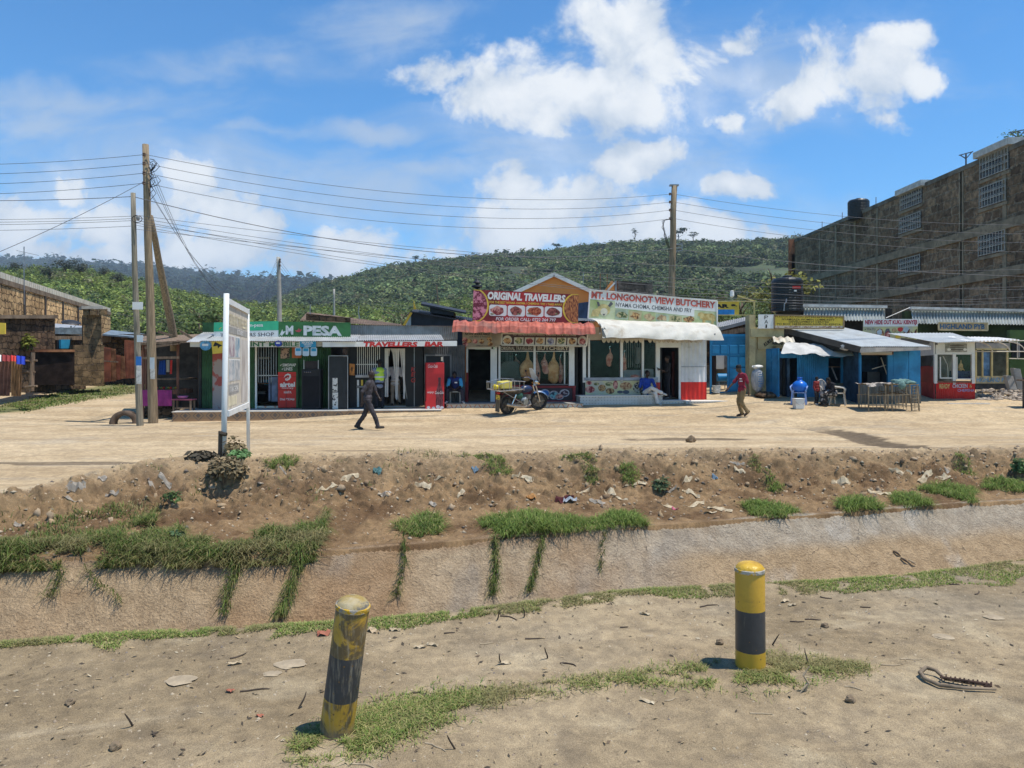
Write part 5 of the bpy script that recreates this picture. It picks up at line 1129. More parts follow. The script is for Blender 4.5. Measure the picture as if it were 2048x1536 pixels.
# cloth awning with folds
m = MB(F4.M); nx, ny = 120, 16; vs, fs = [], []; xa, xb = F4.t(1190, 1.0), F4.t(1437, 1.3)
for j in range(ny+1):
    b_ = j/ny
    for i in range(nx+1):
        a = i/nx; zt = F4.z(1310, 646, .3)+.14-.30*a*0; o = .15+1.45*math.sin(b_*1.45); z = zt-.12*a-.62*(1-math.cos(b_*1.5))**1.1-.18*b_*(1-a*.2)
        fold = float(.035*math.sin(a*34+b_*9+2.2*math.sin(a*9))*b_+.10*fbm(a*10+b_*4, b_*2.2-a*3, 3, 7)*(.3+b_*(1-b_)*2.2)); z2 = z+fold*.35+.015*math.sin(a*7)*b_
        vs.append((xa+(xb-xa)*a+(.28*b_ if a < .03 else 0)*(1-a)+.1*(b_*b_)*(1 if a > .97 else 0), -(o+fold), z2))
for j in range(ny):
    for i in range(nx): k = j*(nx+1)+i; fs.append((k, k+1, k+nx+2, k+nx+1))
m.add(vs, fs); T.part('awning', m, mat('canvas', (.54, .51, .44), .85, .08, 2, .5, 5, dirt=(.40, .34, .26), dl=.52, dh=.7), smooth=True)
for x in (1200, 1430): T.part('awning_rod', MB(F4.M).bar(F4.p(x, 655, .0), F4.p(x, 668, 1.5), .04), STEEL)
s = flatsign('banner', 'green and white banner with a bull and a sheep over the cloth awning', F4, [(1176, 637), (1434, 656), (1434, 602), (1180, 580)], .3, mat('banner_green', (.42, .52, .20), .6, .25, 1.5, c2=(.55, .58, .36)), .03, WHITE)
sgn_poly(s, [(0, 1), (0, .68), (.2, .68), (.2, .45), (.82, .36), (.82, .60), (1, .60), (1, 1)], PWHITE, .003)
sgn_text(s, 'MT. LONGONOT VIEW BUTCHERY', .012, .71, .988, .97, PWHITE, .10, 0, .006); sgn_text(s, 'MT. LONGONOT VIEW BUTCHERY', .013, .715, .987, .965, mat('letter_red', (.50, .10, .07), .6), .045, 0, .010)
sgn_text(s, 'NYAMA CHOMA, CHEMSHA AND FRY', .205, .47, .80, .645, PGREY, .015, 0, .008)
for i in range(6):
    u = .205+.105*i; sgn_rect(s, u, .06, u+.098, .41-.02*i, mat('tile_print_%d' % (i % 3), [(.36, .42, .3), (.42, .36, .2), (.40, .44, .22)][i % 3], .6, .2), .006, 'picture'); sgn_poly(s, ell(u+.05, .22, .038, .12, 9, wob=.35, seed=i), [PLEAF, PFOOD, mat('print_pale_meat', (.42, .26, .14), .6, .4, 8, c2=(.6, .45, .25)), mat('print_pale_meat', (.42, .26, .14)), PLEAF, PFOOD][i], .009, 'food_picture')
SH = mat('print_sheep', (.52, .42, .18), .6, .25, 5); BULL = mat('print_bull', (.50, .33, .09), .6, .25, 4, c2=(.62, .50, .22))
sgn_poly(s, ell(.115, .35, .05, .20, 16), SH, .007, 'sheep_picture'); sgn_poly(s, ell(.118, .27, .028, .14, 12), mat('print_muzzle', (.60, .56, .42), .6), .010, 'sheep_picture'); sgn_poly(s, [(.02, .08), (.03, .3), (.08, .42), (.08, .1)], SH, .008, 'sheep_picture')
for e in ([(.07, .45), (.055, .62), (.075, .6), (.085, .48)], [(.145, .5), (.165, .66), (.185, .58), (.16, .46)], [(.108, .2), (.128, .2), (.118, .13)]): sgn_poly(s, e, PGREY, .012, 'sheep_picture')
sgn_poly(s, [(.845, .38), (.85, .50), (.875, .54), (.9, .50), (.96, .52), (.985, .44), (.99, .25), (.975, .25), (.97, .10), (.955, .10), (.955, .26), (.91, .26), (.90, .08), (.885, .08), (.885, .27), (.865, .30), (.86, .40)], BULL, .008, 'bull_picture')
sgn_poly(s, ell(.93, .08, .06, .03, 14), mat('print_shadow_green', (.16, .26, .08), .6), .006, 'bull_picture')
platform('tiled_step', 'grey dotted tile bench step below the food pictures of the white butchery', F4, 1160, 1325, F4.z(1240, 791, .75), .05, .75, .3, TILEC, WHITE)
platform('tiled_step', 'low grey dotted tile step in front of the white butchery doorway', F4, 1325.5, 1371, F4.z(1345, 801, .7), -.05, .7, .3, TILEC, WHITE)
platform('tiled_step', 'low grey dotted tile step reaching right past the red-bottomed wall', F4, 1372, 1459, F4.z(1400, 802, .8), -.4, .8, .3, TILEC, WHITE)
p = F4.w(1466, 812, .7); m = MB(); m.blob(p+Vector((0, 0, .03)), (.22, .25, .16), 5, .35, 10); solo('broken_rubble', m, STONED, 'broken lump of masonry at the right end of the tiled step', 'rubble')

# hanging meat
def carcass(F, x, y0, y1, hw, o, label, seed, mt):
    a, b_ = F.p(x, y0, o), F.p(x, y1, o); k = F.d(x, o)/S; ln = a.z-b_.z; T = Thing('meat_carcass', label, 'meat', F.M @ b_, 'carcasses hanging in the butchery windows')
    m = MB(F.M); n, rows = 14, 26; vs, fs = [], []; pr = [(0, .10), (.08, .16), (.18, .22), (.27, .38), (.36, .78), (.48, 1.0), (.62, .96), (.75, .86), (.86, .92), (.95, .7), (1, .3)]
    fx, fr = zip(*pr)
    for j in range(rows+1):
        f = j/rows; r = float(np.interp(f, fx, fr))*hw*k
        for q in range(n):
            t = 2*math.pi*q/n; e = 1+.28*float(fbm(math.cos(t)*1.3+seed*5, f*5+math.sin(t)*1.3, 3, seed))
            vs.append((a.x+r*e*math.cos(t)+.03*math.sin(f*5+seed), a.y+r*.6*e*math.sin(t), a.z-ln*f))
    for j in range(rows):
        for q in range(n): q2 = (q+1) % n; fs.append((j*n+q, j*n+q2, (j+1)*n+q2, (j+1)*n+q))
    m.add(vs, fs); T.part('flesh', m, mt, smooth=True)
    m = MB(F.M); m.tube([(a.x, a.y, a.z-.05), (a.x, a.y, a.z+.05), (a.x+.03, a.y, a.z+.09), (a.x+.04, a.y, a.z+.04)], .008, 5); T.part('hook', m, CHROME)
MT1 = mat('fatty_beef', (.62, .27, .07), .5, .3, 3.5, c2=(.72, .45, .22), dirt=(.24, .03, .025), ds=3, dl=.56, dh=.66); MT2 = mat('goat_meat', (.50, .14, .10), .5, .3, 5, c2=(.72, .46, .36), dirt=(.16, .02, .02), ds=5, dl=.52, dh=.62)
for i, a in enumerate([(1054, 703, 762, 13, -.35, 'broad yellow side of beef in the left butchery window', 1, MT1), (1107, 703, 767, 12, -.35, 'large yellow-orange side of beef in the right butchery window', 2, MT1), (1090, 707, 748, 7.5, -.3, 'small goat carcass hanging left of the orange side of beef', 3, MT2), (1075, 705, 766, 4.5, -.4, 'narrow pale carcass right against the middle window post', 4, MT2), (1121, 713, 766, 5, -.45, 'thin pale carcass at the right end of the butchery window', 5, MT2), (1031, 712, 742, 8, -1.2, 'dim goat carcass at the back of the left butchery window', 6, MT2)]): carcass(F3, *a)
for i, a in enumerate([(1219, 696, 733, 6.5, -.45, 'ragged goat leg hung in the left window of the white butchery', 7, MT2), (1248, 705, 741, 6, -.3, 'pink goat side beside the middle post of the white butchery window', 8, MT2)]): carcass(F4, *a)
p = F4.w(1270, 757, -.1); m = MB(); m.blob(p+Vector((0, .0, .06)), (.2, .15, .1), 2, .3, 10); solo('meat_pile', m, MT2, 'small pile of meat on the window sill of the white butchery', 'meat', smooth=True)

# --- roofs and walls that rise behind the row
T = Thing('rusty_roof_house', 'low house with a brown rusty sloping roof behind the green sign board', 'house', at(720, 700, 36))
m = MB(); m.sheet(at(600, 640, 35), at(815, 655, 35), at(615, 624, 40), at(800, 648, 40), 60, .015, 1, jag=.1); T.part('roof', m, mat('brown_roof', (.13, .085, .06), .9, .4, 2, c2=(.22, .15, .10)))
T.part('wall', quadbox([at(600, 720, 35.3), at(815, 720, 35.3), at(815, 660, 35.3), at(600, 643, 35.3)], .3), STONED); T.part('stone_edge', quadbox([at(612, 640, 34.9), at(700, 645, 34.9), at(700, 636, 34.9), at(612, 627, 34.9)], .15), STONED)
T = Thing('black_roof_house', 'dark house with two sloping black tin roofs and a pale gable edge', 'house', at(880, 700, 33))
T.part('wall', quadbox([at(820, 710, 33), at(950, 710, 33), at(950, 643, 33), at(820, 622, 33)], .3), mat('black_tin', (.018, .020, .026), .6, .3))
m = MB(); m.sheet(at(822, 624, 32.8), at(945, 645, 32.8), at(828, 618, 37), at(945, 636, 37), 30, .015, 1); T.part('roof', m, mat('black_tin', (.018, .020, .026)))
m = MB(); m.hexa([at(842, 611, 33.4), at(932, 628, 33.4), at(932, 624, 36), at(845, 606, 36)], [at(842, 607, 33.4), at(932, 625, 33.4), at(932, 621, 36), at(845, 603, 36)]); T.part('upper_roof', m, mat('black_tin', (.018, .02, .026)))
T.part('prop', quadbox([at(860, 625, 33.6), at(908, 632, 33.6), at(908, 624, 33.6), at(860, 614, 33.6)], 1.2), mat('black_tin', (.018, .02, .026)))
m = MB(); m.add([at(807, 652, 32.9), at(822, 652, 32.9), at(822, 629, 32.9)], [(0, 1, 2)]); m.add([at(807, 652, 33.2), at(822, 652, 33.2), at(822, 629, 33.2)], [(0, 2, 1)]); T.part('gable', m, mat('pale_gable', (.46, .50, .48), .7)); T.part('bargeboard', MB().bar(at(806, 654, 32.8), at(823, 625, 32.8), .06, .1), YELL); m = MB(); m.prism([(0, 0), (.12, 0), (0, .4)], 0, .05); m.v = [tuple(Vector(q)+at(827, 619, 32.9)) for q in m.v]; T.part('finial', m, YELL)
T = Thing('orange_house', 'orange gabled house with white roof edges behind the maroon banner', 'house', at(1105, 690, 40))
m = MB(); o = [(1010, 700), (1200, 700), (1200, 600), (1183, 582), (1110, 549), (1030, 585), (1010, 598)]; m.add([at(x, y, 40) for x, y in o]+[at(x, y, 46) for x, y in o], [tuple(range(7)), tuple(range(13, 6, -1))]+[(i, i+7, (i+1) % 7+7, (i+1) % 7) for i in range(7)]); T.part('wall', m, mat('orange_plaster', (.72, .29, .085), .9, .06, 1))
for a, b_ in (((1108, 549), (1020, 590)), ((1108, 549), (1196, 589))):
    p, q = at(*a, 39.8), at(*b_, 39.8); T.part('bargeboard', MB().bar(p, q, .12, .2), WHITE)
    m = MB(); m.hexa([p, q, q+Vector((0, 7, 0)), p+Vector((0, 7, 0))], [p+Vector((0, 0, .12)), q+Vector((0, 0, .12)), q+Vector((0, 7, .12)), p+Vector((0, 7, .12))]); T.part('roof', m, GALV)
T = Thing('block_wall_house', 'unfinished grey block wall rising behind the green and white banner', 'house', at(1270, 690, 38)); T.part('wall', quadbox([at(1233, 700, 38), at(1305, 700, 38), at(1305, 566, 38), at(1236, 561, 38)], 3), BLOCK)
m = MB(); m.add([at(1196, 600, 37.9), at(1236, 600, 37.9), at(1226, 562, 37.9), at(1222, 562, 37.9)]+[at(1196, 600, 40), at(1236, 600, 40), at(1226, 562, 40), at(1222, 562, 40)], [(0, 1, 2, 3), (7, 6, 5, 4), (0, 3, 7, 4), (1, 5, 6, 2)]); T.part('gable', m, mat('orange_plaster', (.5, .19, .05)))
T.part('downpipe', MB().tube([at(1232, 605, 37.8), at(1231, 562, 37.8)], .06, 8), STEEL); T.part('ladder', MB().bar(at(1214, 582, 37.6), at(1229, 566, 37.6), .08), WHITE)
for x in (1200, 1214): T.part('rebar', MB().tube([at(x, 600, 37.5), at(x+.5, 548, 37.5)], .02, 5), RUST)
p = at(954, 600, 32); T = Thing('chimney_flue', 'black stacked-cap chimney flue above the maroon banner', 'chimney', p); m = MB(); m.lathe([(.09, -.5), (.09, .32), (.2, .36), (.2, .42), (.07, .46), (.07, .5), (.24, .56), (.22, .62), (.06, .66), (.06, .7), (.2, .74), (.02, .9)], p, 14); T.part('flue', m, BLACK)
T = Thing('dark_container', 'narrow dark blue shed between the two butchery banners', 'shed', at(1170, 690, 31)); T.part('wall', quadbox([at(1158, 700, 31), at(1180, 700, 31), at(1180, 603, 31), at(1158, 606, 31)], 2), mat('navy_tin', (.02, .04, .08), .6, .3)); T.part('roof', quadbox([at(1155, 641, 30.6), at(1190, 643, 30.6), at(1190, 638, 30.6), at(1155, 636, 30.6)], 2.6), GALV)
p = at(1000, 600, 60)
for px, y0, y1, d, lb in ((877, 614, 570, 36, 'thin bare stick rising behind the black roofs'), (622, 640, 609, 35, 'thin iron rod on the rusty roof'), (719, 638, 612, 36, 'thin white rod on the rusty roof'), (1168, 600, 545, 60, 'faint aerial mast behind the orange house')):
    m = MB().tube([at(px, y0, d), at(px-2, (y0+y1)/2, d), at(px-4 if px == 877 else px-1, y1, d)], .025, 5); solo('rod', m, STEEL if px != 877 else WOOD, lb, 'rod')
# ------------------------------------------------------------------ right-hand group
BLUEK = mat('kiosk_blue_paint', (.022, .17, .34), .6, .2, 2, dirt=(.05, .09, .12), dl=.58, dh=.75)
YPL = mat('yellow_plaster', (.44, .37, .20), .9, .14, 1.5, dirt=(.26, .20, .11), dl=.5, dh=.7)
def FF(d): return Face(0, d, 2048, d)
def world_at(px, py, d): return at(px, py, d)
# big dark stone block of flats
X0 = 29.0; DF, DN = 75.9, 34.0
zt = PZ(480, DF)
T = Thing('stone_apartment_block', 'tall unplastered dark stone block of flats with barred windows on the right', 'building', (X0, 55, 4))
def slab(y0, y1, z0, z1, x0=0., x1=.3): return MB().box(X0+x0, X0+x1, y0, y1, z0, z1)
T.part('wall', MB().box(X0, X0+14, DN-16, DF, 1, zt), STONEB)
bandz = [PZ(605, X0/((1677-1024)/S)), PZ(551, X0/((1645-1024)/S)), PZ(560, X0/((1645-1024)/S))+3.6]
bandz = [bandz[0], bandz[1], bandz[1]+(zt-bandz[1])*.5]
BEAM = mat('ring_beam_cement', (.23, .185, .125), .95, .3, 1.2, .4, 20, dirt=(.06, .05, .04))
for z in bandz[:2]: T.part('ring_beam', slab(DN-16, DF, z-.3, z+.25, -.14, 0), BEAM)
T.part('ring_beam', slab(DN-16, DF, zt-.25, zt+.05, -.06, .4), mat('dark_coping', (.15, .13, .10), .95, .4, 1))
for px in (1640, 1672, 1710, 1755, 1922, 1925, 2010):
    d = X0/((px-1024)/S); T.part('column', slab(d-.16, d+.16, 2, zt-.3, -.05, 0), BEAM)
GRM = mat('window_grille_white', (.31, .30, .27), .6, .2)
def bwin(pxa, pya, pxb, pyb, top=False, bright=False):
    d0, d1 = X0/((pxa-1024)/S), X0/((pxb-1024)/S); dm = (d0+d1)/2; z1, z0 = PZ(pya, dm), PZ(pyb, dm)
    w = T.part('window', slab(d1, d0, z0, z1, -.02, 0), mat('window_dark', (.02, .021, .022), .25, .2) if not bright else CREAM)
    g = MB(); n = 9
    for k in range(n+1): y = d1+(d0-d1)*k/n; g.box(X0-.12, X0-.09, y-.022, y+.022, z0-.05, z1+.05)
    for f in (0, .33, .66, 1): z = z0+(z1-z0)*f; g.box(X0-.125, X0-.085, d1-.05, d0+.05, z-.022, z+.022)
    for k in range(n):
        for f in (.33, .66):
            y = d1+(d0-d1)*(k+.5)/n; z = z0+(z1-z0)*f; h = (d0-d1)/n*.5; g.bar((X0-.1, y-h, z), (X0-.1, y, z+.14), .03); g.bar((X0-.1, y, z+.14), (X0-.1, y+h, z), .03)
    T.part('grille', g, GRM, sub=w); T.part('sill', slab(d1-.15, d0+.15, z0-.28, z0-.1, -.10, 0), BEAM, sub=w)
    if top:
        T.part('window_head', slab(d1-.4, d0+.3, z1+.05, z1+.45, -.35, .6), mat('pale_slab', (.46, .45, .42), .8), sub=w)
bwin(1803, 384, 1845, 413, True); bwin(1801, 431, 1843, 461); bwin(1800, 515, 1842, 544)
bwin(1963, 306, 2019, 348, True, False); bwin(1962, 368, 2014, 408); bwin(1960, 466, 2013, 506)
for px, y0, y1 in ((1577, 478, 545), (1582, 508, 560)): T.part('corner_post', MB().box(PX(px, DF+.2), PX(px+14, DF+.2), DF, DF+.3, PZ(y1+25, DF), PZ(y0, DF)), mat('red_block', (.30, .12, .06), .95, .3, 2))
m = MB()
for x in (1640, 1680, 1715, 1747, 1640): d = X0/((x-1024)/S); m.tube([(X0+.2, d, zt), (X0+.2, d, zt+.7)], .03, 4)
T.part('rebar', m, RUST)
def tank(name, label, base, r, h, cat='water tank', rim=True):
    T = Thing(name, label, cat, base); m = MB(); pr = [(r, 0)]; n = 10
    for k in range(n): z = .06*h+h*.74*k/n; pr += [(r, z), (r*.975, z+.014*h), (r*.975, z+.03*h), (r, z+.045*h)]
    pr += [(r, h*.82), (r*.97, h*.87), (r*.86, h*.93), (r*.55, h*.955), (r*.30, h*.96)]
    m.lathe(pr, base, 28); T.part('body', m, mat('tank_black', (.018, .020, .022), .42, .2, 2, dirt=(.06, .055, .05), dl=.6), smooth=False)
    T.part('lid', MB().lathe([(r*.30, h*.95), (r*.30, h*1.0), (r*.22, h*1.02), (.01, h*1.02)], base, 18), BLACK); return T
TK = tank('water_tank', 'black ribbed water tank on the slab behind the yellow board', at(1574, 623, 34), .70, 1.62)
b_ = at(1574, 623, 34)
m = MB(); m.box(PX(1585, 33.3)-.0, PX(1601, 33.3), 33.29, 33.31, PZ(577, 33.3), PZ(572, 33.3)); TK.part('label_strip', m, PRED); TK.part('label_patch', MB().box(PX(1588, 33.3), PX(1593, 33.3), 33.28, 33.3, PZ(583, 33.3), PZ(580, 33.3)), PWHITE)
TK.part('outlet_pipe', MB().tube([at(1568, 622, 33.25), at(1569, 608, 33.25), at(1572, 605, 33.25), at(1573, 598, 33.3)], .03, 6), STEEL)
tank('water_tank', 'black water tank on the roof of the tall stone block', (PX(1717, 62)+0, 62, zt-.6), .85, 1.75)
def aerial(label, px, d, y0, y1, s, tilt):
    b = at(px, y1, d); T = Thing('roof_aerial', label, 'aerial', b); t = at(px, y0, d)
    T.part('mast', MB().tube([b-Vector((0, 0, .6)), t], .05, 6), mat('aerial_steel', (.10, .10, .12), .5))
    T.part('crossbar', MB().bar(t+Vector((-s, 0, -tilt)), t+Vector((s, 0, tilt)), .06), mat('aerial_steel', (.10, .10, .12)))
    for k in (-1, 1): T.part('brace', MB().bar(t+Vector((k*s*.85, 0, k*tilt*.85)), t-Vector((0, 0, s*.75)), .05), mat('aerial_steel', (.1, .1, .12)))
aerial('T-shaped roof aerial standing alone on the stone block', 1932, 48, 307, 345, .45, .12)
aerial('T-shaped roof aerial above the plants at the top right corner', 2036, 44, 262, 290, .55, .10)
tree('roof_plant', 'green creeper growing on the roof edge of the stone block', 'plant', (X0+.5, 43.5, zt-.3), 1.2, .9, (.10, .15, .05), 260, (.03, .01), None, .14)
tree('bushy_tree', 'yellow-green tree beside the corner of the stone block, behind the water tank', 'tree', (PX(1540, 62), 62, 3), 8.4, 3.6, (.20, .20, .055), 1700, (.16, .06), None, .12, bare=.15)
tree('bushy_tree', 'green tree behind the bar sign, left of the water tank', 'tree', (PX(1478, 48), 48, 2.6), 4.4, 2.2, (.10, .14, .045), 1200, (.12, .05), None, .12, bare=.1)
tree('bushy_tree', 'dark green tree at the foot of the butchery pole', 'tree', (PX(1395, 52), 52, 2.6), 5.2, 3.0, (.07, .10, .04), 1300, (.14, .05), None, .12, bare=.1)
for i, (px, d, h, R, c, lb) in enumerate([(450, 46, 4.4, 2.6, (.09, .135, .045), 'leafy tree behind the signboard, left of the pale pole'), (590, 50, 3.9, 2.0, (.10, .13, .06), 'pale leafy shrub right behind the pale pole'), (800, 46, 4.3, 1.6, (.15, .20, .10), 'pale green leafy tree beside the black tin roofs'), (400, 50, 4.6, 2.6, (.06, .09, .035), 'dark tree behind the stall roof'), (905, 55, 5.2, 2.4, (.15, .20, .06), 'bright green tree behind the black roof, left of the banner'), (1330, 47, 4.0, 1.8, (.10, .16, .05), 'bright green shrub between the block wall and the butchery pole')]):
    tree('leafy_tree', lb, 'tree', (PX(px, d), d, 1.8), h, R, c, 900, (.1, .04), None, .12, bare=.12)

# two low buildings with fluted iron eaves in front of it
for lb, x0, x1, y0, y1, d in (('low black shop with a short fluted iron eave behind the yellow board', 1607, 1770, 611, 641, 34), ('low dark green shop with a long fluted iron eave behind the pub sign', 1826, 2110, 616, 647, 35)):
    F = FF(d); T = Thing('eaved_shop', lb, 'shop', at((x0+x1)/2, 780, d+1))
    T.part('wall', MB().box(PX(x0-40 if d == 34 else x0, d), PX(x1+30, d), d+.7, d+1, 0, PZ(y0, d)-.1), mat('black_wall', (.018, .018, .017), .95, .3) if d == 34 else mat('dark_green_wall', (.03, .055, .022), .9, .4, 1))
    m = MB(); m.sheet(at(x0, y1, d), at(x1, y1+(3 if d == 35 else 0), d), at(x0-(0 if d == 34 else 5), y0+3, d+.5), at(x1, y0+4, d+.5), round((x1-x0)/6.2), .05, 1); T.part('eave', m, mat('pale_iron', (.40, .42, .40), .5, .15, 1, metal=.2, dirt=(.16, .17, .16), dl=.5, dh=.7))
    T.part('ridge_cap', MB().bar(at(x0-6, y0, d+.3), at(x1+2, y0+(3 if d == 34 else 7), d+.3), .25, .12), mat('ridge_white', (.6, .6, .58), .6))
    m = MB(); m.hexa([at(x0, y0+3, d+.5), at(x1, y0+4, d+.5), at(x1, y0+4, d+5), at(x0, y0+3, d+5)], [at(x0, y0+1, d+.5), at(x1, y0+2, d+.5), at(x1, y0+2, d+5), at(x0, y0+1, d+5)]); T.part('roof', m, GALV)
    for px in (x0+4, (x0+x1)/2, x1-6): T.part('bracket', MB().bar(at(px, y1+8, d+.68), at(px, y1-2, d+.1), .05), WOOD)
m = MB().tube([at(1772, 636, 33.5), at(1820, 615, 33.5)], .02, 5); solo('stay_wire', m, GALV, 'slanting pale stay between the two fluted eaves', 'wire')

# gate, pillar, boards
dG = 30.0; F = FF(dG)
T = Thing('blue_gate', 'bright blue sheet-metal gate with raised panels and an open wicket', 'gate', at(1460, 785, dG))
lum(T, F, 1421, 668, 1498, 688, -.06, .0, 'header', BLUE)
for y in (672, 676, 680, 684): lum(T, F, 1422, y, 1497, y+1, .002, .02, 'rib', BLUE)
for x0, x1, y0, y1 in ((1457, 1498, 688, 785), (1421, 1457, 688, 711)): lum(T, F, x0, y0, x1, y1, -.05, -.01, 'leaf', BLUE)
for c, (x0, x1) in enumerate(((1424, 1439), (1441, 1455), (1459, 1475), (1478, 1494))):
    rows = [(690, 708)] if c < 2 else [(690, 708), (713, 734), (737, 758), (761, 782)]
    for y0, y1 in rows: lum(T, F, x0, y0, x1, y1, -.012, .03, 'panel', BLUE, bevel=.025)
for x0, x1, y0, y1 in ((1420, 1423.5, 668, 788), (1455, 1457.5, 688, 785), (1496, 1499, 668, 788), (1421, 1498, 709, 711), (1421, 1498, 783.5, 785.5)): lum(T, F, x0, y0, x1, y1, -.05, .035, 'frame', BLUE)
T.part('lettering', MB(F.M).text('YARD', F.t(1476), F.t(1494), F.z(1470, 674), F.z(1470, 670), -.025, .01), PWHITE) if 0 else None
Y = Thing('back_yard_house', 'plain whitish yard wall seen through the open wicket of the blue gate', 'wall', at(1440, 785, 33)); Y.part('wall', MB().box(PX(1405, 33), PX(1500, 33), 33, 33.2, .4, 3.0), mat('yard_wall', (.22, .20, .17), .9, .3)); 
T = Thing('white_cupboard', 'white metal cupboard standing inside the open wicket', 'cupboard', at(1440, 775, 31.5)); lum(T, FF(31.5), 1433, 705, 1448, 738, -.4, 0, 'body', WHITE); lum(T, FF(31.5), 1448.5, 711, 1455, 735, -.3, -.1, 'pipe_rack', STEEL)
T = Thing('striped_curtain', 'dark striped cloth hanging at the left of the open wicket', 'curtain', at(1428, 770, 31)); m = MB(); m.sheet(at(1423, 770, 31), at(1432, 770, 31), at(1423, 708, 31), at(1432, 708, 31), 3, .04, 1); T.part('cloth', m, mat('dark_pink_cloth', (.12, .08, .075), .9, .5, 3, st=(5, 5, .3)))
p = at(1444, 755, 30.6); m = MB(); m.lathe([(.16, -.20), (.165, -.19), (.165, .19), (.155, .20)], p, 18, Euler((0, math.radians(90), 0)).to_matrix())
T = Thing('blue_drum', 'small blue drum lying on a stand inside the open wicket', 'drum', p); T.part('drum', m, BLUE); T.part('stand', MB().bar(p-Vector((.12, 0, .6)), p-Vector((.12, 0, .1)), .03), STEEL); T.part('stand', MB().bar(p-Vector((-.12, 0, .6)), p-Vector((-.12, 0, .1)), .03), STEEL)
def bucket(label, p, r, h, m_, sq=False):
    T = Thing('bucket', label, 'bucket', p)
    if sq:
        mb = MB(); mb.hexa([p+Vector(q) for q in ((-r*.9, -r*.9, 0), (r*.9, -r*.9, 0), (r*.9, r*.9, 0), (-r*.9, r*.9, 0))], [p+Vector(q) for q in ((-r, -r, h), (r, -r, h), (r, r, h), (-r, r, h))]); T.part('body', mb, m_, bevel=.02)
        T.part('lid', MB().box(p.x-r*1.04, p.x+r*1.04, p.y-r*1.04, p.y+r*1.04, p.z+h, p.z+h+.025), m_, bevel=.01)
    else: T.part('body', MB().lathe([(r*.8, 0), (r, h*.95), (r*1.06, h*.95), (r*1.06, h), (r*.95, h), (r*.78, .03)], p, 20), m_)
    T.part('handle', MB().tube([p+Vector((r*math.cos(a)*.95, -r*1.05, h*.8-abs(math.sin(a))*h*.35)) for a in np.linspace(0, math.pi, 9)], .006, 5), STEEL)
bucket('round white bucket inside the open wicket of the blue gate', at(1433, 786, 29.9), .17, .30, WHITE)
T = Thing('roadside_house', 'low house of stone and grey tin roofs behind the blue gate', 'house', at(1460, 760, 33)); T.part('wall', quadbox([at(1410, 730, 32.5), at(1500, 730, 32.5), at(1500, 640, 32.5), at(1410, 664, 32.5)], .3), STONED)
m = MB(); m.sheet(at(1425, 656, 31.8), at(1500, 645, 31.8), at(1432, 646, 36), at(1500, 632, 36), 16, .02, 1); T.part('roof', m, GREYTIN); T.part('roof_edge', MB().bar(at(1425, 662, 31.7), at(1502, 642, 31.7), .05, .14), GREYTIN); T.part('eave_board', MB().bar(at(1436, 669, 31.6), at(1502, 657, 31.6), .05, .2), WOOD)
dP = 29.4; F = FF(dP)
T = Thing('pillared_building', 'yellow plastered shop pillar and beam with black lettering, right of the blue gate', 'building', at(1515, 790, dP))
lum(T, F, 1499, 630, 1511, 790, -.4, .12, 'pillar', YPL); lum(T, F, 1511, 655, 1533, 790, -.4, .0, 'wall', YPL); lum(T, F, 1502, 657, 1568, 674, -.3, .2, 'beam', YPL)
lum(T, F, 1516, 674, 1545, 698, -.1, .08, 'panel', YPL); lum(T, F, 1545, 674, 1566, 697, -.6, -.3, 'inner_wall', YPL)
letters(T, F, 'KUKU', 0, 0, 1, 1, .09, PBLK, .04, quad=[(1530, 694), (1545, 682), (1542.5, 676), (1527, 687)]); letters(T, F, 'KIENYEJI', 1545, 684, 1566, 690.5, .09, PBLK, .05)
lum(T, F, 1545, 682, 1569, 692, .05, .085, 'panel', YPL)
m = MB(F.M)
for k in range(16): q = F.p(1517+k*3, 657, .1); m.blob((q.x, q.y, q.z), (.07, .08, .05), k, .4, 7)
T.part('stones', m, CREAM)
s = flatsign('sign_board', 'white board with three black letters set one below another', F, [(1517, 657), (1548, 657), (1548, 629), (1517, 629)], .3, PWHITE, .06)
for ch, v in (('P', .68), ('A', .36), ('I', .04)): sgn_text(s, ch, .38 if ch != 'I' else .45, v, .62 if ch != 'I' else .55, v+.25, PBLK, .0)
s = flatsign('sign_board', 'long yellow board with four lines of black lettering and a red line', F, [(1548.5, 657), (1687, 657), (1687, 633), (1548.5, 630)], .3, PYEL, .06, mat('frame_rust', (.25, .18, .1)))
sgn_rect(s, 0, 0, .99, .22, mat('faded_red_white', (.42, .24, .17), .8, .4, 9, c2=(.6, .52, .42)))
for i, (tx, u0, u1) in enumerate((('PLEDGE ACTION INTERNATIONAL (PAI)', .015, .985), ('NYAMGAZA WOMEN COMMUNITY', .11, .87), ('DEVELOPMENT CENTRE', .21, .79), ('PO BOX 34838-00600-NAIROBI-KENYA', .04, .96))): sgn_text(s, tx, u0, .80-.18*i, u1, .95-.18*i, PBLK, .01)
p = at(1514, 785, 28.9)
m = MB(); m.blob(p+Vector((.02, 0, .50)), (.245, .2, .50), 4, .14, 18, 2.2); T = Thing('grain_sack', 'bulging white woven sack leaning on the yellow pillar', 'sack', p); T.part('bag', m, mat('woven_sack', (.32, .33, .36), .7, .2, 6, .4, 30, c2=(.45, .45, .45), st=(3, 3, .7)), smooth=True)
m = MB(); m.blob(p+Vector((.02, 0, 1.0)), (.2, .17, .07), 5, .5, 12); T.part('tied_mouth', m, WHITE)
m = MB(); q = p+Vector((.02, -.225, .5))
for k in range(7): m.box(q.x-.05+.03*(k % 2), q.x+.07+.02*(k % 3), q.y-.02, q.y-.01, q.z+.28-k*.09, q.z+.32-k*.09)
T.part('print', m, mat('sack_blue', (.12, .22, .38), .7))
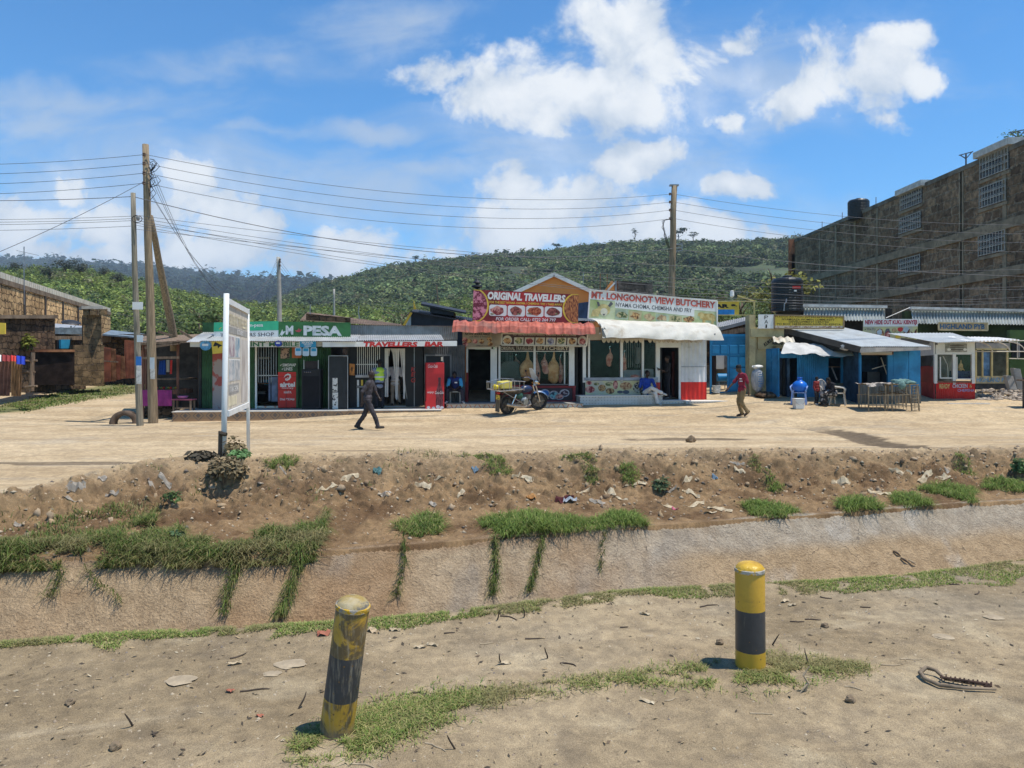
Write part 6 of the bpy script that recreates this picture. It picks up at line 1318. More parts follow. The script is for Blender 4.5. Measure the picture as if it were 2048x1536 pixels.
m = MB(); m.blob(at(1532, 790, 28.6), (.45, .35, .14), 7, .35, 12); solo('stone_step', m, STONED, 'rough stone step under the sack and the blue door', 'step')
T = Thing('open_door', 'dark blue steel door standing open beside the sack', 'door', at(1545, 793, 28.6))
a, b_ = at(1532, 790, 29.2), at(1556.5, 794, 28.2); a2, b2_ = at(1532, 698, 29.2), at(1556.5, 696, 28.2)
T.part('leaf', quadbox([a, b_, b2_, a2], .05), BLUEK)
dv = (b_-a); nn = Vector((dv.y, -dv.x, 0)).normalized()*.02
def onleaf(u, v): return (a*(1-u)+b_*u)*(1-v)+(a2*(1-u)+b2_*u)*v
for u0, u1 in ((.06, .46), (.54, .94)):
    for v0, v1 in ((.03, .27), (.3, .52), (.55, .74), (.78, .97)): T.part('panel', quadbox([onleaf(u0, v0)+nn, onleaf(u1, v0)+nn, onleaf(u1, v1)+nn, onleaf(u0, v1)+nn], .015), BLUEK, bevel=.0)

# blue kiosk
T = KI = Thing('blue_kiosk', 'blue corrugated kiosk with a wide pale tin roof', 'kiosk', at(1700, 812, 27.6))
F = FF(28.6); FR_ = FF(27.2)
corr(T, F, 1594, 703, 1652, 776, 0, 'wall_sheet', BLUEK, .076, .011); lum(T, F, 1560, 703, 1722, 716, -.04, -.01, 'header', BLUEK); lum(T, F, 1650, 708, 1657, 766, -.05, .02, 'post', BLUEK); lum(T, F, 1683, 706, 1690, 766, -.05, .04, 'post', BLUEK); lum(T, F, 1712, 706, 1722, 768, -.05, .04, 'post', BLUEK)
w = lum(T, F, 1690, 719, 1714, 766, -.12, -.1, 'window', mat('dusty_glass', (.05, .055, .055), .3, .5, 3)); lum(T, F, 1702, 719, 1703.5, 766, -.1, -.07, 'mullion', GREYP, sub=w)
lum(T, F, 1566, 703, 1580, 795, -.3, -.2, 'side_wall', mat('opening_shade', (.03, .03, .028), .9)); lum(T, F, 1594, 776, 1655, 800, -.02, 0, 'base_wall', BLUEK)  # the dark sheet at left paints the shade of an open gap
corr(T, F, 1655, 766, 1722, 806, .02, 'base_sheet', mat('old_tin', (.15, .13, .095), .8, .3, 2, c2=(.09, .12, .10), dirt=(.10, .06, .035)), .085, .014)
for a in ((1655, 733, 1684, 734.5), (1656, 711, 1684, 712)): lum(T, F, *a, -.15, -.12, 'rail', WOOD)
T.part('prop', MB().bar(at(1663, 733, 28.8), at(1674, 760, 28.7), .05), mat('pale_prop', (.22, .21, .22)))
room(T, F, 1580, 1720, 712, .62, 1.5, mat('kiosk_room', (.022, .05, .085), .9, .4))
# nearer right-hand block
lum(T, FR_, 1719, 702, 1723, 770, -.1, .05, 'post', BLUEK); lum(T, FR_, 1776, 703, 1787, 768, -.1, .0, 'post', BLUEK); lum(T, FR_, 1787, 700, 1817, 773, -.05, .01, 'wall', BLUEK); lum(T, FR_, 1818, 700, 1841, 790, -.05, -.01, 'wall', BLUEK)
lum(T, FR_, 1722, 701, 1787, 709, -.05, .03, 'lintel', WOODR); T.part('shutter', MB(FR_.M).hexa([FR_.p(1722, 710, .02), FR_.p(1784, 710, .02), FR_.p(1784, 706, .5), FR_.p(1722, 706, .5)], [FR_.p(1722, 708, .02), FR_.p(1784, 708, .02), FR_.p(1784, 704.5, .5), FR_.p(1722, 704.5, .5)]), CREAM)
corr(T, FR_, 1720, 768, 1742, 815, .02, 'base_sheet', mat('streaked_tin', (.32, .31, .27), .6, .35, 3, st=(6, 6, .4), c2=(.12, .10, .07)), .1, .02); corr(T, FR_, 1742, 772, 1842, 815, .0, 'base_sheet', mat('streaked_tin', (.32, .31, .27)), .1, .02)
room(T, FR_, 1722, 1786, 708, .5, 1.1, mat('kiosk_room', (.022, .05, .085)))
lum(T, FR_, 1735, 744, 1760, 768, -.9, -.4, 'stove', BLACK); T.part('prop', MB().bar(at(1744, 738, 27.6), at(1772, 730, 27.6), .025), CREAM); T.part('prop', MB().bar(at(1762, 715, 27.6), at(1775, 752, 27.6), .03), CREAM)
zk = FR_.z(1780, 690); 
RP = [at(1720, 693, 26.6), at(1862, 693, 26.6), at(1692, 656, 29.6), at(1572, 656, 29.6)]
m = MB(); m.sheet(RP[0], RP[1], RP[3], RP[2], 34, .02, 3, (0, 0, 1), jag=.03); T.part('roof', m, mat('pale_roof_iron', (.50, .51, .49), .55, .08, 2, metal=.1, dirt=(.38, .35, .3), dl=.5, dh=.8))
m = MB(); m.hexa([RP[0]-Vector((0, 0, .22)), RP[1]-Vector((0, 0, .12)), RP[1]+Vector((0, .04, -.12)), RP[0]+Vector((0, .04, -.22))], [RP[0]-Vector((0, 0, .03)), RP[1]-Vector((0, 0, .03)), RP[1]+Vector((0, .04, -.03)), RP[0]+Vector((0, .04, -.03))]); T.part('fascia', m, mat('stained_board', (.50, .42, .35), .8, .2, 3, dirt=(.2, .12, .07)))
T.part('side_beam', MB().bar(RP[0]-Vector((0, 0, .12)), RP[3]-Vector((0, 0, .12)), .06, .2), mat('dark_beam', (.07, .06, .05)))
m = MB(); m.add([RP[0]-Vector((-.1, 0, .2)), at(1722, 705, 28.5), at(1580, 700, 29.8), RP[3]-Vector((-.05, 0, .2))], [(0, 1, 2, 3)]); T.part('underside_shade', m, mat('black_wall', (.018, .018, .017)))  # black sheet painted in for the shade under the roof's left side
m = MB(); nx, ny = 60, 10; vs, fs = [], []
for j in range(ny+1):
    for i in range(nx+1):
        a, b_ = i/nx, j/ny; p = at(1572+(1718-1572)*a, 685+2*a, 28.5)*(1-b_)+at(1562+(1722-1562)*a, 699+10*a, 27.5)*b_
        p.z += .05*math.sin(a*26+b_*4)*b_*.5+.06*float(fbm(a*9, b_*2, 3, 4)) - .12*b_*b_; vs.append(p)
for j in range(ny):
    for i in range(nx): k = j*(nx+1)+i; fs.append((k, k+1, k+nx+2, k+nx+1))
m.add(vs, fs); T.part('cloth_awning', m, mat('grey_canvas', (.48, .46, .42), .9, .14, 2, dirt=(.30, .26, .2)), smooth=True)
m = MB(); m.blob(at(1702, 694, 27.3), (.42, .25, .16), 3, .3, 14, 3); T.part('rolled_tarp', m, mat('silver_tarp', (.42, .40, .36), .5, .3, 6), smooth=True)
m = MB(); m.sheet(at(1548, 685, 28.6), at(1590, 684, 28.6), at(1545, 674, 29), at(1586, 674, 29), 3, .04, 2); T.part('cloth_flap', m, CREAM)

# signs above
s = flatsign('sign_board', 'chicken restaurant sign with red lettering and painted hens', FF(31.5), [(1726, 683), (1834, 681), (1836, 638), (1727, 638)], 0, mat('hen_sign', (.52, .50, .38), .7, .15, 1.5, c2=(.58, .55, .22)), .04)
sgn_rect(s, 0, .66, 1, 1, PWHITE, .003); sgn_text(s, 'NEW HIDE OUT KUKU KIENYEJI', .03, .70, .985, .96, mat('sign_crimson', (.36, .02, .05), .6), .04, 0, .006)
for i, tx in enumerate(('Wet Fry', 'Dry Fry', 'Roasted')): sgn_text(s, tx, .06, .48-.24*i, .23 if i < 2 else .24, .60-.24*i, PGREY, .02, .1); sgn_poly(s, ell(.035, .54-.24*i, .012, .03, 8), PGREY, .006, 'bullet')
for i, (u, v, a, b_, c) in enumerate(((.31, .36, .07, .22, PFOOD), (.30, .40, .045, .14, mat('plate_blue', (.42, .5, .55))), (.45, .40, .05, .18, PGREY), (.45, .25, .05, .2, PMEAT), (.57, .5, .05, .09, mat('print_pale_meat', (.42, .26, .14))), (.68, .52, .05, .1, PRED), (.79, .5, .06, .14, mat('plate_blue', (.42, .5, .55))), (.64, .2, .06, .08, PYEL))): sgn_poly(s, ell(u, v, a, b_, 12, wob=.2, seed=i), c, .006+.001*i, 'food_picture')
for u in (.80, .93): sgn_poly(s, [(u-.06, .45), (u-.03, .18), (u+.02, .14), (u+.05, .34), (u+.055, .55), (u+.03, .5), (u, .36), (u-.03, .38)], mat('hen_brown', (.10, .035, .02), .7, .4, 8), .02, 'hen_picture')
s = flatsign('sign_board', 'cream pub sign with blue lettering under the long fluted eave', FF(34.6), [(1877, 660), (1975, 661), (1975, 646), (1877, 645)], .2, mat('cream_orange', (.56, .40, .22), .7, .12), .04, mat('frame_cream', (.6, .5, .3)))
sgn_text(s, 'HIGHLAND PYB', .03, .16, .94, .84, mat('letter_blue', (.05, .16, .30), .7, .2), .03)
T = Thing('bar_sign', 'yellow bar sign with black letters in a yellow steel frame', 'sign', at(1509, 640, 30.5)); F = FF(30.5)
lum(T, F, 1430, 604, 1478, 629.5, -.02, 0, 'board', PYEL); lum(T, F, 1430, 619, 1469, 629, .002, .006, 'stripe', mat('azure', (.03, .24, .58), .5)); letters(T, F, 'BAR &', 1420, 608, 1476, 616, .007, PBLK, .06)
FRY = mat('frame_yellow', (.52, .42, .16), .6, .2)
for x0, x1, y0, y1 in ((1434, 1511, 601.5, 603.5), (1434, 1511, 629, 631), (1507.5, 1510.5, 602, 634)): lum(T, F, x0, y0, x1, y1, 0, .06, 'frame', FRY)
T.part('frame', MB().bar(at(1475, 591, 30.5), at(1511, 603, 30.5), .05), FRY); T.part('cable', MB().tube([at(1380, 587, 30.5), at(1430, 588, 30.5), at(1460, 590, 30.5)], .012, 4), BLACK)
T.part('lamp', MB().lathe([(.05, .26), (.08, .24), (.09, .05), (.06, 0), (.02, -.02)], at(1464, 594, 30.45), 12), WHITE)

# red and white kiosk
dK = 28.2; F = FF(dK); c0, c1, cb = (1872, 1950), 0, 0
T = Thing('chicken_kiosk', 'red and white kiosk with glass front and hanging chicken', 'kiosk', at(1910, 804, dK))
def side(x0, x1, ya0, ya1, yb0, yb1, name, m_, off=0., sub=None, dd=1.15):   # face running back to the left
    P = [at(x0, yb0, dK+dd), at(x1, yb1, dK), at(x1, ya1, dK), at(x0, ya0, dK+dd)]; T.part(name, quadbox([p+Vector((0, off, 0)) for p in P], .05), m_, sub=sub)
lum(T, F, 1872, 684, 1950, 709, -.06, 0, 'upper_wall', WHITE); corr(T, F, 1872, 765, 1950, 803, .02, 'base_sheet', CR, .076, .012)
for x0, x1 in ((1869, 1875), (1906, 1912), (1944, 1950)): lum(T, F, x0, 708, x1, 767, -.05, .035, 'post', WHITE)
lum(T, F, 1875, 762, 1944, 765.5, -.3, .05, 'shelf', mat('shelf_brown', (.17, .09, .06))); lum(T, F, 1876, 709, 1906, 757, -.02, -.016, 'pane', GL); lum(T, F, 1912, 709, 1944, 757, -.02, -.016, 'pane', GL)
for a in ((1880, 714, 1882, 755), (1880, 755, 1905, 757), (1913, 714, 1915, 757), (1913, 757, 1944, 759)): lum(T, F, *a, -.02, .03, 'window_frame', WHITE)
side(1840, 1870, 686, 684, 712, 710, 'upper_wall', WHITE); side(1842, 1870, 763, 765, 800, 804, 'base_sheet', mat('deep_red_tin', (.36, .03, .03), .6, .2)); side(1842, 1869, 733, 731, 763, 766, 'panel', DRED, .05)
side(1846, 1868, 713, 711, 735, 733, 'pane', mat('dusty_glass', (.05, .055, .055)), .05)
m = MB(); m.box(PX(1875, dK), PX(1948, dK), dK+1.2, dK+1.25, .6, 2.4); T.part('back_wall', m, mat('kiosk_grey', (.20, .20, .18), .9, .2))
lum(T, F, 1914, 742, 1943, 757, -.7, -.2, 'chest', mat('navy_cloth', (.03, .04, .10), .8)); T.part('curved_rod', MB().tube([at(1886, 712, 28.6), at(1895, 730, 28.6), at(1896, 757, 28.6)], .02, 6), WHITE)
s_ = lum(T, F, 1892, 687.5, 1934, 704, .0, .04, 'sign', mat('sign_grey', (.30, .29, .25), .7, .25, 6)); 
for x in (1898, 1930): c = F.p(x, 699, .045); T.part('picture', MB(F.M).disc(c.x, c.z, .07, .05, -.05, -.041, 10), PWHITE, sub=s_)
for y in (690, 693.5, 698): T.part('lettering', MB(F.M).box(F.t(1899), F.t(1926), -.047, -.041, F.z(1912, y+2), F.z(1912, y)), mat('ink_brown', (.12, .10, .08)), sub=s_)
letters(T, F, 'READY', 1879, 768, 1900, 777, .04, mat('letter_yellow', (.58, .42, .16), .7), .03); letters(T, F, 'CHICKEN', 1905, 767.5, 1935, 776, .04, mat('letter_pale', (.50, .46, .52), .7), .03); letters(T, F, '&', 1939, 769, 1944, 775, .04, mat('letter_yellow', (.58, .42, .16)), .0)
letters(T, F, 'CHEMSHA', 1915, 778, 1949, 783.5, .04, mat('letter_violet', (.40, .30, .48), .7), .02)
m = MB(); m.sheet(at(1872, 685, 27.4), at(1960, 683, 27.4), at(1775, 667, 30.2), at(1905, 666, 30.2), 20, .02, 2, (0, 0, 1), jag=.05); T.part('roof', m, mat('pale_roof_iron', (.50, .51, .49)))
m = MB(); m.sheet(at(1935, 683, 27.5), at(2040, 680, 27.9), at(1895, 673, 29), at(2000, 676, 29.5), 14, .03, 1, (0, 0, 1), jag=.05); T.part('roof_sheet', m, WHITE)
side(1800, 1872, 676, 684, 684, 690, 'eave_board', GREYP, -.05, None, 1.9)
def chickn(label, x, y0, y1, d, m_):
    p = at(x, y1, d); h = (y1-y0)/S*d; T = Thing('hung_chicken', label, 'chicken', p, 'plucked chickens hung in the red kiosk'); m = MB(); m.blob(p+Vector((0, 0, h*.4)), (h*.2, h*.16, h*.38), 3, .25, 10); m.tube([p+Vector((0, 0, h*.7)), p+Vector((.02, 0, h))], [h*.07, h*.03], 6); m.tube([p+Vector((h*.15, 0, h*.3)), p+Vector((h*.34, 0, h*.1))], [h*.08, h*.03], 6); T.part('body', m, m_, smooth=True)
chickn('yellowish plucked chicken in the right window of the red kiosk', 1921, 720, 744, 28.5, mat('fat_yellow', (.55, .38, .16), .6, .3, 8)); chickn('browned chicken hung at the side window of the red kiosk', 1862, 714, 741, 28.7, MT2)
m = MB().box(PX(1878, 27.6), PX(1960, 27.6), 27.0, 28.15, gh(16.8, 27.6)-.1, PZ(803.5, 28.1)); solo('kiosk_step', m, mat('pale_cement', (.56, .53, .47)), 'pale cement step in front of the red kiosk', 'step')

# yellow-framed pub kiosk and its neighbours
dH = 30.5; F = FF(dH); T = Thing('pub_kiosk', 'yellow framed pub kiosk with a faded blue name board, right of the red kiosk', 'kiosk', at(1985, 782, dH))
YF = mat('pale_yellow_frame', (.52, .42, .20), .7, .15)
for x0, x1 in ((1951, 1954), (1965, 1967), (1983, 1986), (2014, 2017)): lum(T, F, x0, 698, x1, 755, -.03, .03, 'frame', YF)
lum(T, F, 1951, 697, 2020, 700, -.03, .03, 'frame', YF); nb = lum(T, F, 1952, 752, 2020, 767, -.04, .0, 'name_board', mat('board_cream', (.42, .36, .22), .8, .25, 3)); letters(T, F, 'HIGHLAND PYB', 1953.5, 755, 2018.5, 764, .006, mat('letter_fade_blue', (.10, .24, .40), .8, .3, 6), .03, sub=nb)
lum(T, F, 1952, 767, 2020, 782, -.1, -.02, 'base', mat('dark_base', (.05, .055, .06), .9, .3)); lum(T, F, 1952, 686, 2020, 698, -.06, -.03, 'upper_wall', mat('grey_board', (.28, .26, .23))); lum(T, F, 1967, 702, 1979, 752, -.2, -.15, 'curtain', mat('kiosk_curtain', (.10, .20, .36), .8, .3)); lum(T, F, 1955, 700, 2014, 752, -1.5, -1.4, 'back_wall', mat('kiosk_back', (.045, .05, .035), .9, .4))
g = MB()
for x in (1975, 2010, 2040): g.tube([at(x-22, 684, 29.6)]+[at(x-22+32*math.sin(a), 684+20*(1-math.cos(a)), 29.4) for a in np.linspace(.3, 1.5, 7)], .022, 6)
g.tube([at(1950, 684, 29.6), at(2060, 681, 29.6)], .022, 6); g.tube([at(1950, 703, 29.4), at(2060, 703, 29.4)], .022, 6); g.tube([at(2035, 683, 29.6), at(2035, 718, 29.6)], .022, 6); g.tube([at(2018, 717, 29.6), at(2060, 718, 29.6)], .018, 6); T.part('hoop_frame', g, mat('hoop_cream', (.56, .50, .42), .6))
T2_ = Thing('green_wall', 'bright green wall panel at the right edge behind the grey blocks', 'wall', at(2035, 770, 32)); T2_.part('wall', MB().box(PX(2020, 32), PX(2110, 32), 32, 32.2, .5, PZ(660, 32)), mat('grass_green_paint', (.06, .11, .035), .8, .3, 1))
w = T2_.part('window', MB().box(PX(2022, 32), PX(2060, 32), 31.93, 31.99, PZ(715, 32), PZ(685, 32)), mat('window_dark', (.02, .021, .022))); 
for x in (2034, 2046): T2_.part('bar', MB().box(PX(x, 32), PX(x+2, 32), 31.88, 31.93, PZ(715, 32), PZ(685, 32)), GREYP, sub=w)
for i, (x, y0, y1, r, lb) in enumerate(((2026, 750, 779, .22, 'grey cement slab leaning beside the pub kiosk'), (2041, 735, 779, .3, 'taller grey cement slab at the right edge'))):
    m = MB(); a_, b_ = at(x-6, y1, 29.5), at(x+9, y1+1, 29.3); m.hexa([a_, b_, b_+Vector((0, .2, 0)), a_+Vector((0, .2, 0))], [a_+Vector((.02, .3, (y1-y0)*.0195)), b_+Vector((.03, .3, (y1-y0)*.019)), b_+Vector((.03, .5, (y1-y0)*.019)), a_+Vector((.02, .5, (y1-y0)*.0195))]); solo('cement_slab', m, CONC, lb, 'slab', bevel=.02)
rb = MB(); rr = random.Random(3)
for k in range(170):
    x, d = rr.uniform(1955, 2075), rr.uniform(27.8, 30.4); X = PX(x, d); rb.blob((X, d, gh(X, d)+rr.uniform(.0, .12)*(1-abs(d-29.2)/1.6)), (rr.uniform(.05, .16), rr.uniform(.05, .13), rr.uniform(.03, .09)), k, .5, 6)
setp(build(rb, 'broken_stones', mat('rubble_stone', (.34, .27, .21), .95, .45, 3, c2=(.46, .38, .30))), kind='stuff')
# what stands cut off by the right edge
p = at(2050, 815, 26.2); T = Thing('edge_stand', 'dark wooden stand cut off by the right edge', 'stand', p); T.part('post', MB().box(p.x-.06, p.x+.02, 26.15, 26.25, p.z-.1, PZ(755, 26.2)), mat('dark_beam', (.07, .06, .05))); T.part('post', MB().box(p.x+.5, p.x+.58, 26.15, 26.25, p.z-.1, PZ(755, 26.2)), mat('dark_beam', (.07, .06, .05))); T.part('shelf', MB().box(p.x-.1, p.x+.7, 26.0, 26.5, PZ(762, 26.2), PZ(759, 26.2)), WOOD)  # post-and-shelf stand added for an unidentified dark object

# ---- plastic chairs
def chair_proto(name, label, m_, loc, rz, group=None):
    T = Thing(name, label, 'chair', (0, 0, 0), group)   # faces -y (front)
    m = MB(); m.hexa([(-.22, -.22, .42), (.22, -.22, .42), (.20, .20, .40), (-.20, .20, .40)], [(-.23, -.23, .45), (.23, -.23, .45), (.21, .21, .43), (-.21, .21, .43)]); T.part('seat', m, m_, bevel=.01)
    for sx in (-1, 1):
        T.part('leg', MB().bar((sx*.25, -.25, 0), (sx*.22, -.2, .43), .05, .04), m_); T.part('leg', MB().bar((sx*.24, .28, 0), (sx*.2, .19, .43), .05, .04), m_)
        T.part('armrest', MB().tube([(sx*.22, -.2, .42), (sx*.27, -.24, .58), (sx*.28, -.18, .64), (sx*.28, .1, .66), (sx*.23, .24, .72)], [.022, .024, .028, .028, .02], 8), m_, smooth=True)
    m = MB(); ar = [(.20*math.cos(a)*(1 if abs(math.cos(a)) < .9 else 1), .23+.05*math.sin(a), .44+.44*math.sin(a)) for a in np.linspace(0, math.pi, 15)]
    m.tube([(.2, .2, .43)]+[(x*1.15, y, z) for x, y, z in ar]+[(-.2, .2, .43)], .024, 8); T.part('back_frame', m, m_, smooth=True)
    m = MB()
    for x in (-.1, -.05, 0, .05, .1): m.bar((x*.8, .21, .43), (x*1.3, .27, .44+.44*math.sqrt(max(0, 1-(x/.2)**2))*.97), .028, .012)
    T.part('back_slats', m, m_); T.o.location = loc; T.o.rotation_euler.z = rz
    return T
CB = mat('pale_blue_plastic', (.20, .30, .56), .4, .05); CWH = mat('dirty_white_plastic', (.42, .38, .32), .5, .15, 3)
pc = gd(1598, 809, 20)
chair_proto('plastic_chair', 'pale blue plastic chair holding the big blue water pot', CB, pc, math.radians(-25), 'plastic chairs at the blue kiosk')
G_ = pc+Vector((.02, -.02, .45)); T = Thing('water_pot', 'big round blue water pot with a tap, standing on the pale blue chair', 'water pot', G_)
T.part('pot', MB().lathe([(r_*.84, z_*.84) for r_, z_ in [(.16, 0), (.25, .05), (.315, .17), (.32, .27), (.28, .38), (.19, .46), (.115, .50), (.10, .52), (.10, .60), (.115, .62), (.115, .64), (.01, .645)]], G_, 26), mat('pot_blue', (.012, .13, .52), .3, .08), smooth=True)
T.part('tap', MB().tube([G_+Vector((.08, -.25, .08)), G_+Vector((.09, -.32, .08)), G_+Vector((.09, -.33, .04))], .018, 6), CHROME)
bucket('square white lidded bucket on the ground before the pale blue chair', gd(1597, 818, 20), .165, .34, WHITE, True)
chair_proto('plastic_chair', 'dirty white high-backed plastic chair facing the child in red', CWH, gd(1650, 808, 20), math.radians(8), 'plastic chairs at the blue kiosk')
chair_proto('plastic_chair', 'dirty white plastic armchair turned away, carrying the seated woman', CWH, gd(1676, 811, 20), math.radians(62), 'plastic chairs at the blue kiosk')

# chicken cage
p = gd(1785, 823, 20); T = Thing('chicken_cage', 'long rickety stick-and-wire poultry cage in front of the blue kiosk', 'cage', p)
STK = mat('sun_bleached_sticks', (.26, .20, .13), .95, .35, 4); dC = p.y; rr = random.Random(9)
def cz(px, py, y): return Vector((PX(px, dC), y, PZ(py, dC)))
for y in (dC, dC+.8):
    m = MB()
    for k in range(14): x = 1738+k*7.6; m.bar(cz(x+rr.uniform(-1, 1), 820, y), cz(x+rr.uniform(-1, 1), 790+rr.uniform(-2, 2), y), .014)
    T.part('stick_wall', m, STK)
for x0, y0, x1, y1, y in ((1736, 791, 1840, 789, dC), (1736, 811, 1840, 812, dC), (1736, 791, 1840, 789, dC+.8), (1740, 770, 1838, 769, dC), (1740, 770, 1838, 769, dC+.8)): T.part('rail', MB().bar(cz(x0, y0, y), cz(x1, y1, y), .03), STK)
for x in (1737, 1771, 1784, 1822, 1837): T.part('leg', MB().bar(cz(x+(2 if x > 1800 else 0), 825, dC), cz(x-(3 if x > 1800 else 0), 769, dC), .035), STK)
for x in (1740, 1800, 1837): T.part('leg', MB().bar(cz(x, 822, dC+.8), cz(x, 769, dC+.8), .035), STK)
m = MB()
for k in range(9): m.bar(cz(1821+k*.5, 822-k*6, dC-.02), cz(1836-k*.3, 820-k*6, dC-.02), .02)
T.part('ladder_rungs', m, STK)
m = MB()
for k in range(40): x = rr.uniform(1766, 1825); y = rr.uniform(783, 791); m.bar(cz(x, y, dC+rr.uniform(0, .7)), cz(x+rr.uniform(-14, 14), y+rr.uniform(-3, 3), dC+rr.uniform(0, .7)), .012)
T.part('twig_floor', m, mat('brown_twigs', (.15, .10, .06), .95, .4, 5))
m = MB(); nx, ny = 30, 8; vs, fs = [], []
for j in range(ny+1):
    for i in range(nx+1): q = cz(1732+(1806-1732)*i/nx, 767, dC-.1+.95*j/ny); q.z += .05*float(fbm(i*.3, j*.5, 3, 6))+(-.10 if j == 0 and i < 14 else 0); vs.append(q)
for j in range(ny):
    for i in range(nx): k = j*(nx+1)+i; fs.append((k, k+1, k+nx+2, k+nx+1))
m.add(vs, fs); T.part('cover_sheet', m, mat('torn_cover', (.36, .31, .26), .9, .3, 3, dirt=(.03, .03, .03), dl=.5, dh=.56, ds=1.8))
m = MB(); m.blob(cz(1813, 765, dC+.3), (.36, .3, .11), 3, .5, 18, 3.5); m.blob(cz(1802, 771, dC-.06), (.13, .06, .13), 5, .5, 12, 3); solo('green_tarpaulin', m, mat('faded_teal_cloth', (.13, .22, .20), .9, .25, 7, .6, 12), 'crumpled faded green tarpaulin on top of the poultry cage', 'tarpaulin', smooth=True)
# ------------------------------------------------------------------ people
def cap(mb, p, q, r0, r1, n=10):
    p, q = Vector(p), Vector(q); mb.tube([p.lerp(q, k/4) for k in range(5)], [r0+(r1-r0)*k/4 for k in range(5)], n); mb.ball(p, r0, n); mb.ball(q, r1, n)
def remesh(mb, vox, wr=0., seed=1, fr=9.):
    me = bpy.data.meshes.new('r'); me.from_pydata(mb.v, [], mb.f); o = bpy.data.objects.new('r', me); COL.objects.link(o)
    md = o.modifiers.new('r', 'REMESH'); md.mode = 'VOXEL'; md.voxel_size = vox; sm = o.modifiers.new('s', 'SMOOTH'); sm.factor = .5; sm.iterations = 2
    ev = o.evaluated_get(bpy.context.evaluated_depsgraph_get()); m2 = ev.to_mesh()
    n = len(m2.vertices); co = np.empty(n*3, np.float32); m2.vertices.foreach_get('co', co); co = co.reshape(-1, 3).astype(float)
    nr = np.empty(n*3, np.float32); m2.vertices.foreach_get('normal', nr); nr = nr.reshape(-1, 3); F = [tuple(p.vertices) for p in m2.polygons]
    ev.to_mesh_clear(); bpy.data.objects.remove(o); bpy.data.meshes.remove(me)
    if wr: co = co+nr*(wr*fbm(co[:, 0]*fr+co[:, 1]*fr*.7+seed, co[:, 2]*fr*1.3+co[:, 0]*fr*.8, 3, seed))[:, None]
    out = MB(); out.v = [tuple(c) for c in co]; out.f = F; out.mi = [0]*len(F); return out
def skinm(c): return mat('skin_%d' % int(c[0]*1000), c, .5, .12, 6)
_pn = [0]
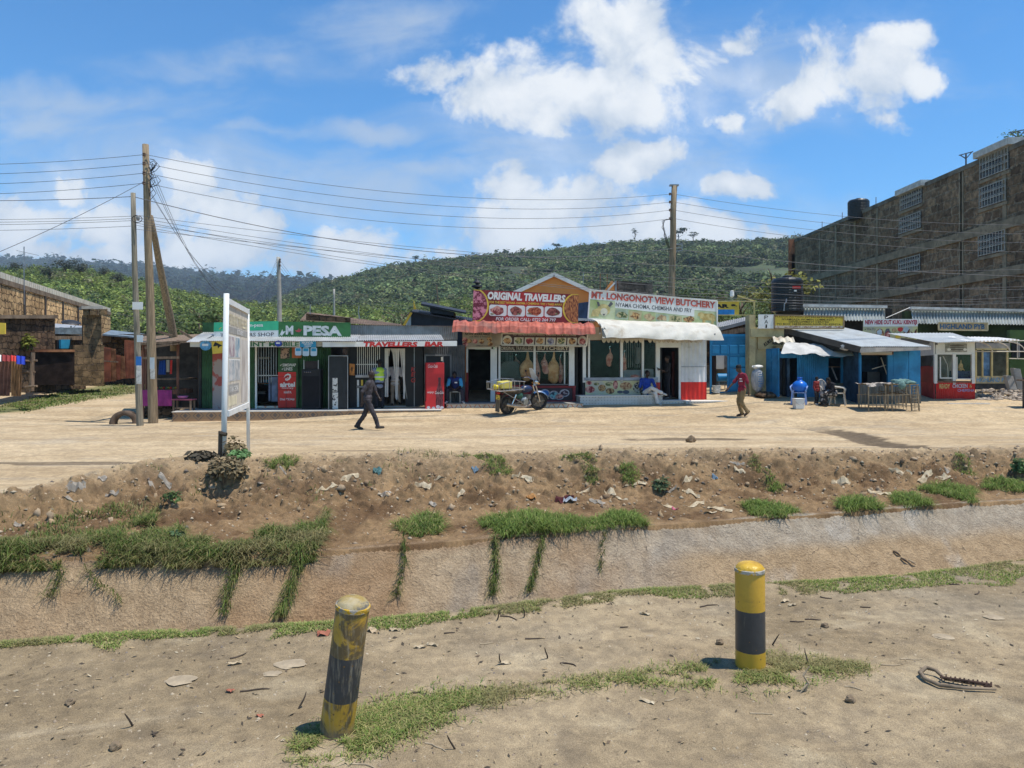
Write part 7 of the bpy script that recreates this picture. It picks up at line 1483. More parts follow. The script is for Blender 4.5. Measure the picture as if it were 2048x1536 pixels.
def person(label, loc, J, face, skin, shirt, trous, shoe, sleeve=.8, hair=None, hat=None, hem=.12, s=1., legs=True, hands='relax', skirt=None, cuff=.97, fat=1.):
    """J: joints in metres relative to the ground point loc; face: direction the head looks"""
    _pn[0] += 1; loc = Vector(loc); j = {k: Vector(v)*s+loc for k, v in J.items()}
    T = Thing('person', label, 'person', loc); f = Vector(face).normalized()
    sh = (j['shR']-j['shL']).normalized(); up = (j['neck']-j['pel']).normalized(); fw = up.cross(sh).normalized(); R = Matrix((sh, up.cross(sh), up)).transposed()
    hu = (Vector((0, 0, 1))+(j['head']-j['neck']).normalized()).normalized(); hs_ = f.cross(hu).normalized(); HR = Matrix((hs_, f, hs_.cross(f))).transposed(); hc = j['head']
    def torso(mb, e):
        cap(mb, j['shL'], j['shR'], (.062+e)*s, (.062+e)*s); ln = (j['neck']-j['pel']).length
        for a, (rx, ry, rz) in ((.72, (.165, .105, .17)), (.42, (.15, .10, .17)), (.05, (.165, .115, .13))):
            mb.ball(j['pel'].lerp(j['neck'], a), ((rx*fat+e)*s, (ry*fat+e)*s, rz*s), 14, R)
    def arm(mb, S_, e, upto=1.):
        a, b, c = j['sh'+S_], j['el'+S_], j['wr'+S_]
        if upto <= 1.0: cap(mb, a, a.lerp(b, upto), (.053+e)*s, (.044+e*1.25)*s)
        else: cap(mb, a, b, (.053+e)*s, (.042+e)*s); cap(mb, b, b.lerp(c, upto-1), (.042+e)*s, (.03+e)*s)
    mb = MB(); torso(mb, -.012)
    cap(mb, j['neck']-up*.03*s, j['neck'].lerp(hc, .55), .058*s, .052*s)
    mb.ball(hc, (.075*s, .092*s, .108*s), 14, HR); mb.ball(hc+HR @ Vector((0, .03, -.055))*s, (.058*s, .062*s, .062*s), 12, HR)
    mb.ball(hc+HR @ Vector((0, .098, -.02))*s, (.017*s, .024*s, .024*s), 8, HR); mb.ball(hc+HR @ Vector((0, .085, -.065))*s, (.03*s, .016*s, .012*s), 8, HR); mb.ball(hc+HR @ Vector((0, .082, .022))*s, (.05*s, .016*s, .012*s), 8, HR)
    for k in (-1, 1): mb.ball(hc+HR @ Vector((k*.078, -.012, -.01))*s, (.012*s, .022*s, .032*s), 8, HR)
    for S_ in 'LR':
        arm(mb, S_, -.004, 2.); w = j['wr'+S_]; d = (w-j['el'+S_]).normalized(); hd = d if hands == 'relax' else (d+Vector((0, 0, -.1))).normalized()
        mb.ball(w+hd*.05*s, .034*s, 10); cap(mb, w, w+hd*.07*s, .026*s, .034*s)
        if legs: cap(mb, j['hip'+S_], j['kn'+S_], .075*s, .05*s); cap(mb, j['kn'+S_], j['an'+S_], .05*s, .034*s); cap(mb, j['an'+S_], j['to'+S_], .035*s, .028*s)
    B = remesh(mb, .0135*s)
    for S_ in 'LR':      # four fingers and a thumb
        w = j['wr'+S_]; d = (w-j['el'+S_]).normalized(); sd = d.cross(f).normalized() if abs(d.dot(f)) < .95 else Vector((1, 0, 0)); pn = sd.cross(d); base = w+d*.085*s
        for q, ln in enumerate((.066, .078, .072, .055)):
            a = base+pn*(.024-.016*q)*s; B.tube([a-d*.02*s, a+d*ln*.45*s+sd*.006*s, a+d*ln*.8*s+sd*.024*s, a+d*ln*.9*s+sd*.04*s], [.0095*s, .009*s, .0085*s, .006*s], 6)
        a = w+d*.035*s+pn*.03*s; B.tube([a-pn*.01*s, a+pn*.022*s+d*.02*s, a+pn*.026*s+d*.048*s+sd*.012*s], [.011*s, .010*s, .007*s], 6)
    eb = len(B.f)
    for k in (-1, 1): B.ball(hc+HR @ Vector((k*.031, .083, .004))*s, (.013*s, .008*s, .007*s), 8, HR)
    B.mi += [0]*(len(B.f)-len(B.mi)); B.mi[eb:] = [1]*(len(B.f)-eb)
    T.part('body', B, [skinm(skin), mat('eye', (.30, .28, .26), .3, .1)], smooth=True)
    mb = MB(); torso(mb, .012); cap(mb, j['neck']-up*.05*s, j['neck']-up*.02*s, .07*s, .062*s)
    for S_ in 'LR': arm(mb, S_, .014, sleeve)
    mb.ball(j['pel']-up*(hem-.08)*s, (.18*fat*s, .13*fat*s, .10*s), 14, R)
    T.part('shirt', remesh(mb, .017*s, .016*s, _pn[0], 10), shirt, smooth=True)
    if legs:
        mb = MB(); mb.ball(j['pel'], (.172*fat*s, .125*fat*s, .13*s), 14, R)
        for S_ in 'LR':
            cap(mb, j['pel'].lerp(j['hip'+S_], .7), j['hip'+S_], .10*s, .096*s); cap(mb, j['hip'+S_], j['kn'+S_], .096*s, .072*s); cap(mb, j['kn'+S_], j['kn'+S_].lerp(j['an'+S_], cuff), .072*s, .068*s)
        if skirt:
            cap(mb, j['hipL'], j['hipR'], .12*s, .12*s); cap(mb, (j['hipL']+j['hipR'])/2, (j['knL']+j['knR'])/2, .16*s, .17*s); cap(mb, (j['knL']+j['knR'])/2, (j['anL']+j['anR'])/2+Vector((0, 0, .1)), .15*s, .16*s)
        T.part('trousers' if not skirt else 'skirt', remesh(mb, .017*s, .022*s, _pn[0]+7, 9), trous, smooth=True)
        for S_ in 'LR':
            mb = MB(); a, b = j['an'+S_], j['to'+S_]; d = (b-a).normalized(); h = Vector((0, 0, -.012*s)); cap(mb, a-d*.045*s+h, a.lerp(b, .5)+h, .048*s, .043*s); cap(mb, a.lerp(b, .5)+h, b+h, .043*s, .036*s); cap(mb, a+Vector((0, 0, .02*s)), a, .045*s, .046*s)
            T.part('shoe', remesh(mb, .012*s), shoe, smooth=True)
    if hair:
        mb = MB(); mb.ball(hc+HR @ Vector((0, -.014, .022))*s, (.082*s, .092*s, .098*s), 14, HR)
        if hair[1]: mb.ball(hc+HR @ Vector((0, -.03, .04))*s, (.10*s, .10*s, .09*s), 14, HR)
        T.part('hair', remesh(mb, .013*s, .006, 3, 40), hair[0], smooth=True)
    if hat:
        mb = MB(); mb.lathe([(.093*s, .0), (.094*s, .045*s), (.085*s, .085*s), (.05*s, .11*s), (.01*s, .115*s)], hc+HR @ Vector((0, -.006, .03))*s, 18, HR); mb.lathe([(.092*s, .0), (.094*s, .012*s), (.05*s, .012*s)], hc+HR @ Vector((0, -.006, .028))*s, 18, HR)
        P = [HR @ Vector((.082*math.cos(a), .07+.12*math.sin(a), .035-.015*math.sin(a)))*s+hc for a in np.linspace(0, math.pi, 10)]; b_ = len(mb.v); mb.add(P+[p+HR @ Vector((0, 0, .008*s)) for p in P], [tuple(range(10)), tuple(range(19, 9, -1))]+[(i, i+1, i+11, i+10) for i in range(9)])
        T.part('cap', mb, hat)
    return T, j, HR
DK = (.040, .024, .017); DK2 = (.075, .042, .028)
CLO = lambda n, c, v=.15: mat(n, c, .85, v, 5, .3, 60)
HAIRM = mat('black_hair', (.010, .009, .009), .9, .2, 20, .5, 90)
# walking man in dark clothes, going right
p = gd(737, 860)
person('man in a dark grey shirt and trousers walking right across the dirt road', p,
 dict(pel=(-.02, 0, .93), neck=(.05, 0, 1.47), head=(.085, 0, 1.65), shL=(.03, -.19, 1.40), shR=(.06, .19, 1.41), elL=(-.13, -.25, 1.13), wrL=(-.15, -.24, .86), elR=(.16, .22, 1.15), wrR=(.28, .14, .96),
      hipL=(-.02, -.09, .88), hipR=(0, .09, .88), knL=(.17, -.10, .50), anL=(.30, -.10, .10), toL=(.46, -.10, .10), knR=(-.12, .10, .48), anR=(-.36, .10, .10), toR=(-.20, .10, .035)), (1, -.12, -.06),
 DK, CLO('charcoal_shirt', (.058, .05, .055), .3), CLO('charcoal_trousers', (.043, .038, .042), .3), CLO('sandal', (.06, .05, .04)), sleeve=.95)
# man in red shirt and cap, going left
p = gd(1484, 834); 
T, j, HR = person('man in a dark red shirt, khaki trousers and black cap walking left', p,
 dict(pel=(.0, 0, .95), neck=(-.03, 0, 1.49), head=(-.11, 0, 1.63), shL=(-.02, .19, 1.42), shR=(.03, -.19, 1.42), elL=(-.22, .22, 1.16), wrL=(-.40, .18, .97), elR=(.12, -.24, 1.14), wrR=(.15, -.23, .88),
      hipL=(-.02, .09, .9), hipR=(.02, -.09, .9), knL=(-.09, .1, .50), anL=(.03, .1, .10), toL=(-.13, .1, .05), knR=(-.06, -.1, .50), anR=(.16, -.10, .17), toR=(.06, -.10, .06)), (-1, -.15, -.18),
 DK2, CLO('wine_red_shirt', (.20, .016, .035)), CLO('khaki_trousers', (.22, .155, .075)), CLO('brown_shoe', (.07, .045, .03)), sleeve=.9, hat=CLO('black_cap', (.012, .012, .014)))
mb = MB()
for z in (1.28, 1.20): mb.box(p.x-.13, p.x-.03, p.y-.155, p.y-.148, p.z+z, p.z+z+.03)
T.part('shirt_print', mb, PWHITE)
def stand(fx, fy, sp=.1, lean=0.):   # standing figure looking along (fx, fy)
    f = Vector((fx, fy, 0)).normalized(); r = Vector((fy, -fx, 0)).normalized(); V = lambda a, b, z: f*a+r*b+Vector((0, 0, z))
    return dict(pel=V(0, 0, .95), neck=V(lean, 0, 1.48), head=V(lean*1.4+.02, 0, 1.65), shR=V(lean, .19, 1.41), shL=V(lean, -.19, 1.41), elR=V(-.02, .25, 1.14), elL=V(-.02, -.25, 1.14), wrR=V(.06, .24, .89), wrL=V(.06, -.24, .89),
                hipR=V(0, .09, .9), hipL=V(0, -.09, .9), knR=V(.03, sp, .5), knL=V(.03, -sp, .5), anR=V(-.02, sp, .09), anL=V(-.02, -sp, .09), toR=V(.14, sp*1.2, .045), toL=V(.14, -sp*1.2, .045))
# man in the yellow vest at the bar window, seen from behind
zp = .335; q = F2.w(759, 816, .55); q.z = zp; J = stand(-.35, 1); J['elL'] = Vector((-.28, .05, 1.16)); J['wrL'] = Vector((-.40, .26, 1.20)); J['elR'] = Vector((.2, .12, 1.12)); J['wrR'] = Vector((.02, .34, 1.15))
T, j, HR = person('man in a yellow safety vest and dark trousers standing at the bar window', q, J, (-.4, 1, -.1), DK, CLO('slate_blue_shirt', (.17, .20, .27)), CLO('black_trousers', (.012, .012, .016)), CLO('black_shoe', (.012, .012, .012)), sleeve=1.9, hair=(HAIRM, 1), hem=.2)
mb = MB(); up = Vector((0, 0, 1)); c = j['pel']
for a, (rx, ry, rz) in ((.80, (.185, .13, .13)), (.5, (.18, .128, .16)), (.26, (.175, .128, .14))): mb.ball(c.lerp(j['neck'], a), (rx, ry, rz), 14)
T.part('vest', remesh(mb, .018, .012, 5), mat('hi_vis_yellow', (.42, .60, .06), .6, .12, 3)); T.part('vest_band', MB().lathe([(.186, 0), (.186, .05)], c+Vector((0, 0, .17)), 20, Matrix.Diagonal((1, .74, 1))), mat('vest_silver', (.50, .52, .50), .4))
# man stepping through the strip curtain
q = F2.w(790, 811, -.25); q.z = .36; J = stand(.05, 1); J['knR'] += Vector((.02, .06, .02)); J['anR'] += Vector((.05, .12, .05)); J['toR'] += Vector((.05, .12, .05))
person('man in a pale shirt and khaki trousers going in through the strip curtain', q, J, (0, 1, 0), DK, CLO('pale_grey_shirt', (.46, .44, .45)), CLO('beige_trousers', (.30, .23, .17)), CLO('black_shoe', (.012, .012, .012)), sleeve=.95, hair=(HAIRM, 0), hem=.17)
# young man in a blue jersey sitting by the fridge
q = F3.w(910, 806, 1.0); q.z = .50
m = MB(); m.box(q.x-.2, q.x+.2, q.y-.02, q.y+.36, q.z+.40, q.z+.44)
T = Thing('stool', 'low slatted stool under the young man in the blue jersey', 'stool', q); T.part('seat', m, STEEL)
for sx in (-1, 1):
    for y in (0, .32): T.part('leg', MB().bar((q.x+sx*.18, q.y+y, q.z), (q.x+sx*.18, q.y+y, q.z+.4), .03), STEEL)
JR = mat('jersey_blue', (.016, .03, .14), .8, .15, 4)
T, j, HR = person('young man in a dark and light blue jersey sitting with bowed head beside the fridge', q,
 dict(pel=(0, .15, .52), neck=(0, -.12, .96), head=(.0, -.24, 1.06), shL=(.20, -.08, .90), shR=(-.20, -.08, .90), elL=(.25, -.22, .64), wrL=(.08, -.42, .55), elR=(-.25, -.22, .64), wrR=(-.06, -.42, .55),
      hipL=(.1, .08, .50), hipR=(-.1, .08, .50), knL=(.27, -.32, .50), anL=(.30, -.22, .09), toL=(.36, -.37, .04), knR=(-.27, -.32, .50), anR=(-.27, -.22, .09), toR=(-.33, -.37, .04)), (0, -1, -.75),
 DK, JR, CLO('navy_trousers', (.025, .028, .045)), mat('pale_shoe', (.48, .46, .43), .6, .1), sleeve=.35, hair=(HAIRM, 0))
mb = MB()
for S_ in 'LR': cap(mb, j['sh'+S_].lerp(j['el'+S_], .1), j['sh'+S_].lerp(j['el'+S_], .95), .073, .07)
T.part('sleeve', remesh(mb, .016, .01), mat('sky_blue_cloth', (.06, .33, .52), .8, .1)); T.part('badge', MB().box(q.x+.0, q.x+.10, q.y-.235, q.y-.225, q.z+.74, q.z+.79), PWHITE)
# man in blue shirt and white trousers with crossed legs on the step
q = F4.w(1297, 792, .45); zb = F4.z(1240, 791, .75); q.z = zb-.42; fl = gh(q.x+.15, q.y-.5)-q.z
person('man in a blue shirt and white trousers sitting cross-legged on the dotted tile step', q,
 dict(pel=(-.05, .05, .53), neck=(-.06, .08, 1.06), head=(-.03, .04, 1.25), shL=(.16, .03, .98), shR=(-.26, .03, .99), elL=(.25, -.02, .72), wrL=(.14, -.2, .62), elR=(-.31, .08, .72), wrR=(-.28, .0, .50),
      hipL=(.05, -.02, .51), hipR=(-.14, -.02, .51), knL=(.18, -.42, .49), anL=(.27, -.44, fl+.08), toL=(.36, -.54, fl+.04), knR=(.03, -.40, .70), anR=(.40, -.46, .52), toR=(.58, -.50, .46)), (.75, -.7, 0),
 DK, CLO('royal_blue_shirt', (.014, .05, .30)), CLO('white_trousers', (.62, .59, .55), .05), mat('pale_shoe', (.48, .46, .43)), sleeve=.9, hair=(HAIRM, 0))
# dark figure in the doorway
q = F4.w(1335, 803, .05); q.z = .585; J = stand(-1, -.25); J['elL'] = Vector((-.12, -.2, 1.12)); J['wrL'] = Vector((-.34, -.24, 1.20)); J['elR'] = Vector((-.1, .2, 1.12)); J['wrR'] = Vector((-.32, .1, 1.02))
T, j, HR = person('person in black clothes holding a phone in the doorway of the white butchery', q, J, (-1, -.3, -.2), DK2, CLO('black_shirt', (.010, .010, .012)), CLO('black_trousers', (.012, .012, .016)), CLO('grey_shoe', (.10, .10, .10)), sleeve=.9, hair=(HAIRM, 1), s=.95)
m = MB(); w = j['wrL']; m.bar(w+Vector((-.09, -.02, -.03)), w+Vector((-.14, -.02, .10)), .075, .01); solo('phone', m, BLACK, 'dark phone held up by the person in the butchery doorway', 'phone')
# child in a red jacket and the seated woman at the kiosk
q = gd(1633, 810, 20); J = {k: v for k, v in stand(.5, -.8).items()}
person('small child in a red jacket standing beside the white high-backed chair', q, J, (.9, -.5, -.25), DK, CLO('red_jacket', (.20, .025, .022)), CLO('dark_trousers', (.02, .02, .025)), mat('pale_shoe', (.48, .46, .43)), sleeve=1.9, hair=(HAIRM, 0), s=.58, fat=1.15)
q = gd(1668, 812, 20)
person('woman in dark patterned clothes sitting bent forward on the white armchair', q,
 dict(pel=(.03, .05, .52), neck=(-.18, -.05, .92), head=(-.26, -.08, 1.02), shL=(-.12, -.22, .86), shR=(-.16, .16, .87), elL=(-.2, -.26, .62), wrL=(-.38, -.2, .52), elR=(-.25, .16, .62), wrR=(-.4, .0, .5),
      hipL=(.0, -.06, .5), hipR=(.0, .12, .5), knL=(-.40, -.12, .48), anL=(-.36, -.14, .09), toL=(-.52, -.16, .04), knR=(-.38, .12, .48), anR=(-.42, .14, .09), toR=(-.56, .14, .04)), (-.8, -.3, -.6),
 DK, CLO('black_blouse', (.016, .015, .018)), mat('patterned_skirt', (.03, .03, .03), .85, .3, 9, c2=(.34, .31, .29), lo=.5, hi=.55), CLO('brown_shoe', (.07, .045, .03)), sleeve=1.5, hair=(HAIRM, 0), skirt=True, s=.9)

# ------------------------------------------------------------------ motorbike
pr = gd(1014, 829); hd = math.radians(37); BM = Matrix.Translation(pr) @ Matrix.Rotation(hd, 4, 'Z') @ Matrix.Rotation(math.radians(6), 4, 'X') @ Matrix.Scale(1.08, 4)
T = Thing('motorbike', 'dusty motorbike with a big cargo rack parked before the red-roofed butchery', 'motorbike', pr)
def bm(): return MB(BM)
DUST = mat('dusty_black', (.085, .072, .058), .8, .3, 5, dirt=(.20, .15, .10), dl=.5, dh=.7); TANKP = mat('dark_blue_tank', (.02, .035, .085), .3, .1)
r = .30
gz = gh(*(BM @ Vector((1.27, 0, 0))).to_2d())-pr.z
def wheel(cx, cz, steer=0.):
    MW = Matrix.Translation((cx, 0, cz)) @ Matrix.Rotation(steer, 4, 'Z') @ Matrix.Rotation(math.pi/2, 4, 'X')
    b = MB(BM @ MW); vs, fs = [], []; n, k = 40, 10
    for i in range(n):
        a = 2*math.pi*i/n
        for q in range(k): t = 2*math.pi*q/k; rr_ = r-.045+.045*math.cos(t)*(1.0); vs.append((rr_*math.cos(a), rr_*math.sin(a), .045*math.sin(t)))
    for i in range(n):
        for q in range(k): fs.append((i*k+q, i*k+(q+1) % k, ((i+1) % n)*k+(q+1) % k, ((i+1) % n)*k+q))
    b.add(vs, fs); w = T.part('wheel', b, RUBB, smooth=True)
    b = MB(BM @ MW); b.lathe([(r-.075, -.03), (r-.06, -.03), (r-.06, .03), (r-.075, .03), (r-.075, -.03)], (0, 0, 0), 36); b.lathe([(.05, -.05), (.065, -.03), (.065, .03), (.05, .05)], (0, 0, 0), 16)
    for q in range(5):
        a = 2*math.pi*q/5; b.bar((.05*math.cos(a), .05*math.sin(a), 0), ((r-.07)*math.cos(a+.12), (r-.07)*math.sin(a+.12), 0), .03, .02)
    T.part('rim', b, mat('rim_metal', (.20, .18, .16), .45, .2, metal=.6), sub=w)
wheel(0, r); wheel(1.27, r+gz*.9, math.radians(-24))
fz = gz*.9
T.part('frame', bm().tube([(.1, 0, .62), (.5, 0, .66), (.95, 0, .80), (1.0, 0, .74), (.85, 0, .4), (.5, 0, .33), (.25, 0, .42), (.1, 0, .62)], .022, 6), DUST)
for y in (-.1, .1): T.part('swing_arm', bm().bar((0, y, r), (.5, y*.8, .4), .05, .03), DUST); T.part('shock', bm().tube([(.08, y*1.3, .36), (.22, y*1.2, .66)], .03, 8), CHROME); T.part('fork', bm().tube([(1.27, y*.8, r+fz), (1.05, y*.8, .88+fz*.5)], .024, 8), CHROME)
b = bm(); b.blob((.66, 0, .46), (.17, .12, .13), 2, .25, 12, 3); b.lathe([(.10, -.14), (.11, -.1), (.11, .1), (.10, .14)], (.64, 0, .40), 16, Euler((math.pi/2, 0, 0)).to_matrix())
for k in range(5): b.box(.68, .86, -.09, .09, .5+k*.03, .512+k*.03)
T.part('engine', b, mat('engine_metal', (.32, .33, .32), .4, .25, 6, metal=.6))
b = bm(); b.tube([(.84, -.05, .45), (.86, -.12, .32), (.6, -.15, .25), (.3, -.17, .27), (.12, -.18, .30)], [.022, .022, .025, .05, .055], 10); b.tube([(.12, -.18, .30), (-.2, -.19, .36)], [.055, .045], 12); T.part('exhaust', b, mat('exhaust_chrome', (.45, .40, .34), .3, .2, metal=.8))
b = bm(); b.blob((.72, 0, .82), (.25, .13, .12), 4, .08, 14, 1); T.part('fuel_tank', b, TANKP, smooth=True); b = bm(); b.blob((.45, 0, .60), (.16, .11, .12), 6, .1, 12, 1); T.part('side_cover', b, mat('green_cover', (.035, .10, .07), .4), smooth=True)
b = bm(); b.tube([(-.25, 0, .78), (.1, 0, .79), (.4, 0, .77), (.52, 0, .80)], [.09, .12, .12, .07], 10); b.v = [tuple(q) for q in b.v]; T.part('seat', b, DUST, smooth=True)
def fender(cx, cz, a0, a1, st):
    vs, fs = [], []; MW = BM @ Matrix.Translation((cx, 0, cz)) @ Matrix.Rotation(st, 4, 'Z'); b = MB(MW)
    for i in range(13):
        a = math.radians(a0+(a1-a0)*i/12)
        for y, dr in ((-.07, -.02), (-.04, .02), (.04, .02), (.07, -.02)): vs.append(((r+.03+dr)*math.cos(a), y, (r+.03+dr)*math.sin(a)))
    for i in range(12):
        for q in range(3): fs.append((i*4+q, i*4+q+1, i*4+q+5, i*4+q+4))
    return b.add(vs, fs)
T.part('front_fender', fender(1.27, r+fz, 15, 125, math.radians(-24)), CHROME); T.part('rear_fender', fender(0, r+.05, 40, 175, 0), DUST)
b = bm(); b.box(-.40, -.385, -.11, .11, .10, .62); T.part('mud_flap', b, mat('brown_flap', (.15, .115, .075), .9, .2)); b = bm(); b.box(-.42, -.40, -.09, .09, .50, .64); T.part('number_plate', b, PYEL); b = bm(); b.ball((-.40, 0, .71), (.05, .09, .05), 10); T.part('tail_light', b, mat('tail_red', (.45, .02, .015), .3))
for y in (-.03, .035): T.part('plate_marks', bm().box(-.424, -.421, y-.03, y+.02, .585 if y > 0 else .52, .62 if y > 0 else .555), PBLK)
T.part('handlebar', bm().tube([(.88, .36, 1.05+fz), (.95, .22, 1.08+fz), (1.02, 0, 1.0+fz), (.95, -.22, 1.08+fz), (.88, -.36, 1.05+fz)], .014, 6), CHROME)
for y in (.36, -.36): T.part('grip', bm().tube([(.88, y, 1.05+fz), (.83, y*1.25, 1.04+fz)], .02, 8), BLACK)
for y in (.26, -.26): b = bm(); b.tube([(.95, y, 1.07+fz), (.92, y*1.25, 1.24+fz)], .008, 5); b.ball((.92, y*1.3, 1.27+fz), (.015, .055, .04), 8); T.part('mirror', b, BLACK)
b = bm(); b.ball((1.12, 0, .95+fz), (.08, .10, .10), 12); T.part('headlight', b, CHROME, smooth=True)
for y in (.16, -.16): b = bm(); b.ball((1.10, y, .90+fz), (.04, .03, .03), 8); T.part('indicator', b, mat('amber_lens', (.5, .2, .03), .3))
b = bm(); vs, fs = [], []
for i in range(9):
    z = i/8
    for q in range(7): t = (q-3)/3; w = .19*(1-.65*z**1.6); vs.append((1.19-.30*z-.09*t*t*(1-.4*z), w*t, 1.0+fz+.40*z))
for i in range(8):
    for q in range(6): fs.append((i*7+q, i*7+q+1, (i+1)*7+q+1, (i+1)*7+q))
b.add(vs, fs); T.part('windscreen', b, mat('scratched_screen', (.50, .52, .54), .25, .1, 8))
b = bm()
for y in (-.32, .32):
    b.tube([(-.62, y, .80), (.1, y, .84), (.38, y*.95, .86)], .014, 6); b.tube([(-.66, y, 1.02), (-.1, y, 1.13), (.42, y*.95, 1.10)], .014, 6)
    for x in (-.62, -.42, -.2, .0, .2, .38): b.tube([(x, y, .81), (x-.02, y, 1.05+.06*(1-abs(x+.1)))], .010, 5)
for x, z in ((-.62, .80), (-.66, 1.02), (-.4, .81), (-.2, .82), (.0, .83), (.2, .85)): b.tube([(x, -.32, z), (x, .32, z)], .012, 5)
for x in (-.64,):
    for y in (-.2, -.07, .07, .2): b.tube([(x, y, .8), (x-.02, y, 1.02)], .009, 5)
T.part('cargo_rack', b, mat('rack_metal', (.42, .41, .39), .35, .2, metal=.7)); b = bm(); b.box(-.58, .1, -.3, .3, .785, .80); T.part('rack_board', b, mat('rack_wood', (.22, .16, .10), .9, .3, 4))
T.part('side_stand', bm().bar((.55, .12, .32), (.5, .3, .0), .025), STEEL)
b = bm(); T.part('belt', b.bar((-.4, -.2, .8), (.55, -.17, .33), .02), STEEL)
b = MB(BM); b.hexa([(-.38, -.12, .845), (.05, -.12, .85), (.05, .18, .85), (-.38, .18, .845)], [(-.38, -.12, 1.06), (.05, -.12, 1.1), (.05, .18, 1.1), (-.38, .18, 1.06)])
o = solo('jerrycan', b, mat('yellow_plastic', (.62, .52, .12), .5, .08, 3), 'yellow plastic jerrycan lying in the cargo rack of the motorbike', 'jerrycan', bevel=.04)
b = MB(BM); b.lathe([(.06, 0), (.07, .03), (.07, .09), (.05, .11)], (-.46, -.02, .9), 12, Euler((0, -math.pi/2, 0)).to_matrix()); b.ball((-.5, .02, .9), (.10, .12, .09), 10); solo('yellow_container', b, mat('bright_yellow', (.62, .48, .02), .4, .1), 'small bright yellow container at the rear of the motorbike rack', 'container', smooth=True)

# ------------------------------------------------------------------ bollards
def bollard(label, base, top, r, bands, worn, seed):
    base, top = Vector(base), Vector(top); ax = (top-base).normalized(); h = (top-base).length; Q = Vector((0, 0, 1)).rotation_difference(ax).to_matrix()
    T = Thing('bollard', label, 'bollard', base, 'yellow and black concrete bollards')
    m = bpy.data.materials.new('banded_paint'); m.use_nodes = True; t = m.node_tree; t.nodes.clear(); o = N('ShaderNodeOutputMaterial', t); b = N('ShaderNodeBsdfPrincipled', t); lk(b.outputs[0], o.inputs[0], t)
    v = N('ShaderNodeTexCoord', t).outputs['Object']; dp = vmth('DOT_PRODUCT', v, tuple(ax), t).outputs['Value']; n1 = noise(v, 14, 6, .7, .3, t); n2 = noise(v, 4.5, 7, .72, .6, t); n3 = noise(vmth('MULTIPLY', v, (30, 30, 3), t).outputs[0], 1.4, 6, .7, 0, t)
    z = mth('ADD', dp, mth('MULTIPLY', mth('SUBTRACT', n1.outputs[0], .5, tree=t), .012, tree=t), tree=t)
    blk = mth('MULTIPLY', mth('GREATER_THAN', z, bands[0], tree=t), mth('LESS_THAN', z, bands[1], tree=t), tree=t)
    yel = mix(n1.outputs[0], tuple(c*(1-.15*worn) for c in (.44, .24, .02)), tuple(c*(1-.15*worn) for c in (.62, .37, .04)), t); bk = mix(n1.outputs[0], (.022, .024, .028), (.06, .062, .066), t)
    col = mix(blk, yel, bk, t)
    col = mix(mth('MULTIPLY', mapr(n2.outputs[0], .55-.10*worn, .66-.12*worn, tree=t), .2+.6*worn, tree=t), col, (.035, .033, .032), t)
    col = mix(mth('MULTIPLY', mapr(n3.outputs[0], .60-.12*worn, .78-.06*worn, tree=t), .35+.35*worn, tree=t), col, (.38, .31, .21), t)
    col = mix(mapr(mth('ADD', dp, mth('MULTIPLY', n2.outputs[0], .12, tree=t), tree=t), .16, .03, tree=t), col, (.22, .17, .11), t) if worn > .3 else col
    spk = N('ShaderNodeTexVoronoi', t); spk.inputs['Scale'].default_value = 17; lk(v, spk.inputs['Vector'], t); col = mix(mapr(spk.outputs['Distance'], .12, .07, tree=t), col, (.16, .09, .03), t)
    lk(col, b.inputs['Base Color'], t); b.inputs['Roughness'].default_value = .38+.2*worn; bp = N('ShaderNodeBump', t); bp.inputs['Strength'].default_value = .35; bp.inputs['Distance'].default_value = .01; lk(n2.outputs[0], bp.inputs['Height'], t); lk(bp.outputs[0], b.inputs['Normal'], t)
    hc = h-.62*r-.01; mb = MB()
    mb.lathe([(r*1.0, -.25), (r, 0), (r*.99, hc*.5), (r*.985, hc-.012), (r*.96, hc)], base, 48, Q); T.part('post', mb, m, smooth=False)
    me = T.o.children[0].data; me.polygons.foreach_set('use_smooth', [len(p.vertices) == 4 for p in me.polygons])
    c2 = mat('chipped_yellow_%d' % seed, (.50, .28, .02) if not worn else (.36, .25, .07), .35+.3*worn, .15, 9, .5, 18, c2=(.64, .40, .05) if not worn else (.40, .33, .20), dirt=(.30, .27, .22) if not worn else (.13, .12, .10), ds=11 if not worn else 8, dl=.62-.12*worn, dh=.70-.1*worn)
    mb = MB(); n, rows = 48, 10; vs, fs = [], []
    for jx in range(rows+1):
        a = math.pi/2*jx/rows
        for k in range(n):
            t_ = 2*math.pi*k/n; e = 1+(.05 if worn else .02)*float(fbm(3*math.cos(t_)+seed, 3*math.sin(t_)+jx*.5, 3, seed)); rr_ = r*1.0*math.cos(a)**.8*e+.001; vs.append(base+Q @ Vector((rr_*math.cos(t_), rr_*math.sin(t_), hc-.008+.66*r*math.sin(a)*e)))
    for jx in range(rows):
        for k in range(n): k2 = (k+1) % n; fs.append((jx*n+k, jx*n+k2, (jx+1)*n+k2, (jx+1)*n+k))
    mb.add(vs, fs); T.part('cap', mb, c2, smooth=True)
    mb = MB(); mb.lathe([(r*.97, hc-.016), (r*1.03, hc-.008), (r*1.02, hc+.012), (r*.96, hc+.016)], base, 48, Q); T.part('broken_rim', mb, mat('bare_cement_rim', (.34, .31, .26), .9, .3, 14, .8, 30, dirt=(.5, .3, .03), ds=9, dl=.5, dh=.55)); return T
b1 = gd(1501, 1333, 3.5, 8); bollard('upright bollard with glossy yellow top and one black band', b1, at(1499.5, 1119, b1.y), 29.2*b1.y/S, [.118, .41], 0., 5)
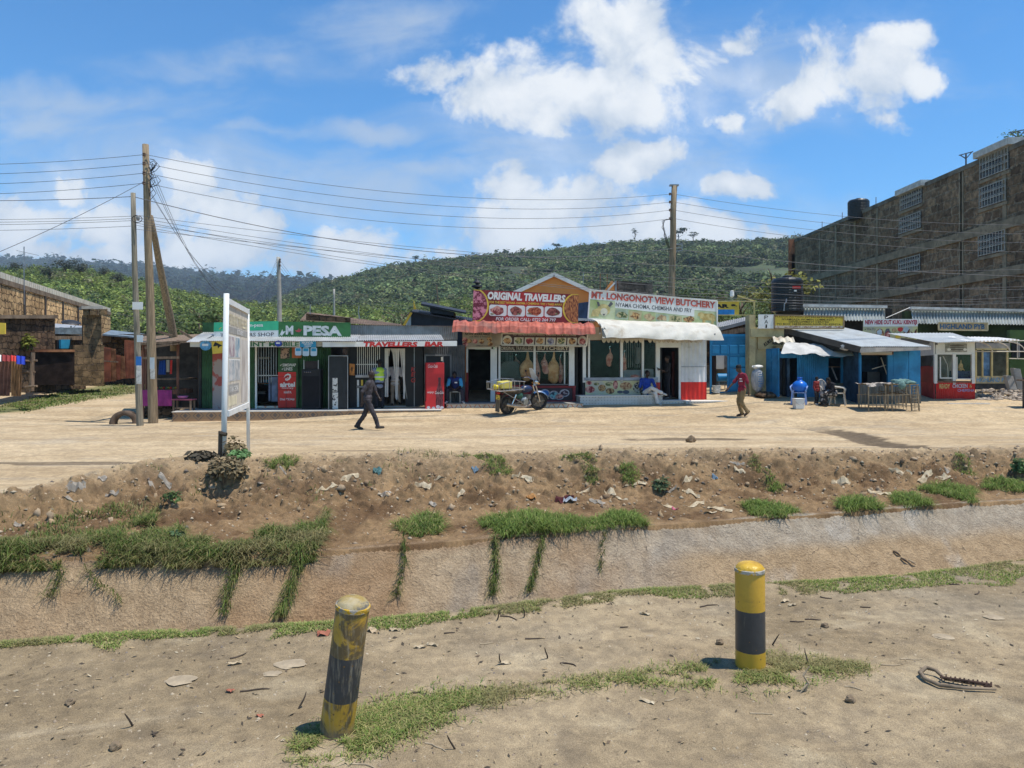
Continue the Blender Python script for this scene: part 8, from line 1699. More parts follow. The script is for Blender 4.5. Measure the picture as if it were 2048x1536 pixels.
b2 = gd(673, 1462, 3.5, 8); bollard('leaning scuffed bollard with smeared black and yellow paint', b2, at(709, 1189, b2.y-.05), 33.5*b2.y/S, [.215, .485], 1., 8)

# ------------------------------------------------------------------ roadside signboard
SB = Face(447, 12.7, 495.5, 15.9); p1, p2 = at(447, 927, 12.7), at(496, 906, 15.9)
T = Thing('roadside_signboard', 'tall sun-bleached white signboard seen almost edge-on at the crest of the bank', 'signboard', p1)
POSTW = mat('post_white', (.70, .70, .67), .5, .06, 3, dirt=(.45, .40, .33), dl=.6, dh=.8)
T.part('post', MB().tube([at(447, 935, 12.7), at(449, 800, 12.7), at(453, 587, 12.7)], .046, 14), POSTW, smooth=True); T.part('post', MB().tube([at(497, 912, 15.9), at(496, 800, 15.9), at(495.5, 618, 15.9)], .036, 14), POSTW, smooth=True)
tA, tB = SB.t(455, 0), SB.t(494, 0); zt_, zb_ = PZ(606, 12.75), PZ(823, 12.75); o_ = .0
T.part('panel', MB(SB.M).box(tA-.05, tB+.05, -.01, .01, zb_, zt_), mat('bleached_panel', (.58, .51, .41), .7, .12, 3, dirt=(.38, .32, .25), st=(2, 2, .8)))
for z in (zt_+.06, zb_-.06): T.part('rail', MB(SB.M).box(tA-.08, tB+.08, -.04, .04, z-.05, z+.05), POSTW)
wd_ = tB-tA; hh_ = zt_-zb_
def sbr(u0, v0, u1, v1, m_, name='panel_print', o=.014): return T.part(name, MB(SB.M).box(tA+wd_*u0, tA+wd_*u1, -o, -o+.003, zb_+hh_*v0, zb_+hh_*v1), m_)
sbr(.0, .735, .98, .80, mat('bleached_grey', (.34, .32, .29), .8, .15, 4)); T.part('lettering', MB(SB.M).text('ORIGINAL TRAVELLERS', tA+wd_*.03, tA+wd_*.95, zb_+hh_*.82, zb_+hh_*.93, -.018, .03), mat('bleached_yellow', (.62, .55, .38), .8))
T.part('lettering', MB(SB.M).text('BUTCHERY', tA+wd_*.4, tA+wd_*.7, zb_+hh_*.74, zb_+hh_*.79, -.02, .02), PWHITE)
for i, (u0, v0, c) in enumerate(((.02, .50, (.45, .30, .34)), (.30, .50, (.25, .42, .52)), (.02, .27, (.30, .40, .46)), (.30, .27, (.44, .46, .46)))):
    sbr(u0, v0, u0+.27, v0+.215, PWHITE, 'picture_frame'); sbr(u0+.015, v0+.01, u0+.255, v0+.205, mat('bleached_photo_%d' % i, c, .8, .35, 4, c2=(.60, .56, .52)), 'picture', .018)
sbr(.02, .14, .5, .24, mat('bleached_grey', (.34, .32, .29))); sbr(.02, .03, .4, .12, mat('bleached_yellow', (.62, .55, .38)))
T.part('lettering', MB(SB.M).text('NYAMA CHOMA', tA+wd_*.04, tA+wd_*.46, zb_+hh_*.16, zb_+hh_*.22, -.02, .02), PWHITE)
sbr(.62, .02, .98, .70, mat('peeled_print', (.52, .44, .38), .8, .3, 3, c2=(.64, .60, .54), st=(3, 3, .5)))
T.part('strap', MB().tube([at(441, 867, 12.62), at(453, 869, 12.6)], .035, 6), mat('dark_strap', (.06, .045, .03), .9)); T.part('stake', MB().tube([at(440, 915, 12.65), at(441, 862, 12.65)], .035, 6), mat('dark_stake', (.14, .10, .07), .9))

# ------------------------------------------------------------------ wires
def wire(label, a, b, sag, r=.012, group=None):
    a, b = Vector(a), Vector(b); n = 26; m = MB(); m.tube([a.lerp(b, k/n)-Vector((0, 0, sag*4*(k/n)*(1-k/n))) for k in range(n+1)], r*.58, 4); o = solo('overhead_wire', m, mat('wire_black', (.09, .09, .10), .6), label, 'wire', group); return o
od = ('topmost', 'second', 'third', 'lowest')
for i, (yl, y1, y6) in enumerate(((330, 309, 388), (351, 327, 404), (372, 346, 420), (392, 366, 437))):
    wire(od[i]+' of the four bare wires between the two tall poles', at(291, y1, D1-.13), at(1343, y6, 32.9), .75+.05*i, .014, 'bare wires between the tall poles')
    wire(od[i]+' of the four bare wires leaving the tallest pole to the left', at(-420, yl-18, 30), at(291, y1, D1-.13), .35, .014, 'bare wires to the left of the tall pole')
    wire(od[i]+' of the four bare wires leaving the butchery pole to the right', at(1347, y6, 32.9), at(2500, 428+(y6-388)*1.15, 34), .9, .014, 'bare wires right of the butchery pole')
wire('thick cable through the top of the thin pole, left part', at(-400, 386, 27), at(266, 393, D2), .2, .018); wire('thick cable from the thin pole crossing the sky to the butchery pole bracket', at(266, 393, D2), at(1345, 497, 32.8), 1.0, .02); wire('thick cable running right from the butchery pole bracket', at(1357, 499, 32.8), at(2500, 552, 32), .5, .018)
wire('slanting stay wire from the tallest pole down past the left edge', at(287, 364, D1-.1), at(-60, 528, 21), .1, .014)
BG = 'bundle of thin service cables across the middle'
for i, (y0, y1, sg) in enumerate(((430, 520, 1.0), (435, 548, 1.3), (440, 560, 1.6), (446, 600, .9), (450, 580, 1.4), (458, 575, .7))):
    wire('thin service cable in the bundle running right from the thin pole', at(270, y0, D2-.05), at(2400, y1, 30), sg, .011, BG)
for i, (y0, y1) in enumerate(((428, 432), (434, 437), (440, 441), (452, 452))): wire('thin service cable running left from the thin pole', at(-400, y0, 26), at(268, y1, D2-.05), .15, .011, 'service cables left of the thin pole')
for i, (y1, y4, sg) in enumerate(((322, 519, 3.6), (336, 524, 3.4), (350, 531, 3.0), (380, 540, 2.2))): wire('sagging wire from the tallest pole to the pale pole', at(299, y1, D1-.1), at(553, y4, 44), sg, .013, 'sagging wires to the pale pole')
wire('wire dropping from the tallest pole to the roofs behind the signboard', at(299, 385, D1-.1), at(560, 603, 44), 1.6, .012); wire('thin wire from the pale pole to the thin rod on the rusty roof', at(557, 600, 44), at(622, 608, 36), .3, .011)
for i, y in enumerate((519, 526, 534)): wire('thin wire running right from the pale pole to the far pole', at(559, y, 44), at(668, 588+i*5, 78), 1.2, .014, 'wires from the pale pole')
for i, y in enumerate((588, 594, 602)): wire('thin pale wire running right from the far pole', at(668, y, 78), at(1300, 612+6*i, 90), 1.5, .02, 'wires right of the far pole')
for i, (y0, y1) in enumerate(((618, 640), (626, 650), (634, 655))): wire('thin pale wire running behind the brace pole at roof height', at(226, y0, 44), at(420, y1-14, 46), .2, .012, 'wires behind the brace pole')
# ------------------------------------------------------------------ grass, weeds, stones and litter
def blades(P, hgt, wid, lean, cols, droop=.5, dirv=None):
    """grass blades rooted at P: two-segment tapering strips"""
    n = len(P); a = NR.uniform(0, 2*np.pi, n); h = hgt*NR.uniform(.45, 1.25, n); ln = lean*NR.uniform(.2, 1.5, n)
    d = np.stack([np.cos(a), np.sin(a), 0*a], -1)
    if dirv is not None: d = d*.6+np.asarray(dirv); d /= np.maximum(1e-6, np.linalg.norm(d, axis=1))[:, None]
    s = np.stack([-np.sin(a), np.cos(a), 0*a], -1)*(wid*NR.uniform(.6, 1.3, n))[:, None]
    up = np.array([0, 0, 1.])
    m = P+d*(h*ln*.45)[:, None]+up*(h*.6)[:, None]; t = P+d*(h*ln)[:, None]+up*(h*(1-droop*ln*.5))[:, None]
    V = np.stack([P-s, P+s, m+s*.75, m-s*.75, t+s*.12, t-s*.12], 1).reshape(-1, 3); i = np.arange(n)[:, None]*6
    F = np.concatenate([i+np.array([0, 1, 2, 3]), i+np.array([3, 2, 4, 5])], 0)
    C = np.repeat(np.asarray(cols), 6, 0); return V, F, C
GRASSM = attr_mat('grass_blades', 'tint', .75, 0, trans=.35)
GC = [(.14, .21, .045), (.19, .25, .06), (.09, .15, .035), (.33, .29, .12), (.25, .26, .09)]
def gcols(n, w, tone=1.): return palette(n, GC, w)*tone
def pix_pts(n, fx, fy):   # ground points spread by two random columns/rows
    out = []
    for _ in range(n): out.append(gd(fx(), fy()))
    return np.array(out)
def grass_obj(name, P, hgt, wid, lean, w, tone=1., droop=.5, dirv=None):
    c = gcols(len(P), w, tone); dry = sst(-.15, .45, fbm(P[:, 0]*1.9+11, P[:, 1]*2.6, 4, 220))[:, None]*.75; c = c*(1-dry)+np.array([.34, .285, .14])*NR.uniform(.6, 1.2, (len(P), 1))*dry
    V, F, C = blades(P, hgt, wid, lean, c, droop, dirv); return setp(np_mesh(name, V, F, GRASSM, C), kind='stuff')
def on_ground(X, Y): return np.stack([X, Y, ground_h(X, Y)-.005], -1)
# verge along the near lip of the drain
n = 52000; X = NR.uniform(-6, 9, n); wv = (.20+.34*sst(-.3, .4, fbm(X*.8, X*0, 3, 201)))*(1+.8*sst(-1, 4, X))*np.where(X < -1.9, np.where(X > -3.0, .35, .8), 1)
Y = f_near(X)-.02-wv*NR.random(n)**1.3; k = fbm(X*5, Y*5, 3, 202) > -.28
grass_obj('verge_grass', on_ground(X, Y)[k], .032, .0038, 1.3, [3, 5, 1.2, 4.5, 4], 1.25)
# strip that joins the two bollards
ln = np.array([gd(x, y, 3.5, 9)[:2] for x, y in ((600, 1490), (700, 1462), (790, 1440), (900, 1408), (1000, 1388), (1120, 1368), (1250, 1356), (1380, 1350), (1500, 1340), (1600, 1333), (1720, 1328))])
pxs = np.array([600, 700, 790, 900, 1000, 1120, 1250, 1380, 1500, 1600, 1720.]); dn_ = np.array([.4, 1.1, 1.3, .7, .2, .16, .2, .5, 1.1, .8, .2])
q = NR.choice(10, 22000, p=(dn_[:-1]+dn_[1:])/sum(dn_[:-1]+dn_[1:])); f = NR.random(22000); c = ln[q]*(1-f[:, None])+ln[q+1]*f[:, None]; wd2 = (.05+.09*np.interp(pxs[q]*(1-f)+pxs[q+1]*f, pxs, dn_))
XY = c+np.stack([NR.normal(0, .04, len(q)), NR.normal(0, 1, len(q))*wd2*.95-.03], -1); k = fbm(XY[:, 0]*4, XY[:, 1]*6, 3, 203) > -.25; grass_obj('bollard_grass', on_ground(XY[k, 0], XY[k, 1]), .042, .0032, 1.5, [2.2, 3, 1.2, 6, 4], 1.15)
# grass that has taken over the left end of the bank, spilling onto the concrete
n = 32000; X = NR.uniform(-6.2, -2.35, n); w_ = f_wall(X); hh = .55+1.25*sst(-.35, .4, fbm(X*1.3, X*0, 3, 205)); Y = w_-.07+hh*NR.random(n)**1.15; P = on_ground(X, np.maximum(Y, w_+.06)); P[:, 1] = Y; P[:, 2] += np.where(Y < w_+.06, (Y-w_-.06)*.95, .02)
k = (fbm(X*2.2, Y*2.2, 3, 206) > -.2) & (fbm(X*6, Y*7, 3, 211) > -.3); grass_obj('bank_grass', P[k]+np.stack([0*X, 0*X, .05*np.maximum(0, fbm(X*3, Y*3, 3, 210))+.07*NR.random(len(X))*sst(.0, .25, Y-w_)], -1)[k], .11, .0045, 1.5, [3, 3, 3.5, 4.5, 3], .82, .8, (0, -.14, 0))
n = 2600; X = NR.uniform(-6.2, -5, n); Y = f_wall(X)+NR.uniform(.4, 2.2, n); k = fbm(X*2, Y*2, 3, 207) > .0
X2 = NR.uniform(-7, -1, n); Y2 = f_crest(X2)-NR.uniform(-.3, 2.2, n); k2 = fbm(X2*1.7, Y2*1.7, 3, 208) > .22
grass_obj('sparse_bank_grass', np.concatenate([on_ground(X, Y)[k], on_ground(X2, Y2)[k2]]), .09, .006, 1., [2, 3, 3, 3, 3], .8)
# verge by the lane on the left, weeds at the hill foot
P = []
for _ in range(5000):
    x = NR.uniform(-60, 290); P.append(gd(x, lane_lo(x)+(lane_hi(x)-lane_lo(x))*NR.random()+NR.normal(0, 2), 22, 80))
P = np.array(P); P = P[(fbm(P[:, 0]*.7, P[:, 1]*.7, 4, 81) > -.3) & (P[:, 1] < 78)]; grass_obj('lane_grass', P, .10, .02, 1., [3, 3, 3, .8, 1.6], .9)
def clump(name, label, px, py, rx, ry, n, hgt, w, tone=1., group='green grass clumps on the bank', cat='grass clump'):
    c = gd(px, py, 8, 18); k = c.y/S; a = NR.uniform(0, 2*np.pi, n); r = np.sqrt(NR.random(n)); X = c.x+rx*k*r*np.cos(a)*(1+.25*np.sin(3*a+px)); Y = c.y+ry*k*3.2*r*np.sin(a)
    lift = (1.0*ry*k)*np.maximum(0, 1-r**2)*(.6+.5*fbm(X*6, Y*6, 3, 230)); P = on_ground(X, Y); P[:, 2] += lift*NR.random(n)
    V, F, C = blades(P, hgt*.8, .0045, 1.5, gcols(n, w, tone), .9, (0, -.25, 0)); V = V-np.array([c.x, c.y, c.z]); o = np_mesh(name, V, F, GRASSM, C); o.location = c; return setp(o, label, cat, group)
BRT = [4, 4.5, 2, .4, 1]
for a in [('broad bright green grass clump on the lip of the concrete, largest on the bank', 1062, 1052, 92, 30, 5200, .17), ('bright green grass clump right of the largest one', 1248, 1050, 56, 22, 3000, .16), ('thin low grass joining the two bright clumps', 1165, 1055, 45, 14, 1100, .13),
          ('green grass clump below the far rock on the right half of the bank', 1535, 1022, 48, 18, 1900, .15), ('small tuft just above the clump on the right half of the bank', 1548, 978, 16, 8, 350, .12), ('bright grass clump hanging over the concrete right of the cracked seam', 1732, 1018, 48, 24, 2300, .17), ('bright grass clump between two others near the right edge', 1826, 1008, 36, 20, 1700, .16), ('long bright grass clump, upper of the pair near the right edge', 1898, 985, 48, 16, 1900, .15), ('small green tuft right of the long clump', 1926, 998, 16, 12, 450, .13), ('bright grass clump cut by the right edge', 2020, 975, 55, 14, 1700, .15),
          ('dull green clump on the lip left of the big one', 846, 1052, 44, 22, 1900, .15), ('pale green patch spilling from the crest above the big clump', 995, 940, 26, 14, 700, .10), ('flat green patch on the crest left of the far rock', 1160, 917, 34, 5, 500, .07), ('flat green patch along the crest above the big clump', 965, 917, 45, 5, 600, .07), ('small weed tuft on the scarp below the crest patch', 1182, 948, 16, 8, 300, .09), ('dark green weed tuft on the scarp right of the middle', 1258, 950, 18, 12, 420, .13), ('tiny tuft on the bank under the walking man in red', 1512, 934, 12, 6, 160, .09), ('grey-green tuft near the crest on the right', 1928, 928, 18, 8, 300, .10), ('dusty tuft at the foot of the signboard', 565, 925, 32, 10, 600, .12)]:
    clump('grass_clump', *a, BRT if 'right' in a[0] or 'bright' in a[0] else [2, 2, 3, 1.5, 2])
# weeds and creepers hanging down the concrete
def wall_pt(px, py):
    Y = np.arange(6.5, 13, .01); X = (px-1024)/S*Y; w = f_wall(X); z = -1.65+1.4*(Y-(w-1.35))/1.43; r = H+(HY-py)/S*Y; i = int(np.argmax((z >= r) & (Y > w-1.35))); return np.array([X[i], Y[i]-.02, z[i]+.02])
VINE = 'creepers hanging down the concrete'
for lb, pts, wpx, n, tn in (('thick green creeper hanging to the drain floor, left of the leaning bollard', [(596, 1095), (600, 1130), (588, 1175), (572, 1215), (560, 1240)], 13, 1700, .75), ('straggly creeper left of the thick green one', [(462, 1110), (476, 1150), (458, 1190), (452, 1235)], 14, 800, .7), ('thin brown creeper behind the top of the leaning bollard', [(808, 1075), (812, 1120), (800, 1170), (795, 1200)], 7, 420, .6), ('tall creeper hanging below the largest grass clump', [(990, 1075), (992, 1120), (990, 1160), (984, 1195)], 9, 900, .65), ('curving creeper right of the tall one', [(1085, 1070), (1080, 1110), (1068, 1150), (1058, 1188)], 9, 700, .65), ('short wispy creeper under the right clump', [(1210, 1070), (1203, 1100), (1200, 1150)], 5, 180, .6), ('dry strands under the left end of the bank grass', [(130, 1140), (120, 1170), (105, 1200)], 14, 220, .6), ('long dry strands fanning over the left concrete', [(170, 1130), (200, 1170), (250, 1210)], 10, 200, .6)):
    n = int(n*.5); wpx *= .85; Q = np.array([wall_pt(*q) for q in pts]); f = NR.random(n)**.9*(len(Q)-1.001); i = f.astype(int); P = Q[i]*(1-(f-i))[:, None]+Q[i+1]*(f-i)[:, None]; k = P[:, 1:2]/S; P = P+NR.normal(0, .45, (n, 3))*wpx*k*np.array([1, .2, .35])
    V, F, C = blades(P, .085, .0045, 1.5, gcols(n, [2.2, 1.6, 3, 2.6, 2.4], tn), 1.6, (0, -.8, 0)); V -= Q[-1]; o = np_mesh('creeper', V, F, GRASSM, C); o.location = Q[-1]; setp(o, lb, 'creeper', VINE)
m = MB()
for pts in ([(1508, 1042), (1535, 1062), (1556, 1088), (1566, 1110), (1580, 1138)], [(1562, 1094), (1580, 1092), (1600, 1078), (1615, 1070)]): m.tube([Vector(wall_pt(*q))-Vector((0, -.02, .022)) for q in pts], [.013, .016, .014, .01, .006][:len(pts)], 5)
build(m, 'crack', mat('crack_shadow', (.08, .06, .045), 1.), DRAIN)
# leafy weeds on the bank
def weed(label, px, py, R, hgt, col, per, lsz=.3, name='weed'): return shrub(name, label, gd(px, py, 8, 18), R, hgt, col, per, 'weeds on the bank', lsz, 'weed')
weed('big dried brown bush hanging over the dark hollow below the signboard', 447, 968, .34, .32, (.22, .17, .095), 620, .13, 'dried_bush'); weed('dried brown plant beside the foot of the near signboard post', 466, 918, .18, .30, (.22, .17, .09), 130, .28)
weed('broad-leaved dark green weed on the lip of the concrete at left', 352, 1092, .11, .15, (.08, .13, .06), 120, .3); weed('fresh green herb between the signboard posts', 482, 916, .22, .12, (.13, .24, .09), 220, .2); weed('dark leafy weed high on the bank right of the middle', 1322, 985, .17, .2, (.10, .13, .06), 200, .2); weed('dusty dark weed on the crest left of the signboard', 402, 918, .3, .10, (.10, .085, .06), 160, .2); weed('low dark weed behind the hollow', 340, 1005, .14, .12, (.10, .15, .05), 180, .2); weed('green weed cut by the right edge on the bank', 2046, 950, .2, .26, (.10, .16, .06), 260, .2)
def rock(label, px, py, r, m_, seed, name='rock', cat='rock', group=None):
    p = gd(px, py, 3, 30); m = MB(); m.blob(p+Vector((0, 0, r[2]*.55)), r, seed, .4, 16, 1.8); o = solo(name, m, m_, label, cat, group, smooth=False); return o
ROCKM = mat('brown_rock', (.22, .16, .10), .95, .3, 5, .5, 20); FLAT = mat('pale_flat_stone', (.35, .275, .18), .9, .15, 6, .4, 25)
rock('single brown rock on the dirt road above the bank', 1382, 884, (.125, .10, .10), ROCKM, 3)
for i, (x, y, a, lb) in enumerate(((360, 1365, .10, 'pale flat stone left of the leaning bollard'), (1886, 1276, .085, 'oval pale stone embedded in the dirt near the right edge'), (1988, 1236, .08, 'thin pale stone nearest the right edge'), (580, 1330, .11, 'broad pale stone half buried behind the leaning bollard'), (1300, 1272, .03, 'small pale pebble between the bollards'), (545, 1350, .06, 'broken pale stone beside the broad one'))):
    rock(lb, x, y, (a, a*.8, a*.09), FLAT, i, 'flat_stone', 'stone', 'pale flat stones in the foreground dirt')
for i, (x, y) in enumerate(((140, 1410), (690, 1372), (1440, 1290), (1650, 1255), (1700, 1405), (230, 1500))): rock('small brown clod lying loose on the foreground dirt', x, y, (.03, .03, .025), ROCKM, i+20, 'clod', 'stone', 'loose clods on the foreground dirt')
# gravel: thousands of grains
n = 17000; X = NR.uniform(-5.5, 6.5, n); Y = 3.4+NR.random(n)*(f_near(X)-3.6); sz = .0035+.015*NR.random(n)**7; Pb = on_ground(X, Y)
n2_ = 6500; X2 = NR.uniform(-7, 11, n2_); Y2 = f_wall(X2)+.15+(f_crest(X2)+.4-f_wall(X2))*NR.random(n2_)**.8; sz2 = .008+.032*NR.random(n2_)**5; Pb = np.concatenate([Pb, on_ground(X2, Y2)]); sz = np.concatenate([sz, sz2]); n += n2_
u8 = np.array([[1, 0, 0], [0, 1, 0], [-1, 0, 0], [0, -1, 0], [0, 0, .75], [0, 0, -.5]]); f8 = np.array([[0, 1, 4], [1, 2, 4], [2, 3, 4], [3, 0, 4], [1, 0, 5], [2, 1, 5], [3, 2, 5], [0, 3, 5]])
th = NR.uniform(0, 6.28, n); sc3 = sz[:, None]*NR.uniform(.6, 1.5, (n, 3)); V = u8[None]*sc3[:, None, :]; cs, sn = np.cos(th)[:, None], np.sin(th)[:, None]; V = np.stack([V[..., 0]*cs-V[..., 1]*sn, V[..., 0]*sn+V[..., 1]*cs, V[..., 2]], -1)+Pb[:, None, :]
C = np.array([(.36, .29, .20), (.26, .20, .14), (.37, .30, .21), (.17, .14, .115)])[NR.choice(4, n, p=[.45, .3, .1, .15])]*NR.uniform(.75, 1.25, n)[:, None]
setp(np_mesh('gravel', V.reshape(-1, 3), (np.arange(n)[:, None, None]*6+f8[None]).reshape(-1, 3), attr_mat('grit', 'tint', .95, 0), np.repeat(C, 6, 0)), kind='stuff')
# twigs in the foreground, the tied loop of branches
TW = mat('dark_twig', (.075, .055, .04), .9, .3, 9); PT = mat('pale_twig', (.40, .31, .20), .9, .25, 9)
rr = random.Random(21)
def twig(px, py, ln, r, m_, lb, group, up=0.):
    p = gd(px, py, 3.4, 18); a = rr.uniform(-.5, .5) if not up else rr.uniform(0, 6); pts = [Vector((0, 0, 0))]
    for k in range(4): a += rr.uniform(-.5, .5); pts.append(pts[-1]+Vector((math.cos(a), math.sin(a)*.8, up))*ln/4)
    m = MB(); out = []
    for q in pts: w = p+q; out.append(Vector((w.x, w.y, (max(gh(w.x, w.y), -.5)+r*.8 if not up else p.z+q.z))))
    m.tube(out, [r, r, r*.9, r*.8, r*.4], 6); return solo('twig', m, m_, lb, 'twig', group)
for x, y in ((888, 1268), (1000, 1235), (1120, 1328), (1400, 1215), (1610, 1240), (1690, 1180), (1900, 1170), (1950, 1190), (820, 1388), (1580, 1245), (1240, 1256), (1050, 1280), (1720, 1215), (1640, 1196), (460, 1320), (480, 1385), (960, 1372)): twig(x, y, rr.uniform(.07, .2), .006, TW, 'dark twig lying on the foreground dirt', 'dark twigs on the foreground dirt')
for x, y in ((265, 1455), (597, 1418), (1002, 1330), (910, 1500), (1545, 1290), (1617, 1330), (1095, 1318), (995, 1240), (1048, 1235)): twig(x, y, .06, .006, TW, 'short dark stub sticking up from the dirt', 'dark stubs sticking up', 1.6)
for x, y in ((1500, 1430), (1690, 1375), (1760, 1330), (850, 1490), (700, 1530), (960, 1290), (1330, 1405), (1800, 1320)): twig(x, y, rr.uniform(.08, .22), .005, PT, 'pale dry stalk lying on the foreground dirt', 'pale stalks on the foreground dirt')
p = gd(1610, 1385, 3.4, 8); m = MB(); m.tube([p, p+Vector((.02, 0, .06)), p+Vector((-.01, 0, .11)), p+Vector((.03, 0, .17))], [.009, .01, .008, .003], 6); m.tube([p+Vector((.02, 0, .06)), p+Vector((-.04, -.02, .0))], [.008, .004], 6); m.tube([p+Vector((0, 0, .10)), p+Vector((.07, 0, .09))], [.005, .003], 5); solo('forked_stick', m, PT, 'forked dry stick poking out of the grass right of the upright bollard', 'stick')
p = gd(1915, 1378, 3.4, 8); c = p+Vector((0, 0, .02)); m = MB()
def lp(x, y): q = gd(x, y, 3.4, 8); return Vector((q.x, q.y, q.z+.022))
m.tube([lp(1992, 1386), lp(1930, 1384), lp(1880, 1378), lp(1850, 1366), lp(1840, 1356)+Vector((0, 0, .01)), lp(1852, 1350)+Vector((0, 0, .025)), lp(1872, 1354)+Vector((0, 0, .02)), lp(1890, 1366), lp(1940, 1374), lp(1980, 1378)], [.009, .012, .014, .015, .015, .015, .014, .012, .011, .008], 8)
T = Thing('branch_loop', 'bent branch tied into a long loop, lying in the dirt at lower right', 'branch', p); T.part('branch', m, mat('bent_branch', (.20, .15, .10), .9, .3, 9), smooth=True); m = MB()
for k in range(12): q = lp(1880+k*9, 1364+k*1.4); m.tube([q+Vector((0, -.02, 0)), q+Vector((.012, 0, .022)), q+Vector((.02, .02, 0))], .005, 5)
m.tube([lp(1880, 1366)+Vector((0, 0, .012)), lp(1930, 1374)+Vector((0, 0, .015)), lp(1975, 1380)+Vector((0, 0, .012))], .008, 6); T.part('twine', m, mat('dark_twine', (.06, .035, .025), .95, .3, 9)); m = MB(); m.blob(lp(1975, 1380), (.025, .03, .02), 3, .5, 10); T.part('knot', m, mat('dark_twine', (.06, .035, .025)))
# litter
def scrap(px, py, w, h, m_, lb, cat, group, name, seed, lift=.35):
    p = gd(px, py, 3.4, 30); r2 = random.Random(seed); a0 = r2.uniform(-.6, .6); m = MB(); vs, fs = [], []; nx, ny = 6, 4
    for j in range(ny+1):
        for i in range(nx+1):
            u, v = (i/nx-.5)*w*(1-.35*abs(j/ny-.5)*r2.uniform(0, 1.5)), (j/ny-.5)*h*(1-.4*abs(i/nx-.5)*r2.uniform(0, 1.5)); x, y = p.x+u*math.cos(a0)-v*math.sin(a0), p.y+(u*math.sin(a0)+v*math.cos(a0))
            vs.append((x, y, gh(x, y)+.006+lift*h*(.5+float(fbm(i*.8+seed, j*.9, 2, seed % 40)))*.8))
    for j in range(ny):
        for i in range(nx): k = j*(nx+1)+i; fs.append((k, k+1, k+nx+2, k+nx+1))
    m.add(vs, fs); return solo(name, m, m_, lb, cat, group)
HUSK = mat('dry_husk', (.50, .38, .23), .85, .25, 8, c2=(.60, .50, .34)); BAG = mat('dirty_plastic_film', (.29, .245, .19), .45, .15, 8); 
for i, (x, y) in enumerate(((1375, 960), (1382, 985), (1390, 1012), (1220, 985), (1238, 1000), (1270, 968), (1310, 972), (1680, 968), (1800, 945), (1690, 960), (1885, 955), (1760, 988), (880, 955), (845, 970), (1045, 955), (925, 985), (1340, 1015), (1440, 1020), (1480, 945), (700, 955), (660, 975), (1420, 1025), (1165, 985), (1850, 960))): scrap(x, y, .20+.1*(i % 3), .06+.02*(i % 2), HUSK, 'crumpled dry maize husk on the eroded bank', 'husk', 'dry husks on the bank', 'maize_husk', i)
for i, (x, y) in enumerate(((205, 958), (225, 985), (152, 975), (302, 972), (330, 958), (140, 998), (40, 1055), (770, 985), (1195, 1003), (865, 1012), (1340, 985), (1475, 925), (1895, 945), (560, 935))): scrap(x, y, .15+.06*(i % 3), .07, BAG, 'pale torn plastic film on the bank', 'litter', 'pale plastic litter on the bank', 'plastic_scrap', i+40, .25)
for i, (x, y, w, m_, lb) in enumerate(((755, 945, .15, PCYAN if 0 else mat('teal_film', (.07, .15, .14), .5, .2), 'teal scrap of plastic on the bank below the walking man'), (950, 945, .13, mat('blue_film', (.14, .20, .25), .5, .2), 'pale blue scrap on the scarp left of the green patch'), (1130, 1000, .3, mat('maroon_rag', (.09, .02, .02), .9, .3), 'dark maroon rag in the crevice above the big clump'), (1140, 998, .22, mat('grey_film', (.36, .38, .40), .5, .2), 'grey plastic strip in the crevice beside the maroon rag'), (1062, 1000, .16, mat('orange_scrap', (.42, .20, .06), .7, .2), 'orange scrap beside the top of the big clump'), (1430, 960, .1, mat('blue_film', (.12, .24, .36)), 'small blue scrap on the right half of the bank'), (648, 1272, .11, mat('orange_red_net', (.40, .14, .08), .7, .3), 'tangle of orange-red netting behind the leaning bollard'), (460, 1385, .06, mat('orange_red_net', (.52, .12, .06)), 'small red scrap left of the leaning bollard'), (520, 1435, .05, mat('orange_red_net', (.52, .12, .06)), 'tiny red scrap below left of the leaning bollard'), (1350, 1020, .1, mat('pink_scrap', (.48, .10, .16), .6), 'small pink scrap at the foot of the scarp'), (745, 1265, .09, mat('yellow_film', (.48, .36, .22), .7, .2), 'crumpled beige wrapper just right of the leaning bollard'))): scrap(x, y, w, w*.6, m_, lb, 'litter', None, 'litter_scrap', i+80, .5)
for i, (x, y) in enumerate(((840, 1298), (865, 1292), (790, 1262), (1295, 1405), (1570, 1205), (1585, 1212), (700, 1245), (1290, 1230), (470, 1330), (1010, 1330))): scrap(x, y, .10, .035, HUSK, 'dry leaf scrap on the foreground dirt', 'leaf', 'dry leaf scraps on the foreground dirt', 'dry_leaf', i+120, .6)
for i, (x, y) in enumerate(((1800, 1118), (1785, 1105), (1815, 1122))):
    q = wall_pt(x, y); m = MB(); m.tube([q, q+np.array([.05, -.03, -.03]), q+np.array([.10, -.02, -.07])], [.012, .016, .004], 6); solo('caught_debris', m, [TW, TW, PT][i], ['dark root debris caught on the concrete slope at right', 'dark root tip above the caught debris on the concrete', 'pale husk tip hanging from the caught debris'][i], 'debris')
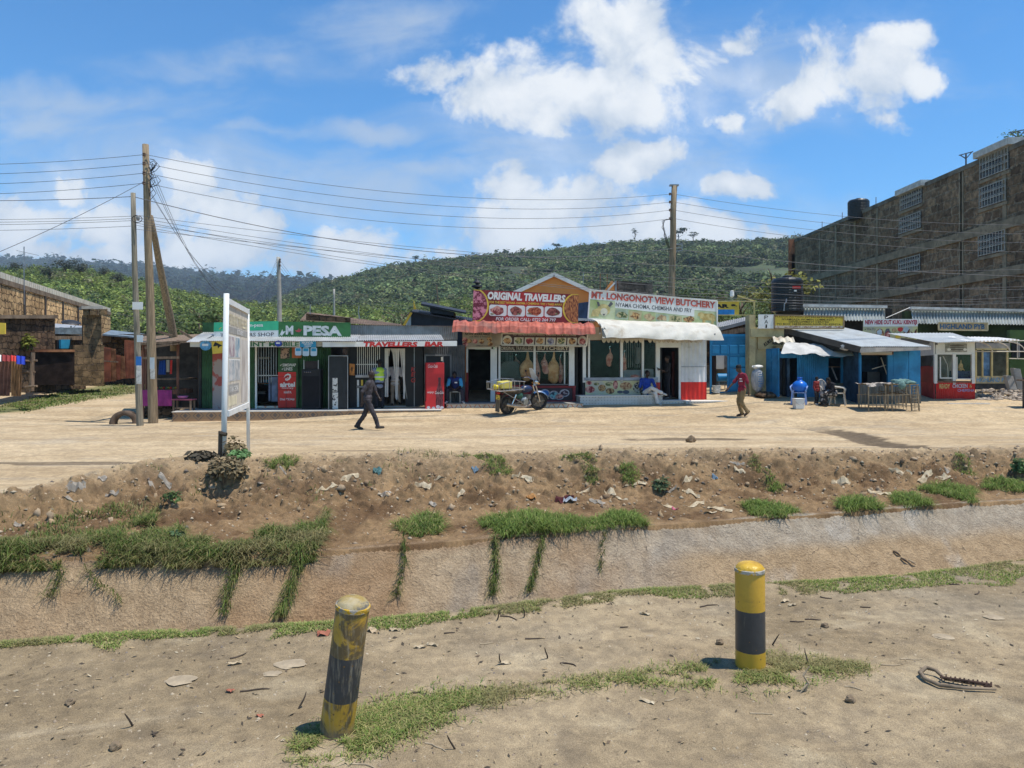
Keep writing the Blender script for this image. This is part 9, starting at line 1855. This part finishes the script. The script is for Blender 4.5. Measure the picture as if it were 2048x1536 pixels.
# dry flecks of straw and leaf trodden into the dirt
n = 3600; X = NR.uniform(-5.5, 7, n); Y = 3.5+NR.random(n)*(f_near(X)-3.7); nb_ = 1800; X = np.concatenate([X, NR.uniform(-7, 11, nb_)]); Y = np.concatenate([Y, f_wall(X[n:])+.2+(f_crest(X[n:])-f_wall(X[n:]))*NR.random(nb_)]); n += nb_
P = on_ground(X, Y)+np.array([0, 0, .011]); a = NR.uniform(0, 6.28, n); l_ = (.005+.024*NR.random(n)**3)[:, None]; d = np.stack([np.cos(a), np.sin(a), NR.normal(0, .25, n)], -1)*l_; e = np.stack([-np.sin(a), np.cos(a), NR.normal(0, .3, n)], -1)*(l_*NR.uniform(.1, .45, (n, 1)))
C = np.array([(.07, .055, .04), (.14, .10, .065), (.46, .38, .26), (.34, .25, .14)])[NR.choice(4, n, p=[.4, .25, .15, .2])]
setp(np_mesh('dirt_flecks', np.stack([P-d, P-e, P+d, P+e], 1).reshape(-1, 3), np.arange(n*4).reshape(n, 4), attr_mat('fleck', 'tint', .95, 0), np.repeat(C, 4, 0)), kind='stuff')
# clods and crumbs along the scarp
n = 1300; X = NR.uniform(-6.5, 11, n); s_ = NR.normal(.62, .22, n); Y = f_wall(X)+(f_crest(X)-f_wall(X))*np.clip(s_, .05, 1.05); mb = MB(); k = 0
V0 = np.array(MB().ball((0, 0, 0), 1, 6).v); F0 = [f for f in MB().ball((0, 0, 0), 1, 6).f]; F0 = np.array([f for f in F0 if len(f) == 4]); r_ = .014+.04*NR.random(n)**4
V = V0[None]*(r_[:, None, None]*NR.uniform(.6, 1.4, (n, 1, 3)))*(1+.3*NR.normal(0, 1, (n, len(V0), 1)))+on_ground(X, Y)[:, None, :]; C = np.array([(.33, .235, .14), (.24, .16, .095), (.38, .28, .18)])[NR.choice(3, n)]*NR.uniform(.8, 1.2, n)[:, None]
setp(np_mesh('soil_clods', V.reshape(-1, 3), (np.arange(n)[:, None, None]*len(V0)+F0[None]).reshape(-1, 4), attr_mat('clod_soil', 'tint', .98, .3, 30), np.repeat(C, len(V0), 0)), kind='stuff')

# ------------------------------------------------------------------ the air
m = MB().box(-4300, 4300, -90, 3400, -3.4, 460); HZ = bpy.data.materials.new('haze_air'); HZ.use_nodes = True; t = HZ.node_tree; t.nodes.clear()
o = N('ShaderNodeOutputMaterial', t); v = N('ShaderNodeVolumePrincipled', t); v.inputs['Color'].default_value = (.72, .86, 1, 1); v.inputs['Density'].default_value = .0002; lk(v.outputs[0], o.inputs['Volume'], t)
setp(build(m, 'haze', HZ), kind='stuff')
